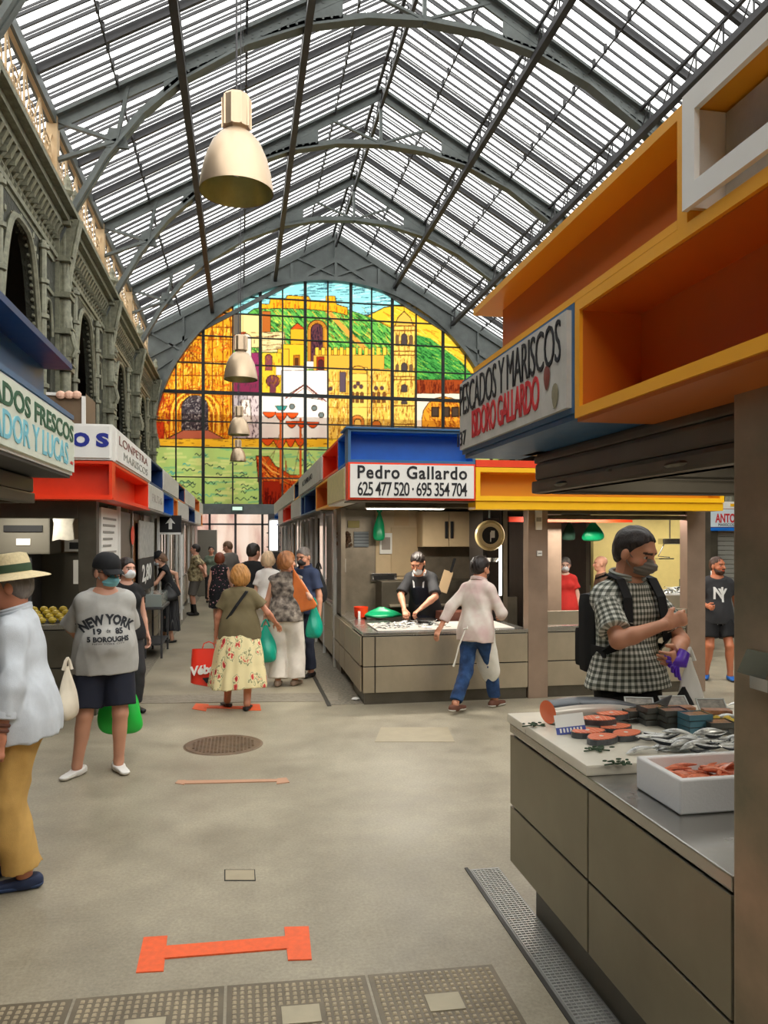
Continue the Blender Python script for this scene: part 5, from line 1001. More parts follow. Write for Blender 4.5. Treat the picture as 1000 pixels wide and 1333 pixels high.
def scatter_fish(n, area, z, L, label, group, seed, ang=(0, 2*PI), lay=.012, name='fish', flat=True):
    rg = random.Random(seed); first = None
    for i in range(n):
        if first is None: o = fish_mesh(L, L*.2, L*.11, .6, (silver, fback), name); first = o; tag(o, label, 'fish', group)
        else: o = first.copy(); COL.objects.link(o)
        s = rg.uniform(.85, 1.15); x, y = area(rg); o.location = (x, y, z+L*.055+lay*(i % 4)); o.rotation_euler = (rg.choice((R(-72), R(-80), R(112)))+rg.uniform(-.3, .3), rg.uniform(-.08, .08), rg.uniform(*ang)); o.scale = (s, s, s)
def quad_area(P):
    P = [Vector(p) for p in P]
    def f(rg): s, t = rg.random(), rg.random(); q = (P[0]*(1-s)+P[1]*s)*(1-t)+(P[3]*(1-s)+P[2]*s)*t; return q.x, q.y
    return f
ZS = .968
scatter_fish(34, quad_area([at_z(830, 986, ZS), at_z(975, 990, ZS), at_z(990, 968, ZS), at_z(835, 962, ZS)]), ZS, .17, 'striped silver mackerel in the heap behind the white foam box', 'mackerel heap behind the foam box', 3, (-.6, .5), .014, 'mackerel')
scatter_fish(12, quad_area([at_z(765, 938, ZS), at_z(815, 942, ZS), at_z(812, 930, ZS), at_z(765, 928, ZS)]), ZS, .12, 'small grey fish lying beside the big salmon', 'small grey fish beside the salmon', 4, (-.5, .5), .008, 'sardine')
scatter_fish(10, quad_area([at_z(935, 935, ZS), at_z(990, 940, ZS), at_z(990, 922, ZS), at_z(935, 920, ZS)]), ZS, .13, 'small pinkish fish behind the clear trays', 'small fish behind the clear trays', 5, (-.5, .5), .01, 'sardine')
scatter_fish(90, quad_area([(1.55, 8.5, 0), (2.35, 8.5, 0), (2.3, 9.15, 0), (1.45, 9.1, 0)]), .815, .115, 'tiny anchovy on the slab under the hands of the fishmonger', 'anchovies on the corner counter', 6, lay=.006, name='anchovy')
scatter_fish(14, quad_area([(2.5, 8.48, 0), (2.75, 8.48, 0), (2.75, 8.62, 0), (2.5, 8.62, 0)]), .815, .115, 'tiny anchovy in the small pile behind the swinging hand', 'anchovies in the small pile', 7, lay=.006, name='anchovy')
scatter_fish(26, quad_area([(6.1, 10.68, 0), (6.82, 10.68, 0), (6.82, 10.9, 0), (6.1, 10.9, 0)]), 1.0, .26, 'pale fish heaped on ice in the yellow walled stall', 'pale fish on ice', 8, lay=.02, name='hake')
# big salmon, cut open
sa = thing('salmon', 'large half salmon with orange cut face and pale belly on the marble slab', 'fish', (1.40, 3.52, ZS))
ax = Vector((.97, -.06, 0)).normalized(); n = 16; m = 20; vs = []; fs = []; mi = []; Lh = .62
for i in range(n):
    t = i/(n-1); k = [.97, 1, 1.02, 1.03, 1.02, 1, .97, .93, .87, .8, .71, .61, .51, .42, .33, .26][i]
    for j in range(m): a = 2*PI*j/m; vs.append((Lh*t, .075*k*math.cos(a), .056+(.056*k)*math.sin(a)-.056*(1-k)))
for i in range(n-1):
    for j in range(m): fs.append((i*m+j, i*m+(j+1) % m, (i+1)*m+(j+1) % m, (i+1)*m+j)); mi.append(0 if 2 <= j < 8 else 1)
b = MB(); b.add(vs, fs); b.mi = mi; o = b.build('body', [sskin, sbelly], sa, smooth=True)
c0 = sum((Vector(v) for v in vs[:m]), Vector())/m; b = MB(); b.add([vs[j] for j in range(m)]+[c0+Vector((-.004, 0, 0))], [(j, (j+1) % m, m) for j in range(m)]); b.build('cut_face', salm, sa)
b = MB(); o0 = vs[(n-1)*m]; b.prism([(Lh-.01, .01), (Lh+.09, -.0), (Lh+.07, .03), (Lh+.10, .085), (Lh-.01, .05)], -.006, .006); b.build('tail_fin', sskin, sa); sa.rotation_euler = (0, 0, .16); sa.location = (1.43, 3.44, ZS+.001)
# steaks
stk = None; k = 0
for (u, v, rz) in ((765, 958, .1), (783, 966, .4), (778, 949, -.2), (800, 952, .2), (815, 961, .5), (796, 942, 0)):
    p = at_z(u, v, ZS)
    if stk is None:
        stk = thing('salmon_steak', 'thick orange salmon steak cut crosswise on the marble slab', 'fish steak', (0, 0, 0), group='salmon steaks beside the price card')
        out = [(.075*math.cos(a)*(1+.12*math.cos(2*a)), .055*math.sin(a)-.01*math.cos(a)**2) for a in np.linspace(0, 2*PI, 25)[:-1]]
        b = MB(); b.prism(out, 0, .024, 'z'); b.build('skin_rim', sskin, stk); b = MB(); b.prism([(x*.93, y*.92) for x, y in out], .0, .0265, 'z'); b.build('flesh', salm, stk)
        b = MB(); b.lathe([(.001, .0275), (.009, .0275), (.01, .026)], (0, 0, 0), 10); b.build('backbone', white, stk); c_ = stk
    else: c_ = copy_tree(stk)
    c_.location = (p.x, p.y, ZS+.001+(.026 if k in (2, 5) else 0)); c_.rotation_euler = (0, 0, rz); k += 1
# price card
pc = thing('price_card', 'white price card with a blue strip standing beside the salmon steaks', 'price card', at_z(745, 958, ZS)); b = MB(); M_ = Matrix.Rotation(R(-28), 4, 'Z') @ Matrix.Rotation(R(-42), 4, 'X') @ Matrix.Rotation(R(-12), 4, 'Y'); b.obox(M_ @ Matrix.Translation((0, 0, .065)), .13, .003, .09); b.build('card', paper, pc); b = MB(); b.obox(M_ @ Matrix.Translation((0, -.001, .028)), .13, .004, .034); b.build('blue_strip', mat('card_blue', (54, 70, 150), .5), pc)
for q in range(7): bx_ = MB(); bx_.obox(M_ @ Matrix.Translation((-.045+.015*q, -.004, .028)), .008, .002, .02); bx_.build('numeral', paper, pc.children[1])
b = MB(); b.obox(M_ @ Matrix.Translation((0, .012, .04)), .01, .02, .08); b.build('clip', chrome, pc)
# white foam box of prawns
fb = thing('foam_box', 'white polystyrene box of prawns on the steel worktop', 'box', (1.68, 2.46, .926)); b = MB(); bm = bmesh.new()
x0, x1, y0, y1, h, t_w = -.245, .30, -.13, .16, .118, .026
O_ = [(x0, y0), (x1, y0), (x1, y1), (x0, y1)]; I_ = [(x0+t_w, y0+t_w), (x1-t_w, y0+t_w), (x1-t_w, y1-t_w), (x0+t_w, y1-t_w)]
vs = [(*p, 0) for p in O_]+[(*p, h) for p in O_]+[(*p, h) for p in I_]+[(*p, .025) for p in I_]
b.add(vs, [(3, 2, 1, 0)]+[(i, (i+1) % 4, (i+1) % 4+4, i+4) for i in range(4)]+[(i+4, (i+1) % 4+4, (i+1) % 4+8, i+8) for i in range(4)]+[(i+8, (i+1) % 4+8, (i+1) % 4+12, i+12) for i in range(4)]+[(12, 13, 14, 15)])
b.build('box', mat('polystyrene', (240, 240, 238), .6, bump=.1, bscale=120), fb, bevel=.006)
pr0 = None; pm = mat('prawn_shell', (222, 130, 96), .3, var=.25, scale=60); rg = random.Random(9)
for k in range(80):
    if pr0 is None:
        b = MB(); pts = [(-.055+.011*i, .018*math.sin(i/10*PI), 0) for i in range(11)]; b.tube(pts, [.004, .008, .0095, .01, .0095, .009, .008, .007, .0055, .004, .002], 7); pr0 = b.build('prawn', pm, smooth=True); tag(pr0, 'raw orange prawn heaped in the white foam box', 'prawn', 'prawns in the foam box'); o = pr0
    else: o = pr0.copy(); COL.objects.link(o)
    o.location = (1.68+rg.uniform(x0+.07, x1-.07), 2.46+rg.uniform(y0+.06, y1-.06), .926+.05+rg.uniform(0, .04)); o.rotation_euler = (rg.uniform(-.4, .4), rg.uniform(-.3, .3), rg.uniform(-.7, .7))
# clear trays with blue rims, lids open behind
clear = glass; tl_ = mat('tray_grey', (86, 88, 84), .3); tlb = mat('tray_blue', (86, 132, 150), .35); tf = mat('tray_food', (158, 110, 78), .5, var=.35, scale=50); labels = 0; t0 = None
for si, (u, v, nst) in enumerate(((850, 948, 3), (876, 952, 3), (905, 958, 3), (935, 960, 2), (828, 944, 2))):
    p = at_z(u, v-6, ZS)
    for lv in range(nst):
        if t0 is None:
            t0 = thing('fish_tray', 'shallow grey rimmed clear tray of sliced fish in the stacks', 'tray', (0, 0, 0), group='stacked clear trays of sliced fish'); b = MB(); b.bbox(-.065, .065, -.05, .05, 0, .003, .001); 
            for q in ((-.065, -.062, -.05, .05), (.062, .065, -.05, .05), (-.065, .065, -.05, -.047), (-.065, .065, .047, .05)): b.box(q[0], q[1], q[2], q[3], 0, .03)
            b.build('tray', tl_, t0); b = MB(); b.bbox(-.058, .058, -.044, .044, .004, .026, .006); b.build('sliced_fish', tf, t0); b = MB(); b.box(-.066, .066, -.051, .051, .031, .033); b.build('lid', clear, t0); c_ = t0
        elif si == 2:
            c_ = copy_tree(t0); c_['label'] = 'clear fish tray with blue printed side, in the only blue stack'; del c_['group']; c_['group'] = 'blue sided trays in one stack'
            for ch in c_.children:
                if ch.name.startswith('tray'): ch.data = ch.data.copy(); ch.data.materials[0] = tlb
        else: c_ = copy_tree(t0)
        c_.location = (p.x, p.y, ZS+.001+lv*.029); c_.rotation_euler = (0, 0, rg.uniform(-.1, .1)); c_.scale = (.92, .92, .85)
lid0 = None; lids = mat('lid_frame', (180, 182, 176), .4)
for (u, v, rz) in ((834, 928, -.2), (882, 926, .05), (930, 930, -.1)):
    p = at_z(u, v, ZS)
    if lid0 is None:
        lid0 = thing('open_tray', 'open rectangular tray lid propped up behind the stacked trays', 'tray', (0, 0, 0), group='open tray lids behind the stacks'); M_ = Matrix.Rotation(R(-52), 4, 'X')
        b = MB(); 
        for q in ((0, .003, .13, .006), (0, .075, .13, .006)): b.obox(M_ @ Matrix.Translation((q[0], 0, q[1])), q[2], .006, q[3])
        for q in (-.062, .062): b.obox(M_ @ Matrix.Translation((q, 0, .039)), .006, .006, .075)
        b.build('rim', lids, lid0); b = MB(); b.obox(M_ @ Matrix.Translation((0, .001, .039)), .12, .003, .07); b.build('printed_film', mat('lid_film', (128, 122, 110), .3, var=.35, scale=40), lid0); b = MB(); b.bbox(-.06, .06, -.06, -.003, 0, .02, .004); b.build('base', tf, lid0); c_ = lid0
    else: c_ = copy_tree(lid0)
    c_.location = (p.x, p.y, ZS+.012); c_.rotation_euler = (0, 0, rz-.15); c_.scale = (1.1,)*3
for k in range(5):
    p = at_z(926+k*7, 945-(k % 2)*4, ZS); o = MB().sphere((0, 0, 0), (.022, .018, .018), 10).build('lemon', mat('lemon', (220, 190, 60), .45, var=.1, scale=40), smooth=True); o.location = (p.x, p.y, ZS+.018); tag(o, 'small yellow lemon beside the stacked clear trays', 'lemon', 'lemons beside the trays')
gm_ = mat('parsley_green', (44, 70, 40), .6, var=.3, scale=60)
for (u, v, lb_) in ((778, 978, 'dark parsley sprig on the slab below the salmon steaks'), (806, 996, 'parsley sprig on the slab beside the foam box corner'), (696, 946, 'small dark sprig beside the cut salmon')):
    p = at_z(u, v, ZS); b = MB()
    for k in range(16): a = rg.uniform(0, 2*PI); rr = rg.uniform(0, .05); b.sphere((rr*math.cos(a)*1.3, rr*math.sin(a)*.6, .006+rg.uniform(0, .012)), (rg.uniform(.006, .014), rg.uniform(.004, .01), .004), 6)
    b.tube([(-.06, 0, .004), (0, .01, .006), (.05, -.01, .004)], .003, 5)
    o = b.build('parsley_sprig', gm_, smooth=True); o.location = p; tag(o, lb_, 'herb')
# ------------------------------------------------------------ figures: smooth distance fields meshed with surface nets
def nrm(v): v = np.asarray(v, float); return v/(np.linalg.norm(v)+1e-12)
def V3(*a): return np.array(a, float)
def cap(a, b, ra, rb, n=None, fl=1.0):
    a = np.asarray(a, float); b = np.asarray(b, float); R_ = max(ra, rb)
    def f(P):
        if n is None: A, B, Q = a, b, P; k = 1
        else:
            s = 1/fl-1; Q = P+np.outer((P-a) @ n, n)*s; A = a; B = b+n*(np.dot(b-a, n))*s; k = min(1, fl*1.15)
        ba = B-A; t = np.clip(((Q-A) @ ba)/(ba @ ba+1e-12), 0, 1)
        return (np.linalg.norm(Q-A-t[:, None]*ba, axis=1)-(ra+(rb-ra)*t))*k
    f.lo = np.minimum(a, b)-R_; f.hi = np.maximum(a, b)+R_; return f
def ell(c, r, M=None):
    c = np.asarray(c, float); r = np.asarray(r, float); M = np.eye(3) if M is None else M; mr = max(r)
    def f(P):
        q = (P-c) @ M.T/r; k0 = np.linalg.norm(q, axis=1)+1e-9; k1 = np.linalg.norm(q/r, axis=1)+1e-9; return k0*(k0-1)/k1
    f.lo = c-mr; f.hi = c+mr; return f
def smin(a, b, k):
    h = np.clip(.5+.5*(b-a)/k, 0, 1); return b*(1-h)+a*h-k*h*(1-h)
def union(prims, k=.03):
    def f(P):
        d = None
        for q in prims:
            kk = k; g = q
            if isinstance(q, tuple): g, kk = q
            e = g(P); d = e if d is None else smin(d, e, kk)
        return d
    fs = [q[0] if isinstance(q, tuple) else q for q in prims]; f.lo = np.min([g.lo for g in fs], 0)-.01; f.hi = np.max([g.hi for g in fs], 0)+.01; return f
def cut(f, *planes, k=None):   # keep side where dot(p-o,n) < 0
    def g(P):
        d = f(P)
        for o, n in planes: d = np.maximum(d, (P-np.asarray(o)) @ np.asarray(n))
        return d
    g.lo, g.hi = f.lo.copy(), f.hi.copy()
    for o, n in planes:
        for ax in range(3):
            n_ = np.asarray(n, float)
            if n_[ax] > .97: g.hi[ax] = min(g.hi[ax], o[ax]+.08)
            if n_[ax] < -.97: g.lo[ax] = max(g.lo[ax], o[ax]-.08)
    return g
def wrinkle(f, amp, freq=28, seed=0, stretch=(1, 1, .55)):
    rg = np.random.default_rng(seed); D = rg.normal(size=(5, 3)); D /= np.linalg.norm(D, axis=1)[:, None]; D *= np.array(stretch)*freq*rg.uniform(.6, 1.5, (5, 1)); ph = rg.uniform(0, 6.28, 5)
    def g(P):
        w = np.zeros(len(P)); q = P
        for i in range(5): w += np.abs(np.sin(q @ D[i]+ph[i]+1.5*np.sin(q @ D[(i+1) % 5]*.45)))-.6
        return f(P)+amp*w/2
    g.lo, g.hi = f.lo-amp, f.hi+amp; return g
def nets(f, h, lo=None, hi=None):
    lo = (f.lo if lo is None else np.asarray(lo))-1.6*h; hi = (f.hi if hi is None else np.asarray(hi))+1.6*h
    n = np.maximum(3, np.ceil((hi-lo)/h).astype(int)+1); ax = [lo[i]+h*np.arange(n[i]) for i in range(3)]
    # coarse pass to skip empty space
    D = np.full(tuple(n), 1.0, np.float32); st = 5
    cx = [np.arange(0, n[i], st) for i in range(3)]
    Gc = np.stack(np.meshgrid(*[ax[i][np.minimum(cx[i]+st//2, n[i]-1)] for i in range(3)], indexing='ij'), -1).reshape(-1, 3)
    dc = f(Gc).reshape([len(c) for c in cx]); thr = h*st*1.45+.02
    idx = np.argwhere(np.abs(dc) < thr); D[:] = 1
    blk = np.repeat(np.repeat(np.repeat(dc, st, 0), st, 1), st, 2)[:n[0], :n[1], :n[2]]; D = blk.astype(np.float32)
    near = np.repeat(np.repeat(np.repeat(np.abs(dc) < thr, st, 0), st, 1), st, 2)[:n[0], :n[1], :n[2]]
    I = np.argwhere(near); P = lo+I*h
    out = np.empty(len(P), np.float32)
    for s in range(0, len(P), 200000): out[s:s+200000] = f(P[s:s+200000])
    D[near] = out
    nx, ny, nz = n; neg = D < 0
    cnt = np.zeros((nx-1, ny-1, nz-1), int); acc = np.zeros((nx-1, ny-1, nz-1, 3)); num = np.zeros((nx-1, ny-1, nz-1))
    offs = [(i, j, k) for i in (0, 1) for j in (0, 1) for k in (0, 1)]
    sub = {o: D[o[0]:nx-1+o[0], o[1]:ny-1+o[1], o[2]:nz-1+o[2]] for o in offs}
    for a in offs:
        for ax_ in range(3):
            if a[ax_] == 1: continue
            b = list(a); b[ax_] = 1; b = tuple(b); da, db = sub[a], sub[b]; m = (da < 0) != (db < 0)
            t = np.where(m, da/(da-db+1e-12), 0); 
            for q in range(3): acc[..., q] += np.where(m, a[q]+(t if q == ax_ else 0), 0)
            num += m
    act = num > 0; vid = -np.ones(act.shape, int); vid[act] = np.arange(act.sum()); ci = np.argwhere(act); V = lo+h*(ci+acc[act]/num[act][:, None])
    quads = []
    for ax_ in range(3):
        sl0 = [slice(1, n[i]-1) for i in range(3)]; sl0[ax_] = slice(0, n[ax_]-1); sl1 = list(sl0); sl1[ax_] = slice(1, n[ax_])
        a, b = neg[tuple(sl0)], neg[tuple(sl1)]; e = np.argwhere(a != b)
        if len(e) == 0: continue
        base = e.copy(); 
        for q in range(3):
            if q != ax_: base[:, q] += 1
        u, v = [q for q in range(3) if q != ax_]
        def g(du, dv):
            c = base.copy(); c[:, u] -= du; c[:, v] -= dv; return vid[c[:, 0], c[:, 1], c[:, 2]]
        Q = np.stack([g(0, 0), g(1, 0), g(1, 1), g(0, 1)], 1); fl = a[e[:, 0], e[:, 1], e[:, 2]] if True else 0
        if ax_ == 1: fl = ~fl
        Q[~fl] = Q[~fl][:, ::-1]; quads.append(Q)
    Q = np.concatenate(quads) if quads else np.zeros((0, 4), int); Q = Q[(Q >= 0).all(1)]
    return V, Q
def mk_mesh(name, parts, m, parent=None, colour=None, pat=None, smooth_iter=0):
    Vs = []; Fs = []; o = 0
    for V, Q in parts: Vs.append(V); Fs.append(Q+o); o += len(V)
    V = np.concatenate(Vs); F = np.concatenate(Fs)
    me = bpy.data.meshes.new(name); me.vertices.add(len(V)); me.vertices.foreach_set('co', V.astype(np.float32).ravel()); me.loops.add(F.size); me.loops.foreach_set('vertex_index', F.astype(np.int32).ravel())
    me.polygons.add(len(F)); me.polygons.foreach_set('loop_start', np.arange(0, F.size, 4, dtype=np.int32)); me.polygons.foreach_set('use_smooth', [True]*len(F)); me.update(); me.validate()
    if colour is not None:
        C = np.concatenate([colour(V), np.ones((len(V), 1))], 1); a = me.color_attributes.new('skin_tone', 'FLOAT_COLOR', 'POINT'); a.data.foreach_set('color', C.ravel())
    if pat is not None:
        a = me.attributes.new('pat', 'FLOAT_VECTOR', 'POINT'); a.data.foreach_set('vector', pat(V).astype(np.float32).ravel())
    me.materials.append(m); o = bpy.data.objects.new(name, me); COL.objects.link(o)
    if parent is not None: o.parent = parent
    return o
def ik(a, b, l1, l2, hint):
    a, b = np.asarray(a, float), np.asarray(b, float); d = b-a; L = np.linalg.norm(d); L2 = min(L, (l1+l2)*.995); b = a+d/L*L2; x = (l1*l1-l2*l2+L2*L2)/(2*L2); hgt = math.sqrt(max(0, l1*l1-x*x)); u = d/L
    h = np.asarray(hint, float); h = h-u*(h @ u); h = nrm(h); return a+u*x+h*hgt, b
def rotm(yaw=0, pitch=0, roll=0):  # columns: side(x), front(y), up(z); pitch>0 looks down / leans forward, yaw>0 turns to the person's left
    cy, sy, cp, sp, cr, sr = math.cos(yaw), math.sin(yaw), math.cos(pitch), math.sin(pitch), math.cos(roll), math.sin(roll)
    Rz = np.array([[cy, -sy, 0], [sy, cy, 0], [0, 0, 1]]); Rx = np.array([[1, 0, 0], [0, cp, sp], [0, -sp, cp]]); Ry = np.array([[cr, 0, sr], [0, 1, 0], [-sr, 0, cr]]); return Rz @ Rx @ Ry
def skin_mat():
    m = mat('skin', (200, 150, 120), .5, attr='skin_tone'); m.node_tree.nodes['Principled BSDF'].inputs['Subsurface Weight'].default_value = .08; m.node_tree.nodes['Principled BSDF'].inputs['Subsurface Radius'].default_value = (.01, .004, .002); return m
def person(label, x, y, rz, H, skin=(214, 158, 126), fem=False, w=1.0, belly=0, lean=0, roll=0, twist=0, head=(0, 0, 0), feet=((-.11, 0), (.11, 0)), toes=(8, -8), foot_z=(0, 0), knee=None,
           wr=((-.24, .04, .82), (.24, .04, .82)), eh=((-.3, -1, 0), (.3, -1, 0)), curl=(.5, .5), palm=None, top=None, bottom=None, shoes=None, hair=None, q=1.0, hip_drop=0, extra=None, brow=(60, 42, 32), stubble=0, name='person', hands=(True, True), neckz=0, hk=1.08):
    """q: size of the mesh cells (1 = fine)"""
    s = H/1.75; J = {}
    P0 = V3(0, 0, .90-hip_drop); T = rotm(twist, lean, roll); S_, F_, U_ = T[:, 0], T[:, 1], T[:, 2]
    waist = P0+U_*.14; chest = P0+U_*.36; nb = P0+U_*.545; Hd = rotm(head[0], head[1], head[2]); hs, hf, hu = Hd[:, 0], Hd[:, 1], Hd[:, 2]
    hc = nb+U_*.05+hu*.105+hf*.015+V3(0, 0, neckz)
    sw = (.172 if not fem else .152)*(.7+.3*w); sh = [nb-U_*.072+S_*i*sw for i in (-1, 1)]
    el = []; wrs = []
    for i in (0, 1):
        e, wpos = ik(sh[i], np.array(wr[i])/s if False else np.array(wr[i], float), .285, .25, eh[i]); el.append(e); wrs.append(wpos)
    hip = [P0+V3(-.088, 0, 0)*w**.5, P0+V3(.088, 0, 0)*w**.5]; an = []; kn = []
    for i in (0, 1):
        a_ = V3(feet[i][0], feet[i][1], .085+foot_z[i]); hh = (0.05*(-1, 1)[i], 1, 0) if knee is None else knee[i]; k_, a2 = ik(hip[i], a_, .43, .40, hh); kn.append(k_); an.append(a2)
    ad = .88 if fem else 1.0
    def torso(g, loose=0):
        L = [cap(P0+U_*.0, P0+U_*.10, (.150 if fem else .140)*w+g, (.135 if fem else .140)*w+g+loose, F_, .70), cap(P0+U_*.10, chest, (.120 if fem else .138)*w+g+loose, (.142 if fem else .158)*w**.6+g, F_, .66),
             cap(chest, nb-U_*.09, (.142 if fem else .158)*w**.6+g, (.118 if fem else .138)*w**.3+g*.8, F_, .62), cap(sh[0]+S_*.02-U_*.01, sh[1]-S_*.02-U_*.01, .052*ad+g, .052*ad+g)]
        L.append((cap(nb-U_*.02, nb+U_*.03, .075+g*.6, .05+g*.4), .05))
        if belly: L.append((ell(P0+U_*.13+F_*(.05+belly*.3), V3(.135*w+g, .09+belly+g, .15+g), T.T), .08))
        if fem: L += [(ell(chest+F_*.075+S_*i*.068+U_*.0, V3(.062+g*.8,)*1 if False else V3(.06+g*.7, .055+g*.7, .06+g*.7)), .04) for i in (-1, 1)]
        return L
    def arm(i, g, t=2.0, k=.035):
        a, e, wv = sh[i], el[i], wrs[i]; r0, r1, r2 = .050*ad*w**.3+g, .040*ad*w**.2+g, .027*ad+g; out = []
        if g == 0 and top and np.max(top.get('sleeve', .55)) > .3: r0 = .034; r1 = r1 if np.max(top.get('sleeve', .55)) <= 1 else .032
        if t <= 1: out.append(cap(a, a+(e-a)*t, r0, r0+(r1-r0)*t+g*.25))
        else:
            out.append(cap(a, e, r0, r1)); f = min(t-1, 1); m_ = e+(wv-e)*.3
            out.append((cap(e, e+(wv-e)*min(.3, f), r1, r1*1.03), .02))
            if f > .3: out.append((cap(m_, e+(wv-e)*f, r1*1.03, r1+(r2-r1)*f), .02))
        return out
    covered = bool(bottom) and bottom['type'] == 'trousers'
    def leg(i, g, t=2.0, r=(.088, .058, .037), cal=True):
        a, k_, f_ = hip[i], kn[i], an[i]; r = [v*(w**.35)+g for v in r]
        if covered and cal: r = [v-.022 for v in r[:2]]+[r[2]]; cal = False
        elif bottom and cal: r = [r[0]-.018, r[1]-.002, r[2]]
        out = [cap(a, a+(k_-a)*min(t, 1), r[0], r[0]+(r[1]-r[0])*min(t, 1))]
        if t > 1:
            f = t-1; out.append((cap(k_, k_+(f_-k_)*f, r[1], r[1]+(r[2]-r[1])*f), .02))
            if cal: 
                back = nrm(np.cross(f_-k_, V3(1, 0, 0))); back = -back if back[1] > 0 else back
                out.append((ell(k_+(f_-k_)*.3+back*.012, V3(.048+g, .05+g, .11), None), .03))
        return out
    # ---------- head
    def HP(x_, y_, z_): return hc+hs*x_+hf*y_+hu*z_
    ML = Hd.T
    hfac = .95 if fem else 1.0
    headp = [ell(HP(0, -.012, .035), V3(.076, .094, .082)*hfac, ML), (ell(HP(0, .022, -.022), V3(.063, .068, .088)*hfac, ML), .03), (ell(HP(0, .042, -.078), V3(.040, .040, .032)*hfac, ML), .03),
             (cap(HP(0, .082, .012), HP(0, .108, -.028), .009, .0135), .012), (cap(HP(-.032, .076, .028), HP(.032, .076, .028), .010, .010), .02), (cap(HP(-.018, .082, -.058), HP(.018, .082, -.058), .0085, .0085), .01),
             (ell(HP(-.079*hfac, -.008, -.008), V3(.011, .02, .031), ML), .008), (ell(HP(.079*hfac, -.008, -.008), V3(.011, .02, .031), ML), .008), (ell(HP(.045, .05, -.03), V3(.02, .025, .02), ML), .02), (ell(HP(-.045, .05, -.03), V3(.02, .025, .02), ML), .02)]
    neck = [cap(nb-U_*.06, HP(0, -.022, -.05), .062*ad, .055*ad)]
    eyes = [HP(i*.031, .066, .002) for i in (-1, 1)]
    hp_u = union(headp, .02); sock = [ell(HP(i*.031, .092, .003), V3(.017, .016, .011), ML) for i in (-1, 1)]; balls = union([ell(e_, V3(.0125, .0125, .0125)) for e_ in eyes], .001)
    def headf(P):
        d = hp_u(P)
        for g in sock: e_ = -g(P); hh = np.clip(.5-.5*(d-e_)/.01, 0, 1); d = d*(1-hh)+e_*hh+.01*hh*(1-hh)
        return np.minimum(d, balls(P))
    neckf = union(neck+[ell(HP(0, 0, -.0), V3(.05, .05, .05))], .03)
    def full_head(P): return smin(headf(P), neckf(P), .025)
    full_head.lo = np.minimum(hp_u.lo, neckf.lo); full_head.hi = hp_u.hi
    body_low = union(torso(-.012)+[x_ for i in (0, 1) for x_ in arm(i, 0)]+[x_ for i in (0, 1) for x_ in leg(i, 0)]+[(cap(an[i]+V3(0, 0, -.0), an[i]+V3(0, 0, -.02), .036, .036), .02) for i in (0, 1)]+[(neck[0], .04)], .04)
    ncut = nb+U_*.035
    parts = [nets(cut(body_low, (ncut, U_)), .0125*q)]
    hcf = cut(full_head, (ncut-U_*.004, -U_)); parts.append(nets(hcf, .0052*q, lo=np.maximum(full_head.lo, np.minimum(ncut-.12, hc-.13)), hi=full_head.hi))
    # ---------- hands
    for i in (0, 1):
        if not hands[i]: continue
        d = nrm(wrs[i]-el[i]); sg = (-1, 1)[i]
        pn = nrm(np.array(palm[i], float)) if palm and palm[i] is not None else nrm(-S_*sg)   # palm faces this way
        pn = nrm(pn-d*(pn @ d)); sd = np.cross(d, pn)*sg  # towards thumb
        if palm is None or palm[i] is None:
            pass
        W0 = wrs[i]; c_ = curl[i]; kb = W0+d*.088; H_ = [cap(W0-d*.03, W0+d*.01, .027, .026, pn, .85), (cap(W0+d*.02, kb-d*.01, .030, .036, pn, .42), .02), (cap(kb+sd*.02, kb-sd*.022, .013, .012), .015)]
        for j, (o_, L_, r_) in enumerate(((.028, .070, .0088), (.0095, .078, .009), (-.0095, .072, .0088), (-.028, .056, .0078))):
            b0 = kb+sd*o_; a1 = c_*(.9+.12*j); d1 = d*math.cos(a1)+pn*math.sin(a1)+sd*o_*1.5; d1 = nrm(d1); a2 = a1+c_*1.3; d2 = nrm(d*math.cos(a2)+pn*math.sin(a2)+sd*o_*1.0)
            p1 = b0+d1*L_*.52; p2 = p1+d2*L_*.5; H_ += [(cap(b0, p1, r_*1.05, r_), .006), (cap(p1, p2, r_, r_*.8), .003)]
        tb = W0+d*.028+sd*.026; t1 = tb+nrm(d*.75+sd*.75+pn*.25)*.04; t2 = t1+nrm(d*(1-.3*c_)+sd*.15+pn*(.25+.7*c_))*.034; H_ += [(cap(tb, t1, .0135, .0115), .012), (cap(t1, t2, .0115, .009), .004)]
        hf_ = cut(union(H_, .01), (W0-d*.02, -d)); parts.append(nets(hf_, .0045*q**.7))
    base = np.array(lin(skin)); lipc = np.array(lin(tuple(max(0, min(255, v)) for v in (skin[0]-14, skin[1]-52, skin[2]-44)))); bc_ = np.array(lin(brow))
    def colour(V):
        C = np.tile(base, (len(V), 1)); L = np.stack([(V-hc) @ hs, (V-hc) @ hf, (V-hc) @ hu], 1); n1 = np.sin(V @ V3(31, 17, 23))*np.sin(V @ V3(13, 29, -19)); C *= (1+.05*n1)[:, None]
        front = L[:, 1] > .03
        cheek = front & (np.abs(np.abs(L[:, 0])-.04) < .02) & (np.abs(L[:, 2]+.025) < .02); C[cheek] = C[cheek]*np.array([1.06, .88, .86])
        m = front & (np.abs(L[:, 0]) < .024) & (np.abs(L[:, 2]+.060) < .0085) & (L[:, 1] > .07); C[m] = lipc
        if stubble:
            m = (L[:, 1] > .0) & (L[:, 2] < -.035) & (L[:, 2] > -.12) & (np.abs(L[:, 0]) < .075) & ~m; C[m] = C[m]*(1-stubble)+bc_*stubble
        m = front & (np.abs(np.abs(L[:, 0])-.031) < .021) & (np.abs(L[:, 2]-.026+.15*np.abs(np.abs(L[:, 0])-.03)) < .0058) & (L[:, 1] > .06); C[m] = bc_
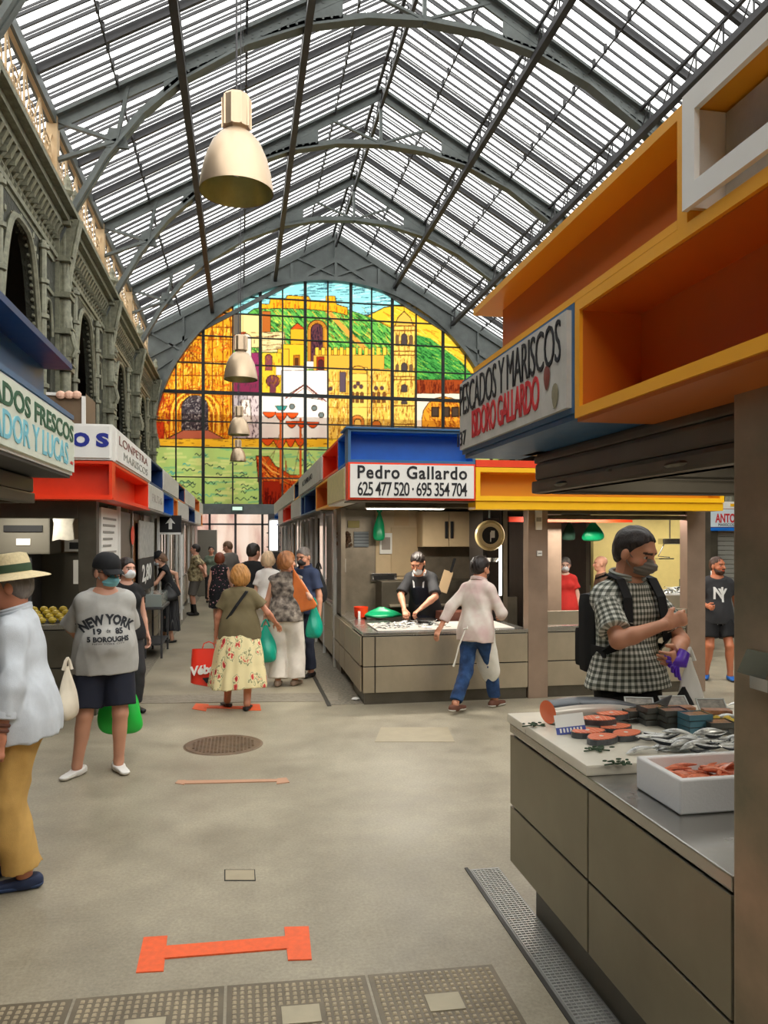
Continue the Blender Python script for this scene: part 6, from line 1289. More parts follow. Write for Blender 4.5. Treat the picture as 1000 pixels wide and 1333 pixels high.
        for e_ in eyes:
            dd = np.linalg.norm(V-e_, axis=1); m = dd < .0142; C[m] = np.array([.75, .73, .70]); g_ = V-e_; m2 = m & (g_ @ hf > .0098); C[m2] = np.array([.04, .025, .015])
        return C
    body = mk_mesh(name, parts, skin_mat(), None, colour); tag(body, label, 'person'); body.location = (x, y, 0); body.rotation_euler = (0, 0, rz); body.scale = (s, s, s)
    K = dict(P0=P0, U=U_, F=F_, S=S_, nb=nb, chest=chest, waist=waist, sh=sh, el=el, wr=wrs, hip=hip, kn=kn, an=an, hc=hc, HP=HP, ML=ML, hf=hf, hu=hu, hs=hs, body=body, s=s, T=T, q=q, w=w)
    def around(V):   # pattern coordinates wrapped round the torso and the sleeves
        L = V-P0; a = np.arctan2(L @ S_, L @ F_); out = np.stack([a*.17, L @ U_, L @ F_*.0], 1)
        for i in (0, 1):
            aa, ee = sh[i], el[i]; d = nrm(ee-aa); r = (V-aa); t = r @ d; side_ = (L @ S_)*(-1, 1)[i]; rad = np.linalg.norm(r-np.outer(t, d), axis=1); m = (t > .06) & (rad < .11) & (side_ > .16)
            x1 = nrm(np.cross(d, F_)); y1 = np.cross(d, x1); an_ = np.arctan2(r @ x1, r @ y1); out[m] = np.stack([an_*.06+.3, t, t*0], 1)[m]
        return out
    # ---------- clothes
    if top:
        g = top.get('g', .016); t = top.get('sleeve', .55); hem = top.get('hem', -.06); loose = top.get('loose', .02); hemw = top.get('hemw', .0)
        pr = torso(g, loose); hr = max((.150 if fem else .146)*w+g+loose*.8, .088*w**.5+.094*w**.35+.014+.014)+hemw; pr.append((cap(P0+U_*.09, P0+U_*.0, .138*w+g+loose, hr, F_, .74), .05)); pr.append((cap(P0, P0+U_*(hem-.06), hr, hr+.004, F_, .76), .05))
        cuts = [(P0+U_*hem, -U_)]; nz = top.get('neck', .024 if top.get('collar') else .012)
        f = union(pr, .045); f = cut(f, *cuts)
        f = cut(f, (nb+U_*nz, U_*.93+F_*.36))
        if t > 0:
            sl = []
            for i in (0, 1):
                tt = t if not hasattr(t, '__len__') else t[i]; a, e, wv = sh[i], el[i], wrs[i]; a_in = a-S_*(-1, 1)[i]*.03; sg_ = top.get('sg', .014)
                if tt <= 1: end = a+(e-a)*tt; dirn = nrm(e-a); fa = cut(union([cap(a_in, end, .050*ad*w**.3+sg_*.6, .054*ad*w**.2+sg_+.008)], .03), (end, dirn))
                else:
                    end = e+(wv-e)*(tt-1); dirn = nrm(wv-e); fa = cut(union([cap(a_in, e, .050*ad*w**.3+sg_*.7, .046*ad*w**.2+sg_), (cap(e, end, .046*ad*w**.2+sg_, .034+sg_+.006), .02)], .03), (end, dirn))
                sl.append(fa)
            f0 = f
            def f(P, f0=f0, sl=sl):
                d = f0(P)
                for g_ in sl: d = smin(d, g_(P), .03)
                return d
            f.lo = np.minimum(f0.lo, np.min([a.lo for a in sl], 0)); f.hi = np.maximum(f0.hi, np.max([a.hi for a in sl], 0))
        f = wrinkle(f, top.get('wr', .006), top.get('freq', 20), top.get('seed', 1))
        o = mk_mesh(top.get('name', 'shirt'), [nets(f, .0095*q)], top['m'], body, pat=around); K['top'] = o
        if top.get('collar'):
            b = MB(); rr = .080; pts = []
            for a in np.linspace(-2.75, 2.75, 19): p = nb+U_*(.038+.018*math.cos(a))+S_*rr*math.sin(a)*1.08-F_*rr*math.cos(a)*.95*-1*-1; pts.append(tuple(p))
            b.tube(pts, [.005]+[.012]*17+[.005], 6); b.tube([(p_[0]*1.0, p_[1], p_[2]-.016) for p_ in pts], [.006]+[.015]*17+[.006], 6); b.build('collar', top['m'] if top['collar'] is True else top['collar'], body, smooth=True)
    if bottom:
        ty = bottom['type']; g = bottom.get('g', .014); wz = P0+U_*bottom.get('waist', .09)
        if ty in ('trousers', 'shorts'):
            t = bottom.get('t', 1.92 if ty == 'trousers' else .85); rads = bottom.get('r', (.094, .068, .062)); fs_ = []
            for i in (0, 1):
                fa = union(leg(i, g, min(t, 1.0) if t <= 1 else t, rads, cal=False), .02)
                end = hip[i]+(kn[i]-hip[i])*t if t <= 1 else kn[i]+(an[i]-kn[i])*(t-1); dirn = nrm(kn[i]-hip[i]) if t <= 1 else nrm(an[i]-kn[i]); 
                if t <= 1:
                    fa = union([cap(hip[i], hip[i]+(kn[i]-hip[i])*t, rads[0]*w**.35+g, (rads[0]*w**.35+g)*bottom.get('flare', .95))], .02)
                fs_.append(cut(fa, (end, dirn)))
            pel = cut(union([cap(P0-V3(0, 0, .02), P0+U_*.1, (.146 if fem else .138)*w+g*.7, .138*w+g*.6, F_, .72)]+([(ell(P0-F_*.03-V3(0, 0, .03), V3(.14*w, .12, .1)), .03)] if True else []), .03), (wz, U_))
            def f(P):
                d = smin(fs_[0](P), fs_[1](P), .012); return smin(d, pel(P), .04)
            f.lo = np.minimum(pel.lo, np.min([a.lo for a in fs_], 0)); f.hi = np.maximum(pel.hi, np.max([a.hi for a in fs_], 0))
            f = wrinkle(f, bottom.get('wr', .006), bottom.get('freq', 22), bottom.get('seed', 2), (1, 1, .8))
            nm = ty
        else:
            hz = bottom['hem']; r0 = bottom.get('r0', .15)*w; r1 = bottom.get('r1', .26)*w; fold = bottom.get('fold', 11); fa_ = bottom.get('amp', .012); cen = bottom.get('shift', (0, 0)); z_top = wz[2]
            def f(P):
                t = np.clip((z_top-P[:, 2])/(z_top-hz), 0, 1); cx = wz[0]*(1-t)+cen[0]*t; cy = wz[1]*(1-t)+cen[1]*t; x_, y_ = P[:, 0]-cx, (P[:, 1]-cy)/.82
                a = np.arctan2(x_, y_); r = r0+(r1-r0)*np.sin(t*PI/2)**1.0*(.55+.45*t)+(.02*np.sin(np.clip(t*5, 0, PI/1)))+fa_*t*np.sin(fold*a+2.5*np.sin(2*a)); d = (np.hypot(x_, y_)-r)*.8
                zl = hz+.012*np.sin(3*a); return np.maximum(np.maximum(d, P[:, 2]-z_top), zl-P[:, 2])
            f.lo = V3(min(-r1, cen[0]-r1)-.03, min(-r1, cen[1]-r1)-.03, hz-.02); f.hi = V3(max(r1, cen[0]+r1)+.03, max(r1, cen[1]+r1)+.03, z_top+.01); nm = 'skirt'
            f = wrinkle(f, .004, 24, 5)
        o = mk_mesh(bottom.get('name', nm), [nets(f, .010*q)], bottom['m'], body, pat=around); K['bottom'] = o
    if shoes:
        for i in (0, 1):
            a = an[i]; ang = R(toes[i]); fd = V3(-math.sin(ang), math.cos(ang), 0); pitch = foot_z[i]*2.2; fd2 = nrm(fd+V3(0, 0, -pitch)); gz = V3(0, 0, 1)
            heel = a-fd*.055+V3(0, 0, -.045); toe = a+fd2*.135+V3(0, 0, -.050); up_n = nrm(np.cross(np.cross(fd2, gz), fd2)); 
            if foot_z[i] == 0: toe[2] = .034; heel[2] = .04
            pr = [cap(heel, toe, .040, .037), (cap(a-V3(0, 0, .0)-fd*.012, a-V3(0, 0, .04), shoes.get('ank', .044), .046), .03)]
            zb = min(heel[2], toe[2]); bot = (heel-up_n*.034, -up_n) if foot_z[i] else (V3(0, 0, .004), V3(0, 0, -1.))
            f = cut(union(pr, .03), bot, (a+V3(0, 0, shoes.get('h', -.018)), V3(0, 0, 1)+fd*.15)) if shoes.get('h', -.018) < .1 else cut(union([cap(heel, toe, .040, .037), (cap(a+(kn[i]-a)*shoes['h'], a-V3(0, 0, .04), .056, .050), .03)], .03), bot, (a+(kn[i]-a)*shoes['h'], V3(0, 0, 1)))
            o = mk_mesh(shoes.get('name', 'shoe'), [nets(f, .008*q)], shoes['m'], body)
            if shoes.get('sole'):
                f2 = cut(union([cap(heel, toe, .044, .041)], .03), bot, (heel-up_n*.012, up_n)); mk_mesh('sole', [nets(f2, .008*q)], shoes['sole'], o)
    if hair:
        st = hair['style']; m = hair['m']; a_ = hair.get('cut', (.80, -.60, .020)); vol = hair.get('vol', 0)
        pr = [ell(HP(0, -.016, .038), V3(.083+vol, .099+vol, .089+vol), ML)]
        if st == 'short': pr.append((ell(HP(0, -.045, -.01), V3(.072, .065, .07), ML), .03))
        if st == 'bob': pr += [(ell(HP(0, -.035, -.02), V3(.105+vol, .09+vol, .115), ML), .04), (ell(HP(.07, .005, -.05), V3(.035, .05, .08), ML), .02), (ell(HP(-.07, .005, -.05), V3(.035, .05, .08), ML), .02)]
        if st == 'long': pr += [(cap(HP(0, -.05, .0), HP(0, -.075, -.2), .085, .06), .04)]
        if st == 'fringe': pr += [(ell(HP(0, -.045, -.01), V3(.074, .066, .075), ML), .03)]
        f = union(pr, .03); lim = hair.get('low', -.1)
        def fh(P, f=f):
            L = P-hc; Y = L @ hf; Z = L @ hu; d = f(P); X_ = L @ hs; n_ = .0016*np.sin(X_*210+Z*60+2*np.sin(Y*50))+.002*np.sin(X_*80+Y*60)*np.sin(Z*70)
            d = np.maximum(d, (Y*a_[0]+Z*a_[1]-a_[2])); return np.maximum(d, (lim-Z)) + n_
        fh.lo, fh.hi = f.lo-.004, f.hi+.004
        mk_mesh('hair', [nets(fh, .0055*q)], m, body)
        if hair.get('beard'):
            fb_ = union([ell(HP(0, .03, -.075), V3(.064, .062, .052), ML), (cap(HP(-.068, .0, -.03), HP(-.05, .03, -.07), .016, .02), .02), (cap(HP(.068, .0, -.03), HP(.05, .03, -.07), .016, .02), .02), (cap(HP(-.022, .088, -.044), HP(.022, .088, -.044), .007, .007), .01)], .02)
            def f3(P):
                L = P-hc; Y = L @ hf; Z = L @ hu; X_ = L @ hs; d = np.maximum(fb_(P), -(Y-.0)); d = np.maximum(d, Z+.036); mouth = np.hypot(X_/.028, (Z+.060)/.009)-1; return np.maximum(d, np.where(Y > .06, -mouth*.01, -1))+.0015*np.sin(X_*300)*np.sin(Z*240)
            f3.lo, f3.hi = fb_.lo, fb_.hi; mk_mesh('beard', [nets(f3, .0055*q)], m, body)
    if extra: extra(K)
    me = body.data; n0, n1 = len(parts[0][0]), len(parts[1][0]); c_ = Vector([float(v) for v in hc])
    for i in range(n0, n0+n1): v = me.vertices[i]; v.co = c_+(v.co-c_)*hk
    for ch in body.children:
        if ch.name.split('.')[0] in ('hair', 'beard', 'face_mask', 'ear_loop', 'glasses', 'cap', 'cap_peak', 'straw_hat', 'hat_band', 'mask_valve'):
            ch.data.transform(Matrix.Translation(c_) @ Matrix.Scale(hk, 4) @ Matrix.Translation(-c_))
    return K
def face_mask(K, m, low=0, strap=True, valve=None):
    HP, ML = K['HP'], K['ML']; f = union([ell(HP(0, .038, -.048+low), V3(.062, .068, .056), ML), (cap(HP(0, .085, -.015+low), HP(0, .108, -.035+low), .016, .02), .03)], .03); hc, hf, hu, hs = K['hc'], K['hf'], K['hu'], K['hs']
    def g(P): L = P-hc; Y = L @ hf; Z = L @ hu; return np.maximum(np.maximum(f(P), .042-Y), Z-(.0+low))+.0015*np.sin(Z*330)
    g.lo, g.hi = f.lo, f.hi; o = mk_mesh('face_mask', [nets(g, .0055*K['q'])], m, K['body'])
    if strap:
        b = MB()
        for i in (-1, 1): b.tube([tuple(HP(i*.058, .05, -.03+low)), tuple(HP(i*.078, .02, -.005+low*.4)), tuple(HP(i*.084, -.01, .02))], .0025, 5); b.tube([tuple(HP(i*.055, .04, -.075+low)), tuple(HP(i*.074, .01, -.045+low*.4)), tuple(HP(i*.084, -.015, -.01))], .0025, 5)
        b.build('ear_loop', m, o)
    return o
def wpt(K, p):  # local figure point to world
    b = K['body']; return Matrix.LocRotScale(b.location, b.rotation_euler, b.scale) @ Vector([float(v) for v in p])
def facing(dx, dy): return math.atan2(-dx, dy)
def project_text(K, o, s, m, centre, w, h, arc=0, bold=.0, name='print', space=1, off=.004):
    """lettering wrapped onto the front of a garment; centre = (side, up from pelvis)"""
    me = text_mesh(s, bold, space, 0, 2); bm = bmesh.new(); bm.from_mesh(me); bmesh.ops.triangulate(bm, faces=bm.faces); 
    co = np.array([v.co[:] for v in bm.verts]); lo, hi = co.min(0), co.max(0); c = (lo+hi)/2; sx = w/(hi[0]-lo[0])
    bmesh.ops.subdivide_edges(bm, edges=[e for e in bm.edges if e.calc_length()*sx > .015], cuts=2); bmesh.ops.triangulate(bm, faces=bm.faces)
    bvh = BVHTree.FromObject(o, bpy.context.evaluated_depsgraph_get()); P0, U, F, Sd = K['P0'], K['U'], K['F'], K['S']
    for v in bm.verts:
        a = (v.co.x-c[0])/(hi[0]-lo[0])*w; b_ = (v.co.y-c[1])/(hi[1]-lo[1])*h
        if arc: th = a/arc; rr = arc+b_; a, b_ = rr*math.sin(th), rr*math.cos(th)-arc
        p = P0-Sd*(centre[0]+a)+U*(centre[1]+b_)+F*.6
        hit = bvh.ray_cast(Vector([float(t) for t in p]), Vector([float(-t) for t in F]), 1.2)
        q_ = hit[0] if hit[0] is not None else Vector([float(t) for t in (p-F*.45)])
        v.co = q_+Vector([float(t) for t in F])*off
    m2 = bpy.data.meshes.new(name); bm.to_mesh(m2); bm.free(); m2.materials.append(m); ob = bpy.data.objects.new(name, m2); COL.objects.link(ob); ob.parent = o; return ob
# ------------------------------------------------------------ cloth materials
def cloth(n, c, var=.06, rough=.85, **k): return mat(n, c, rough, var=var, scale=14, bump=.15, bscale=220, **k)
c_linen = cloth('pale_linen', (206, 212, 218)); c_grey = cloth('heather_grey', (176, 174, 168), .05); c_navy = cloth('dark_navy_cloth', (20, 24, 40)); c_black = cloth('black_cloth', (18, 18, 20)); c_khaki = cloth('olive_cloth', (112, 100, 70)); c_cream = cloth('white_trouser_cloth', (226, 218, 206)); c_chino = cloth('mustard_chino', (206, 164, 92)); c_denim = ramp_mat('blue_denim', 'ShaderNodeTexNoise', [(.3, (22, 40, 70)), (.55, (40, 72, 118)), (.75, (76, 110, 150))], scale=9, rough=.9, detail=6); c_polo = cloth('slate_blue_polo', (44, 56, 84)); c_grey2 = cloth('dull_grey_cloth', (104, 98, 92)); c_char = cloth('charcoal_cloth', (46, 46, 48)); c_wshirt = cloth('white_cloth', (226, 222, 216)); c_pale = ramp_mat('stained_white_shirt', 'ShaderNodeTexNoise', [(.35, (206, 176, 170)), (.6, (220, 208, 196)), (.75, (230, 224, 214))], scale=5, rough=.85)
c_red = cloth('red_cloth', (206, 48, 42)); c_wapron = cloth('white_apron_cloth', (232, 228, 216))
def gingham():
    m = bpy.data.materials.new('grey_check_cloth'); m.use_nodes = True; nt = m.node_tree; N = nt.nodes; L = nt.links; b = N['Principled BSDF']; b.inputs['Roughness'].default_value = .85
    a = N.new('ShaderNodeAttribute'); a.attribute_name = 'pat'; sp = N.new('ShaderNodeSeparateXYZ'); L.new(a.outputs['Vector'], sp.inputs[0]); outs = []
    for i in (0, 1):
        m1 = N.new('ShaderNodeMath'); m1.operation = 'MULTIPLY'; m1.inputs[1].default_value = 1/.030; L.new(sp.outputs[i], m1.inputs[0]); m2 = N.new('ShaderNodeMath'); m2.operation = 'FRACT'; L.new(m1.outputs[0], m2.inputs[0])
        m3 = N.new('ShaderNodeMath'); m3.operation = 'GREATER_THAN'; m3.inputs[1].default_value = .5; L.new(m2.outputs[0], m3.inputs[0]); outs.append(m3)
    s = N.new('ShaderNodeMath'); s.operation = 'ADD'; L.new(outs[0].outputs[0], s.inputs[0]); L.new(outs[1].outputs[0], s.inputs[1]); d = N.new('ShaderNodeMath'); d.operation = 'DIVIDE'; d.inputs[1].default_value = 2; L.new(s.outputs[0], d.inputs[0])
    r = N.new('ShaderNodeValToRGB'); e = r.color_ramp.elements; e[0].color = (*lin((216, 216, 206)), 1); e[1].color = (*lin((66, 70, 62)), 1); x = e.new(.5); x.color = (*lin((140, 142, 130)), 1); L.new(d.outputs[0], r.inputs[0]); L.new(r.outputs[0], b.inputs['Base Color']); return m
c_check = gingham()
c_floral = ramp_mat('floral_skirt_cloth', 'ShaderNodeTexVoronoi', [(0, (128, 22, 40)), (.50, (196, 50, 56)), (.62, (226, 110, 90)), (.67, (240, 226, 176)), (.76, (240, 226, 176)), (.81, (92, 100, 58)), (.87, (238, 226, 176)), (1, (238, 222, 170))], scale=9.5, rough=.9, stretch=(1, 1, .6))
c_dots = ramp_mat('confetti_dress_cloth', 'ShaderNodeTexVoronoi', [(0, (240, 232, 228)), (.50, (236, 150, 160)), (.62, (20, 18, 24)), (1, (16, 16, 20))], scale=17, rough=.85, interp='CONSTANT')
c_tank = ramp_mat('mottled_grey_top', 'ShaderNodeTexNoise', [(.35, (60, 54, 50)), (.55, (132, 122, 112)), (.7, (176, 166, 152))], scale=16, rough=.85, detail=5)
c_camo = ramp_mat('leafy_shirt_cloth', 'ShaderNodeTexNoise', [(.35, (84, 74, 54)), (.5, (150, 134, 96)), (.62, (192, 178, 140)), (.72, (92, 96, 62))], scale=12, rough=.85, detail=3)
c_stripe = ramp_mat('dark_pinstripe_cloth', 'ShaderNodeTexWave', [(0, (30, 30, 34)), (.8, (40, 40, 44)), (1, (96, 96, 96))], scale=20, rough=.85)
def hairm(n, c): return mat(n, c, .5, var=.35, scale=30, stretch=(1, 1, .25), bump=.4, bscale=160)
h_dark = hairm('dark_brown_hair', (36, 28, 24)); h_grey = hairm('grey_hair', (120, 112, 106)); h_blond = hairm('dark_blond_hair', (182, 128, 66)); h_red = hairm('auburn_hair', (122, 58, 32)); h_brown = hairm('chestnut_hair', (150, 96, 52)); h_white = hairm('white_hair', (206, 200, 190)); h_lb = hairm('light_brown_hair', (112, 82, 58)); h_beard = hairm('brown_beard', (70, 44, 30))
sh_white = mat('white_canvas', (232, 230, 224), .7); sh_sole = mat('rubber_sole', (214, 210, 200), .6); sh_navy = mat('navy_shoe', (30, 44, 76), .6); sh_black = mat('black_leather', (20, 18, 18), .45); sh_brown = mat('brown_suede', (104, 64, 48), .8); sh_blue = mat('royal_blue_trainer', (24, 96, 176), .6); sh_nude = mat('beige_shoe', (150, 128, 110), .6)
m_blue = mat('surgical_mask', (128, 196, 208), .7, bump=.2, bscale=90, stretch=(.2, .2, 3)); m_white = mat('white_mask', (228, 230, 232), .7); m_grey = mat('grey_mask', (124, 118, 110), .7); m_dark = mat('dark_mask', (40, 36, 36), .7)
straw = mat('straw', (222, 204, 160), .75, var=.1, scale=60, bump=.3, bscale=150); ribbon = mat('green_ribbon', (52, 74, 48), .8)
def hat_local(K, prof, m, name, up=.0, tilt=(0, 0, 0), n=36, sx=1.0, sy=1.16, back=-.012):
    M_ = Matrix((Vector(K['hs']), Vector(K['hf']), Vector(K['hu']))).transposed(); b = MB(); b.lathe(prof, tuple(K['HP'](0, back, up)), n, M=M_, sx=sx, sy=sy); return b.build(name, m, K['body'], smooth=True)
def strap_mesh(K, pts, m, wd=.035, name='strap', parent=None, off=.012):
    """flat band following points (local)"""
    b = MB(); P = [Vector([float(v) for v in p]) for p in pts]
    for p, q in zip(P[:-1], P[1:]): b.bar(p, q, wd, .008, up=tuple(K['F']))
    return b.build(name, m, parent or K['body'])
# ================= 1 straw hat man at the left edge
def x1(K):
    hat_local(K, [(.001, .155), (.05, .155), (.074, .148), (.082, .12), (.086, .075), (.088, .055), (.105, .05), (.14, .038), (.158, .028), (.162, .024), (.158, .022), (.13, .030), (.088, .045), (.086, .04)], straw, 'straw_hat', .012)
    h = K['body'].children[-1]; hat_local(K, [(.0885, .058), (.0875, .085), (.0845, .098), (.0835, .098)], ribbon, 'hat_band', .012)
    b = MB(); w_ = K['wr'][0]; d = nrm(K['el'][0]-w_)
    M_ = Vector([float(t) for t in d]).to_track_quat('Z', 'Y').to_matrix()
    b.lathe([(.034, 0), (.037, .008), (.034, .016)], tuple(w_+d*.03), 16, M=M_); b.lathe([(.035, .0), (.039, .01), (.035, .02)], tuple(w_+d*.055), 16, M=M_); b.build('bracelet', sh_brown, K['body'], smooth=True)
    b = MB(); b.lathe([(.05, 0), (.058, .006), (.060, .03), (.054, .065), (.05, .07)], tuple(K['el'][0]+(w_-K['el'][0])*.62), 18, M=M_); b.build('rolled_cuff', c_linen, K['body'], smooth=True)
k1 = person('man in cream straw hat with green band, pale shirt and mustard trousers', -1.165, 4.42, facing(-1, -.12), 1.74, skin=(196, 130, 100), w=1.22, belly=.02, lean=.05, head=(.0, .12, 0), feet=((-.1, -.03), (.12, .10)), toes=(4, -4),
       wr=((-.30, .06, .80), (.28, .10, .82)), eh=((-.4, -1, 0), (.4, -1, 0)), curl=(.6, .5), palm=[(1, .1, 0), None], top=dict(m=c_linen, sleeve=1.58, hem=-.10, g=.026, loose=.035, hemw=.03, wr=.011, collar=True, sg=.022, seed=3), bottom=dict(type='trousers', m=c_chino, g=.024, t=1.93, r=(.094, .074, .07), wr=.010),
       shoes=dict(m=sh_navy, sole=mat('blue_sole', (50, 70, 110), .6)), hair=dict(style='short', m=h_grey), extra=x1, q=.9)
bag('tote_bag', 'off white cloth tote bag with dark scrawl hanging behind the straw hat man', mat('calico', (214, 202, 180), .85, var=.06), (-.97, 4.62, 1.12), .12, .30, .22, 12, rz=.2)
# ================= 2 grey T-shirt man
def x2(K):
    hat_local(K, [(.001, .128), (.04, .124), (.07, .105), (.088, .07), (.094, .03), (.092, .018), (.088, .02)], c_black, 'cap', .012, sy=1.14)
    HP = K['HP']; b = MB(); vs = []; n = 13
    for i in range(n):
        a = (i/(n-1)-.5)*2.0; 
        for r_, z_ in ((.085, .040), (.175, .022-.02*abs(a))): vs.append(tuple(HP(math.sin(a)*(.088 if r_ < .1 else .084), -.012+math.cos(a)*r_*1.08+(0 if r_ < .1 else -.0), z_)))
    vs += [tuple(np.array(v)-np.array(K['hu'])*.004) for v in vs[:2*n]]
    fs = [(2*i, 2*i+1, 2*i+3, 2*i+2) for i in range(n-1)]+[(2*n+2*i, 2*n+2*i+2, 2*n+2*i+3, 2*n+2*i+1) for i in range(n-1)]+[(2*i+1, 2*n+2*i+1, 2*n+2*i+3, 2*i+3) for i in range(n-1)]
    b.add(vs, fs); b.build('cap_peak', c_black, K['body'], smooth=True); face_mask(K, m_blue)
    b = MB(); b.tube([tuple(HP(i*.03+.026*math.cos(a), .092, .0+.017*math.sin(a))) for i in (-1,) for a in np.linspace(0, 2*PI, 13)], .0025, 5); b.tube([tuple(HP(.03+.026*math.cos(a), .092, .0+.017*math.sin(a))) for a in np.linspace(0, 2*PI, 13)], .0025, 5); b.tube([tuple(HP(.055, .09, .006)), tuple(HP(.082, .0, .006))], .0025, 5); b.tube([tuple(HP(-.055, .09, .006)), tuple(HP(-.082, .0, .006))], .0025, 5); b.build('glasses', black, K['body'])
    o = K['top']; ink = mat('shirt_print', (40, 42, 46), .85)
    project_text(K, o, 'NEW YORK', ink, (0, .335), .43, .082, arc=.31, bold=.05); project_text(K, o, '19', ink, (-.08, .245), .06, .045, bold=.05); project_text(K, o, '85', ink, (.08, .245), .06, .045, bold=.05); project_text(K, o, 'de', ink, (0, .25), .03, .03); project_text(K, o, '5 BOROUGHS', ink, (0, .185), .31, .042, bold=.05); project_text(K, o, 'NEW YORK CITY', ink, (0, .152), .24, .012)
p2 = at_z(137, 1005)
k2 = person('man in grey printed T-shirt, black cap and pale blue mask, hands behind back', p2.x, p2.y, facing(.30, -1), 1.73, hk=1.14, skin=(206, 150, 122), w=1.22, belly=.055, head=(.42, .14, 0), feet=((-.10, .02), (.21, .0)), toes=(12, -48), wr=((-.07, -.21, .93), (.07, -.22, .97)), eh=((-1, -.35, 0), (1, -.35, 0)), palm=[(0, -1, 0), (0, -1, 0)], curl=(.8, .8),
       top=dict(m=c_grey, sleeve=.92, hem=-.10, g=.022, loose=.03, hemw=.015, wr=.007, seed=7, sg=.024), bottom=dict(type='shorts', m=c_navy, t=.86, g=.024, flare=1.0, waist=.02), shoes=dict(m=sh_white, sole=sh_sole, h=-.03), hair=dict(style='short', m=h_grey), extra=x2, q=.85)
bag('plastic_bag', 'bright green plastic bag hanging behind the legs of the grey T-shirt man', lime, (p2.x+.09, p2.y+.22, .74), .36, .50, .14, 21)
# ================= 3 masked woman behind him
p3 = at_d(167, 8.1)
k3 = person('dark haired woman in black top and white mask, mostly hidden by the grey T-shirt man', p3.x-.02, p3.y, facing(.7, -1), 1.66, skin=(212, 160, 136), fem=True, w=.95, head=(.1, 0, 0), top=dict(m=c_black, sleeve=0.3, hem=-.08), bottom=dict(type='trousers', m=c_char), shoes=dict(m=sh_black), hair=dict(style='long', m=h_dark), extra=lambda K: face_mask(K, m_white), q=1.5)
# ================= 4 woman in black leaning on counter
p4 = at_d(219, 13.6)
def x4(K): face_mask(K, m_white, strap=False); hat_local(K, [(.001, .125), (.05, .12), (.08, .095), (.09, .05), (.09, .02), (.085, .02)], c_black, 'cap', .012, n=20)
k4 = person('woman in black top and dark striped skirt leaning a hand on the stall counter', p4.x+.05, p4.y, facing(-1, -.25), 1.66, skin=(218, 166, 138), fem=True, w=1.0, lean=.28, head=(0, .5, 0), feet=((-.09, .0), (.09, .1)), wr=((-.2, .52, 1.02), (.20, -.16, 1.02)), eh=((-.4, 0, -1), (.4, -1, .2)), top=dict(m=c_black, sleeve=.12, hem=-.06), bottom=dict(type='skirt', m=c_stripe, hem=.22, r0=.15, r1=.2), shoes=dict(m=sh_black, h=-.05), hair=dict(style='long', m=h_lb), extra=x4, q=1.5)
bag('shoulder_bag', 'black leather shoulder bag on the hip of the woman leaning at the counter', sh_black, (p4.x+.02, p4.y-.26, 1.02), .34, .28, .14, 31, rz=.0)
# ================= 5 camouflage shirt man
p5 = at_z(255, 801)
k5 = person('man in leafy patterned shirt, grey shorts and black boots with hands clasped behind', p5.x, p5.y, facing(-1, .12), 1.72, skin=(206, 150, 124), w=1.12, belly=.03, feet=((-.07, .0), (.09, .08)), wr=((-.06, -.22, 1.0), (.06, -.22, 1.02)), eh=((-1, -.3, 0), (1, -.3, 0)), top=dict(m=c_camo, sleeve=.7, hem=-.06), bottom=dict(type='shorts', m=c_grey2, t=.95), shoes=dict(m=sh_black, h=.5, name='boot'), hair=dict(style='short', m=h_dark), q=1.6)
# ================= 6 confetti dress
p6 = at_z(282, 822)
k6 = person('auburn haired woman in sleeveless black dress with pink and white flecks, seen from behind', p6.x+.06, p6.y, facing(.1, 1), 1.58, skin=(214, 160, 134), fem=True, w=1.1, feet=((-.08, 0), (.08, .04)), wr=((-.25, .02, .82), (.3, .06, .82)), top=dict(m=c_dots, sleeve=0, hem=-.1, name='dress_top'), bottom=dict(type='skirt', m=c_dots, hem=.52, r0=.15, r1=.22, name='dress_skirt', amp=.004), shoes=dict(m=sh_nude), hair=dict(style='bob', m=h_red), q=1.5)
# ================= 7 grey man, 9 far seller
p7 = at_d(299, 17.6)
k7 = person('man in dull grey T-shirt looking down, between dress woman and end doors', p7.x, p7.y, facing(-.6, .7), 1.80, skin=(200, 144, 118), w=1.1, head=(.5, .35, 0), top=dict(m=c_grey2, sleeve=.6), bottom=dict(type='trousers', m=c_navy), shoes=dict(m=sh_black), hair=dict(style='short', m=h_lb), q=1.8)
p9 = at_d(275, 22)
k9 = person('small distant person in green top near the end doors', p9.x, p9.y, facing(.1, -1), 1.63, fem=True, top=dict(m=cloth('sage_cloth', (110, 124, 104)), sleeve=.5), bottom=dict(type='trousers', m=c_char), shoes=dict(m=sh_black), hair=dict(style='short', m=h_dark), q=2)
# ================= 8 black T-shirt man
p8 = at_d(329, 11.5)
k8 = person('man in black T-shirt with short hair, seen from behind over the floral skirt woman', p8.x, p8.y, facing(.25, 1), 1.79, skin=(206, 150, 124), w=1.12, head=(-.5, .1, 0), top=dict(m=c_black, sleeve=.6), bottom=dict(type='trousers', m=c_char), shoes=dict(m=sh_black), hair=dict(style='short', m=h_dark, low=-.07), q=1.3)
# ================= 10 white haired person
p10 = at_d(352, 11.2)
k10 = person('fair haired person in white shirt, half hidden behind woman with bobbed hair', p10.x-.03, p10.y, facing(.4, 1), 1.68, skin=(222, 176, 150), fem=True, w=1.0, top=dict(m=c_wshirt, sleeve=.6), bottom=dict(type='trousers', m=c_cream), shoes=dict(m=sh_nude), hair=dict(style='bob', m=hairm('pale_hair', (206, 176, 140)), vol=-.006), q=1.5)
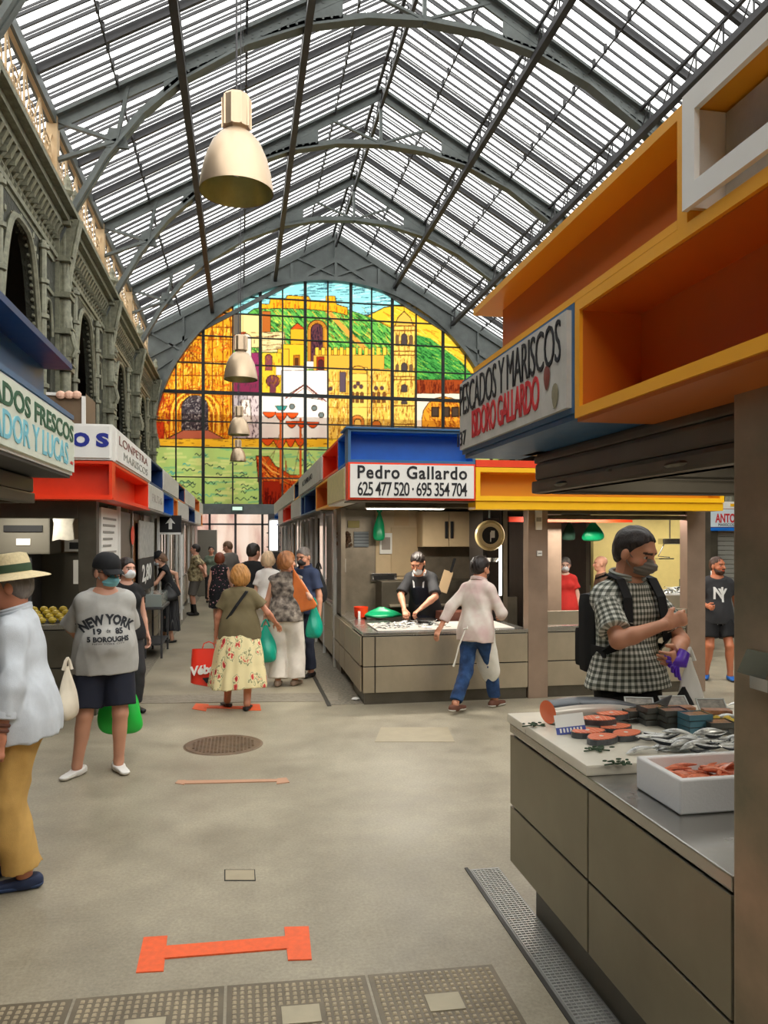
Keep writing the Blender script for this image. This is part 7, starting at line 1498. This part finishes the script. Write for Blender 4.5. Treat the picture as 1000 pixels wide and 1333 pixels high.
# ================= 11 floral skirt woman
p11 = at_z(312, 922)
def x11(K):
    S_, U_, F_, nb, P0 = K['S'], K['U'], K['F'], K['nb'], K['P0']
    pts = [nb+S_*.10+U_*-.01+F_*.02, nb+S_*.09-U_*.04-F_*.11, nb-S_*.02-U_*.20-F_*.155, nb-S_*.13-U_*.36-F_*.13, nb-S_*.19-U_*.42-F_*.02]; strap_mesh(K, pts, c_black, .035)
k11 = person('blond woman in olive T-shirt and long floral skirt walking away, seen from behind', p11.x, p11.y, facing(.12, 1), 1.575, skin=(204, 138, 108), fem=True, w=1.3, lean=.02, twist=0, head=(.35, .12, .05), feet=((-.16, .10), (.10, -.10)), toes=(30, -6), wr=((-.30, .10, .86), (.42, .20, 1.00)), eh=((-.9, -1, 0), (.6, -1, -.6)), curl=(1.1, .3), palm=[None, (0, 0, -1)],
        top=dict(m=c_khaki, sleeve=.62, hem=-.06, g=.02, loose=.03, wr=.009, sg=.02), bottom=dict(type='skirt', m=c_floral, hem=.27, r0=.155, r1=.275, amp=.014, shift=(-.02, 0)), shoes=dict(m=sh_black, h=-.045, name='sandal', sole=sh_black), hair=dict(style='bob', m=h_blond, cut=(.8, -.6, .03), vol=.010, low=-.15), extra=x11, q=1.05)
# bags carried
w_ = wpt(k11, k11['wr'][0]+V3(-.0, .0, -.09))
rbm = mat('red_bag', (232, 56, 36), .35)
rbg = thing('carrier_bag', 'red carrier bag with white lettering swinging from the hand of the floral skirt woman', 'bag', (w_.x-.075, w_.y-.02, w_.z), -.15); b = MB(); vs = []
W3, H3, D3 = .40, .40, .12
prof = [(-.5, 0, .30), (.5, 0, .30), (.56, -.5, .5), (.52, -1, .40), (-.62, -1, .40), (-.58, -.5, .5)]
ring = []
for zf, wf, df in ((0, .36, .03), (-.3, .37, .06), (-.7, .39, .085), (-.97, .38, .075), (-1, .34, .06)):
    n = 20; 
    for j in range(n): a = 2*PI*j/n; cx = math.copysign(abs(math.cos(a))**.45, math.cos(a)); cy = math.copysign(abs(math.sin(a))**.7, math.sin(a)); vs.append((cx*wf/2*(1+.02*math.sin(3*a+zf*9)), cy*df*(1+.1*math.sin(5*a)), zf*H3-.06+.03*zf*cx))
fs = []
for i in range(4):
    for j in range(20): fs.append((i*20+j, i*20+(j+1) % 20, (i+1)*20+(j+1) % 20, (i+1)*20+j))
fs.append(tuple(80+j for j in range(20))); b.add(vs, fs); bo = b.build('bag_body', rbm, rbg, smooth=True)
b = MB(); b.tube([(-.07, -.01, -.06), (-.05, 0, .0), (0, 0, .02), (.05, 0, 0), (.07, .01, -.06)], .006, 6); b.build('handle', rbm, rbg)
bpy.context.view_layer.update()
text('lettering', 'Véba', paper, bo, tuple(parent_world(bo) @ Vector((-.05, -.1, -.27))), tuple((Matrix.Rotation(-.15+.12, 3, 'Z') @ Vector((1, 0, .12)))), (0, 0, 1), .26, .10, bold=.04, thick=.02)
b = MB(); b.prism([(-.05, -.36), (.05, -.35), (.0, -.42)], -.1, -.085); b.build('bag_print', black, bo)
# ================= 12 white trousers woman
p12 = at_z(375, 893)
k12 = person('woman with chestnut bob, mottled sleeveless top and wide white trousers, seen from behind', p12.x-.03, p12.y, facing(.3, 1), 1.70, skin=(210, 156, 128), fem=True, w=1.1, head=(-.8, .1, 0), feet=((-.1, .0), (.11, .07)), toes=(5, -15), wr=((-.30, .06, .80), (.26, .22, 1.05)), eh=((-.5, -1, 0), (.5, -1, 0)), top=dict(m=c_tank, sleeve=.08, hem=-.06, g=.02, loose=.02), bottom=dict(type='trousers', m=c_cream, t=1.97, g=.03, r=(.10, .095, .095), wr=.008), shoes=dict(m=sh_nude, sole=sh_nude), hair=dict(style='bob', m=h_brown, vol=.004, cut=(.8, -.6, .03)), extra=None, q=1.1)
w_ = wpt(k12, k12['wr'][0]); bag('plastic_bag', 'teal plastic bag in the hand of the white trousers woman, beside the floral skirt', teal, tuple(w_+Vector((.0, -.22, -.06))), .30, .46, .17, 41)
# ================= 13 navy polo man
p13 = at_z(399, 884)
def x13(K): face_mask(K, m_dark, strap=False)
k13 = person('grey haired man in navy polo and dark trousers facing the white trousers woman', p13.x+.0, p13.y+.2, facing(-.75, -.75), 1.75, skin=(204, 148, 120), w=1.1, belly=.02, head=(.1, .25, 0), feet=((-.1, 0), (.1, .0)), toes=(10, -10), wr=((-.26, .02, .82), (.26, .14, .95)), curl=(1, .8), top=dict(m=c_polo, sleeve=.7, hem=-.06, g=.02, collar=True), bottom=dict(type='trousers', m=cloth('dark_trouser_cloth', (34, 40, 58))), shoes=dict(m=sh_black), hair=dict(style='short', m=h_grey, low=-.08), extra=x13, q=1.1)
bag('plastic_bag', 'teal plastic bag hanging beside the navy polo man', teal, tuple(at_d(409, 9.7, 1.02)), .22, .44, .15, 42)
ob_ = thing('shoulder_bag', 'orange brown triangular shoulder bag between the white trousers woman and navy polo man', 'bag', at_d(392, 9.55, 1.02)); b = MB(); b.prism([(-.1, .46), (.20, -.0), (.17, -.05), (-.1, -.12), (-.13, -.08)], -.05, .05); o = b.build('bag_body', mat('tan_leather', (196, 104, 40), .55, var=.12), ob_, bevel=.02); b = MB(); b.bar((-.1, 0, .44), (-.16, .05, .62), .02, .01); b.build('shoulder_strap', MATS['tan_leather'], ob_)
bag('backpack', 'black backpack on the far side of the navy polo man', c_black, tuple(at_d(415, 10.3, 1.45)), .22, .48, .2, 43)
# ================= 14 fishmonger
def x14(K):
    face_mask(K, m_white, low=-.03, strap=False); nb, U, F, S_ = K['nb'], K['U'], K['F'], K['S']
    P0 = K['P0']; T = K['T']; f = cut(union([cap(P0+F*.03, K['chest']+F*.02, .16, .16, F, .72), (cap(P0+F*.04, P0-V3(0, 0, .35), .17, .2, F, .7), .05)], .05), (P0+F*.02, -F), (nb-U*.14, U)); mk_mesh('apron', [nets(wrinkle(f, .004), .012)], c_navy, K['body'])
    strap_mesh(K, [nb-U*.15+S_*.06+F*.125, nb+U*.015+S_*.075+F*.05, nb+U*.02+S_*.07-F*.03], m_white, .02, 'apron_strap'); strap_mesh(K, [nb-U*.15-S_*.06+F*.125, nb+U*.015-S_*.075+F*.05, nb+U*.02-S_*.07-F*.03], m_white, .02, 'apron_strap')
k14 = person('bearded fishmonger in charcoal T-shirt and dark apron bending over the small fish', 2.36, 9.74, facing(-.62, -1), 1.76, skin=(206, 146, 116), w=1.05, lean=.42, head=(.0, .55, 0), feet=((-.13, -.1), (.13, -.1)), wr=((-.10, .50, .965), (.10, .53, .95)), eh=((-1, .2, -.5), (1, .2, -.5)), palm=[(0, 0, -1), (0, 0, -1)], curl=(.6, .6), top=dict(m=c_char, sleeve=.85, hem=-.04), bottom=dict(type='trousers', m=c_black), shoes=dict(m=sh_black), hair=dict(style='short', m=h_dark, low=-.075, beard=True), extra=x14, q=1.0)
# ================= 15 apron man walking away
pa, pb = at_z(590, 935), at_z(642, 915); p15 = (pa+pb)/2
def x15(K):
    P0, U, F, S_, nb = K['P0'], K['U'], K['F'], K['S'], K['nb']
    f = union([cap(P0+F*.04+U*.14, P0+F*.03, .168, .178, F, .72), (cap(P0+F*.06+S_*.02, P0+F*.20-V3(0, 0, .44)+S_*.05, .178, .13, F, .42), .04)], .04); f = cut(f, (P0+F*.03, -F), (P0+U*.2, U)); mk_mesh('apron', [nets(wrinkle(f, .007, 18), .011)], c_wapron, K['body'])
    b = MB(); 
    for s_ in (-1, 1): b.tube([tuple(P0+U*.10+S_*s_*.16+F*.03), tuple(P0+U*.10+S_*s_*.12-F*.10), tuple(P0+U*.085-F*.135)], .008, 6)
    b.tube([tuple(P0+U*.085-F*.14), tuple(P0-U*.02-F*.17-S_*.03), tuple(P0-V3(0, 0, .17)-F*.20-S_*.08), tuple(P0-V3(0, 0, .31)-F*.2-S_*.12), tuple(P0-V3(0, 0, .40)-F*.22-S_*.14)], [.012, .009, .009, .008, .012], 6); b.tube([tuple(P0+U*.085-F*.14), tuple(P0+U*.03-F*.17+S_*.01), tuple(P0+U*.02-F*.17-S_*.04)], .009, 6); b.build('apron_tie', c_wapron, K['body'], smooth=True); face_mask(K, m_dark)
k15 = person('dark haired man in stained pale shirt, jeans and white apron striding past the corner counter', p15.x+.02, p15.y, facing(.86, .62), 1.70, skin=(210, 146, 114), w=1.02, lean=.10, twist=.0, head=(-.15, .12, 0), hip_drop=.03, feet=((-.05, -.30), (.05, .29)), foot_z=(.03, 0), toes=(0, -5), knee=((0, 1, 0), (0, 1, 0)), wr=((-.34, -.27, .84), (.12, .32, 1.02)), eh=((-.7, -1, 0), (.9, -.7, -.5)), curl=(.35, .6), palm=[(.2, 1, 0), None],
        top=dict(m=c_pale, sleeve=1.7, hem=-.11, g=.022, loose=.02, wr=.010, collar=True, sg=.018), bottom=dict(type='trousers', m=c_denim, t=1.93, r=(.09, .062, .056), wr=.010), shoes=dict(m=sh_brown, sole=sh_sole), hair=dict(style='short', m=h_dark, low=-.07, vol=.006, beard=False), extra=x15, q=.9)
# ================= 16 checked shirt man
def x16(K):
    P0, U, F, S_, nb, HP = K['P0'], K['U'], K['F'], K['S'], K['nb'], K['HP']; face_mask(K, m_grey)
    b = MB(); b.lathe([(.001, .008), (.012, .008), (.014, 0)], tuple(HP(-.035, .088, -.062)), 10, M=Matrix((Vector(K['hs']), Vector(-K['hu']), Vector(K['hf']))).transposed()); b.build('mask_valve', m_white, K['body'])
    for s_ in (-1, 1): strap_mesh(K, [nb+U*.012+S_*s_*.10-F*.10, nb+U*.035+S_*s_*.105-F*.02, nb+U*.01+S_*s_*.105+F*.07, nb-U*.08+S_*s_*.11+F*.128, nb-U*.2+S_*s_*.12+F*.145, nb-U*.30+S_*s_*.15+F*.13, nb-U*.36+S_*s_*.185+F*.05, nb-U*.36+S_*s_*.185-F*.06], c_black, .055, 'backpack_strap')
    b = MB(); pass
k16 = person('tall man in grey checked shirt and grey face mask, looking down at purple gloves', 2.20, 4.12, facing(.12, -1), 1.94, skin=(206, 146, 114), w=.93, head=(.45, .32, .0), feet=((-.12, 0), (.12, 0)), twist=.12, wr=((-.07, .29, 1.10), (-.03, .27, 1.245)), eh=((-1, -.4, -.5), (1, .1, -.7)), curl=(.8, .7), palm=[(1, -.1, 0), (-.1, -1, -.3)],
        top=dict(m=c_check, sleeve=.78, hem=-.005, g=.024, loose=.025, hemw=.02, wr=.009, collar=cloth('collar_grey', (150, 152, 142)), sg=.018, seed=4), bottom=dict(type='trousers', m=c_black), shoes=dict(m=sh_black), hair=dict(style='short', m=h_dark, low=-.07, vol=.002, cut=(.8, -.62, .004)), extra=x16, stubble=.3, q=.8)
bp_ = wpt(k16, k16['nb']-k16['F']*.21-k16['U']*.27+k16['S']*-.03); bpk = thing('backpack', 'black backpack on the shoulders of the checked shirt man', 'backpack', bp_, k16['body'].rotation_euler.z+.15)
b = MB(); b.bbox(-.155, .155, -.08, .08, -.27, .22, .07); b.bbox(-.12, .12, -.14, -.07, -.24, .0, .04); b.build('pack', c_black, bpk, smooth=True)
w_ = wpt(k16, k16['wr'][0]); purple = mat('purple_nitrile', (92, 44, 190), .35, var=.1)
gl = thing('rubber_gloves', 'bunched purple rubber gloves held by the checked shirt man', 'gloves', tuple(w_+Vector((-.02, -.07, -.02)))); b = MB(); rg = random.Random(3)
b.tube([(-.01, 0, .06), (.01, -.01, .0), (-.02, 0, -.05)], [.03, .035, .025], 10); 
for k in range(6): a = -2.6+.35*k; b.tube([(0, 0, -.02), (.05*math.cos(a), -.015, -.03+.04*math.sin(a)), (.09*math.cos(a+.2), -.01, -.04+.05*math.sin(a))], [.014, .011, .008], 7)
b.build('gloves', purple, gl, smooth=True); gl.scale = (1.15, 1.1, .85); gl.rotation_euler = (0, .9, 0)
bag('plastic_bag', 'white plastic bag hanging from the arm of the checked shirt man', mat('white_plastic', (226, 224, 218), .4), tuple(w_+Vector((.12, .05, -.03))), .16, .34, .12, 51)
bag('camera_pouch', 'black pouch hanging at the hip of the checked shirt man', c_black, tuple(w_+Vector((.02, -.05, -.17))), .13, .15, .08, 52, handles=False)
# ================= 17 NY T-shirt man
def x17(K):
    project_text(K, K['top'], 'N', mat('white_print', (232, 232, 228), .8), (-.022, .33), .13, .17, bold=.03); project_text(K, K['top'], 'Y', MATS['white_print'], (.035, .30), .13, .19, bold=.03, off=.006)
    b = MB(); P0 = K['P0']; 
    for s_ in (-1, 1): b.tube([tuple(P0+K['F']*.125+K['S']*s_*.02+V3(0, 0, -.0)), tuple(P0+K['F']*.14+K['S']*s_*.035+V3(0, 0, -.11))], .005, 5)
    b.build('drawstring', m_white, K['body'])
p17 = at_z(933, 884)
k17 = person('bearded man in charcoal T-shirt with white interlocked letters, black shorts and blue trainers', p17.x, p17.y, facing(-.25, -1), 1.63, skin=(196, 120, 84), w=1.1, head=(.55, -.03, 0), lean=.02, hip_drop=.01, feet=((.16, .03), (-.14, .10)) if False else ((-.15, .10), (.15, .0)), toes=(-5, -20), wr=((-.34, -.04, .86), (.22, .26, 1.05)), eh=((-.6, -1, 0), (.5, -1, -.3)), curl=(1.0, 1.1),
        top=dict(m=c_char, sleeve=.62, hem=-.10, g=.02), bottom=dict(type='shorts', m=c_black, t=.72, g=.024), shoes=dict(m=sh_blue, sole=mat('dark_sole', (30, 34, 40), .6)), hair=dict(style='short', m=h_beard, low=-.05, beard=True, vol=-.004), extra=x17, q=1.0)
# ================= 18-20 others behind
p18 = at_d(924, 13)
k18 = person('dark haired person in pale top half hidden behind the bearded man', 7.55, 11.6, facing(-.2, -1), 1.58, skin=(200, 140, 116), top=dict(m=c_wshirt, sleeve=.5), bottom=dict(type='trousers', m=c_navy), shoes=dict(m=sh_black), hair=dict(style='short', m=h_dark), q=2)
p19 = at_d(783, 11.4)
k19 = person('bald person in brown shirt seen over the shoulder strap of the checked shirt man', p19.x, p19.y, facing(-1, .3), 1.60, skin=(214, 156, 128), top=dict(m=cloth('brown_cloth', (90, 66, 50)), sleeve=.6), bottom=dict(type='trousers', m=c_navy), shoes=dict(m=sh_black), q=1.8)
p20 = at_d(736, 11.6)
k20 = person('person in red top and jeans behind the second counter', p20.x, p20.y, facing(-.4, -1), 1.58, skin=(220, 176, 156), fem=True, head=(0, .2, 0), top=dict(m=c_red, sleeve=.6), bottom=dict(type='trousers', m=c_denim), shoes=dict(m=sh_black), hair=dict(style='short', m=h_grey), extra=lambda K: face_mask(K, m_white, strap=False), q=1.8)
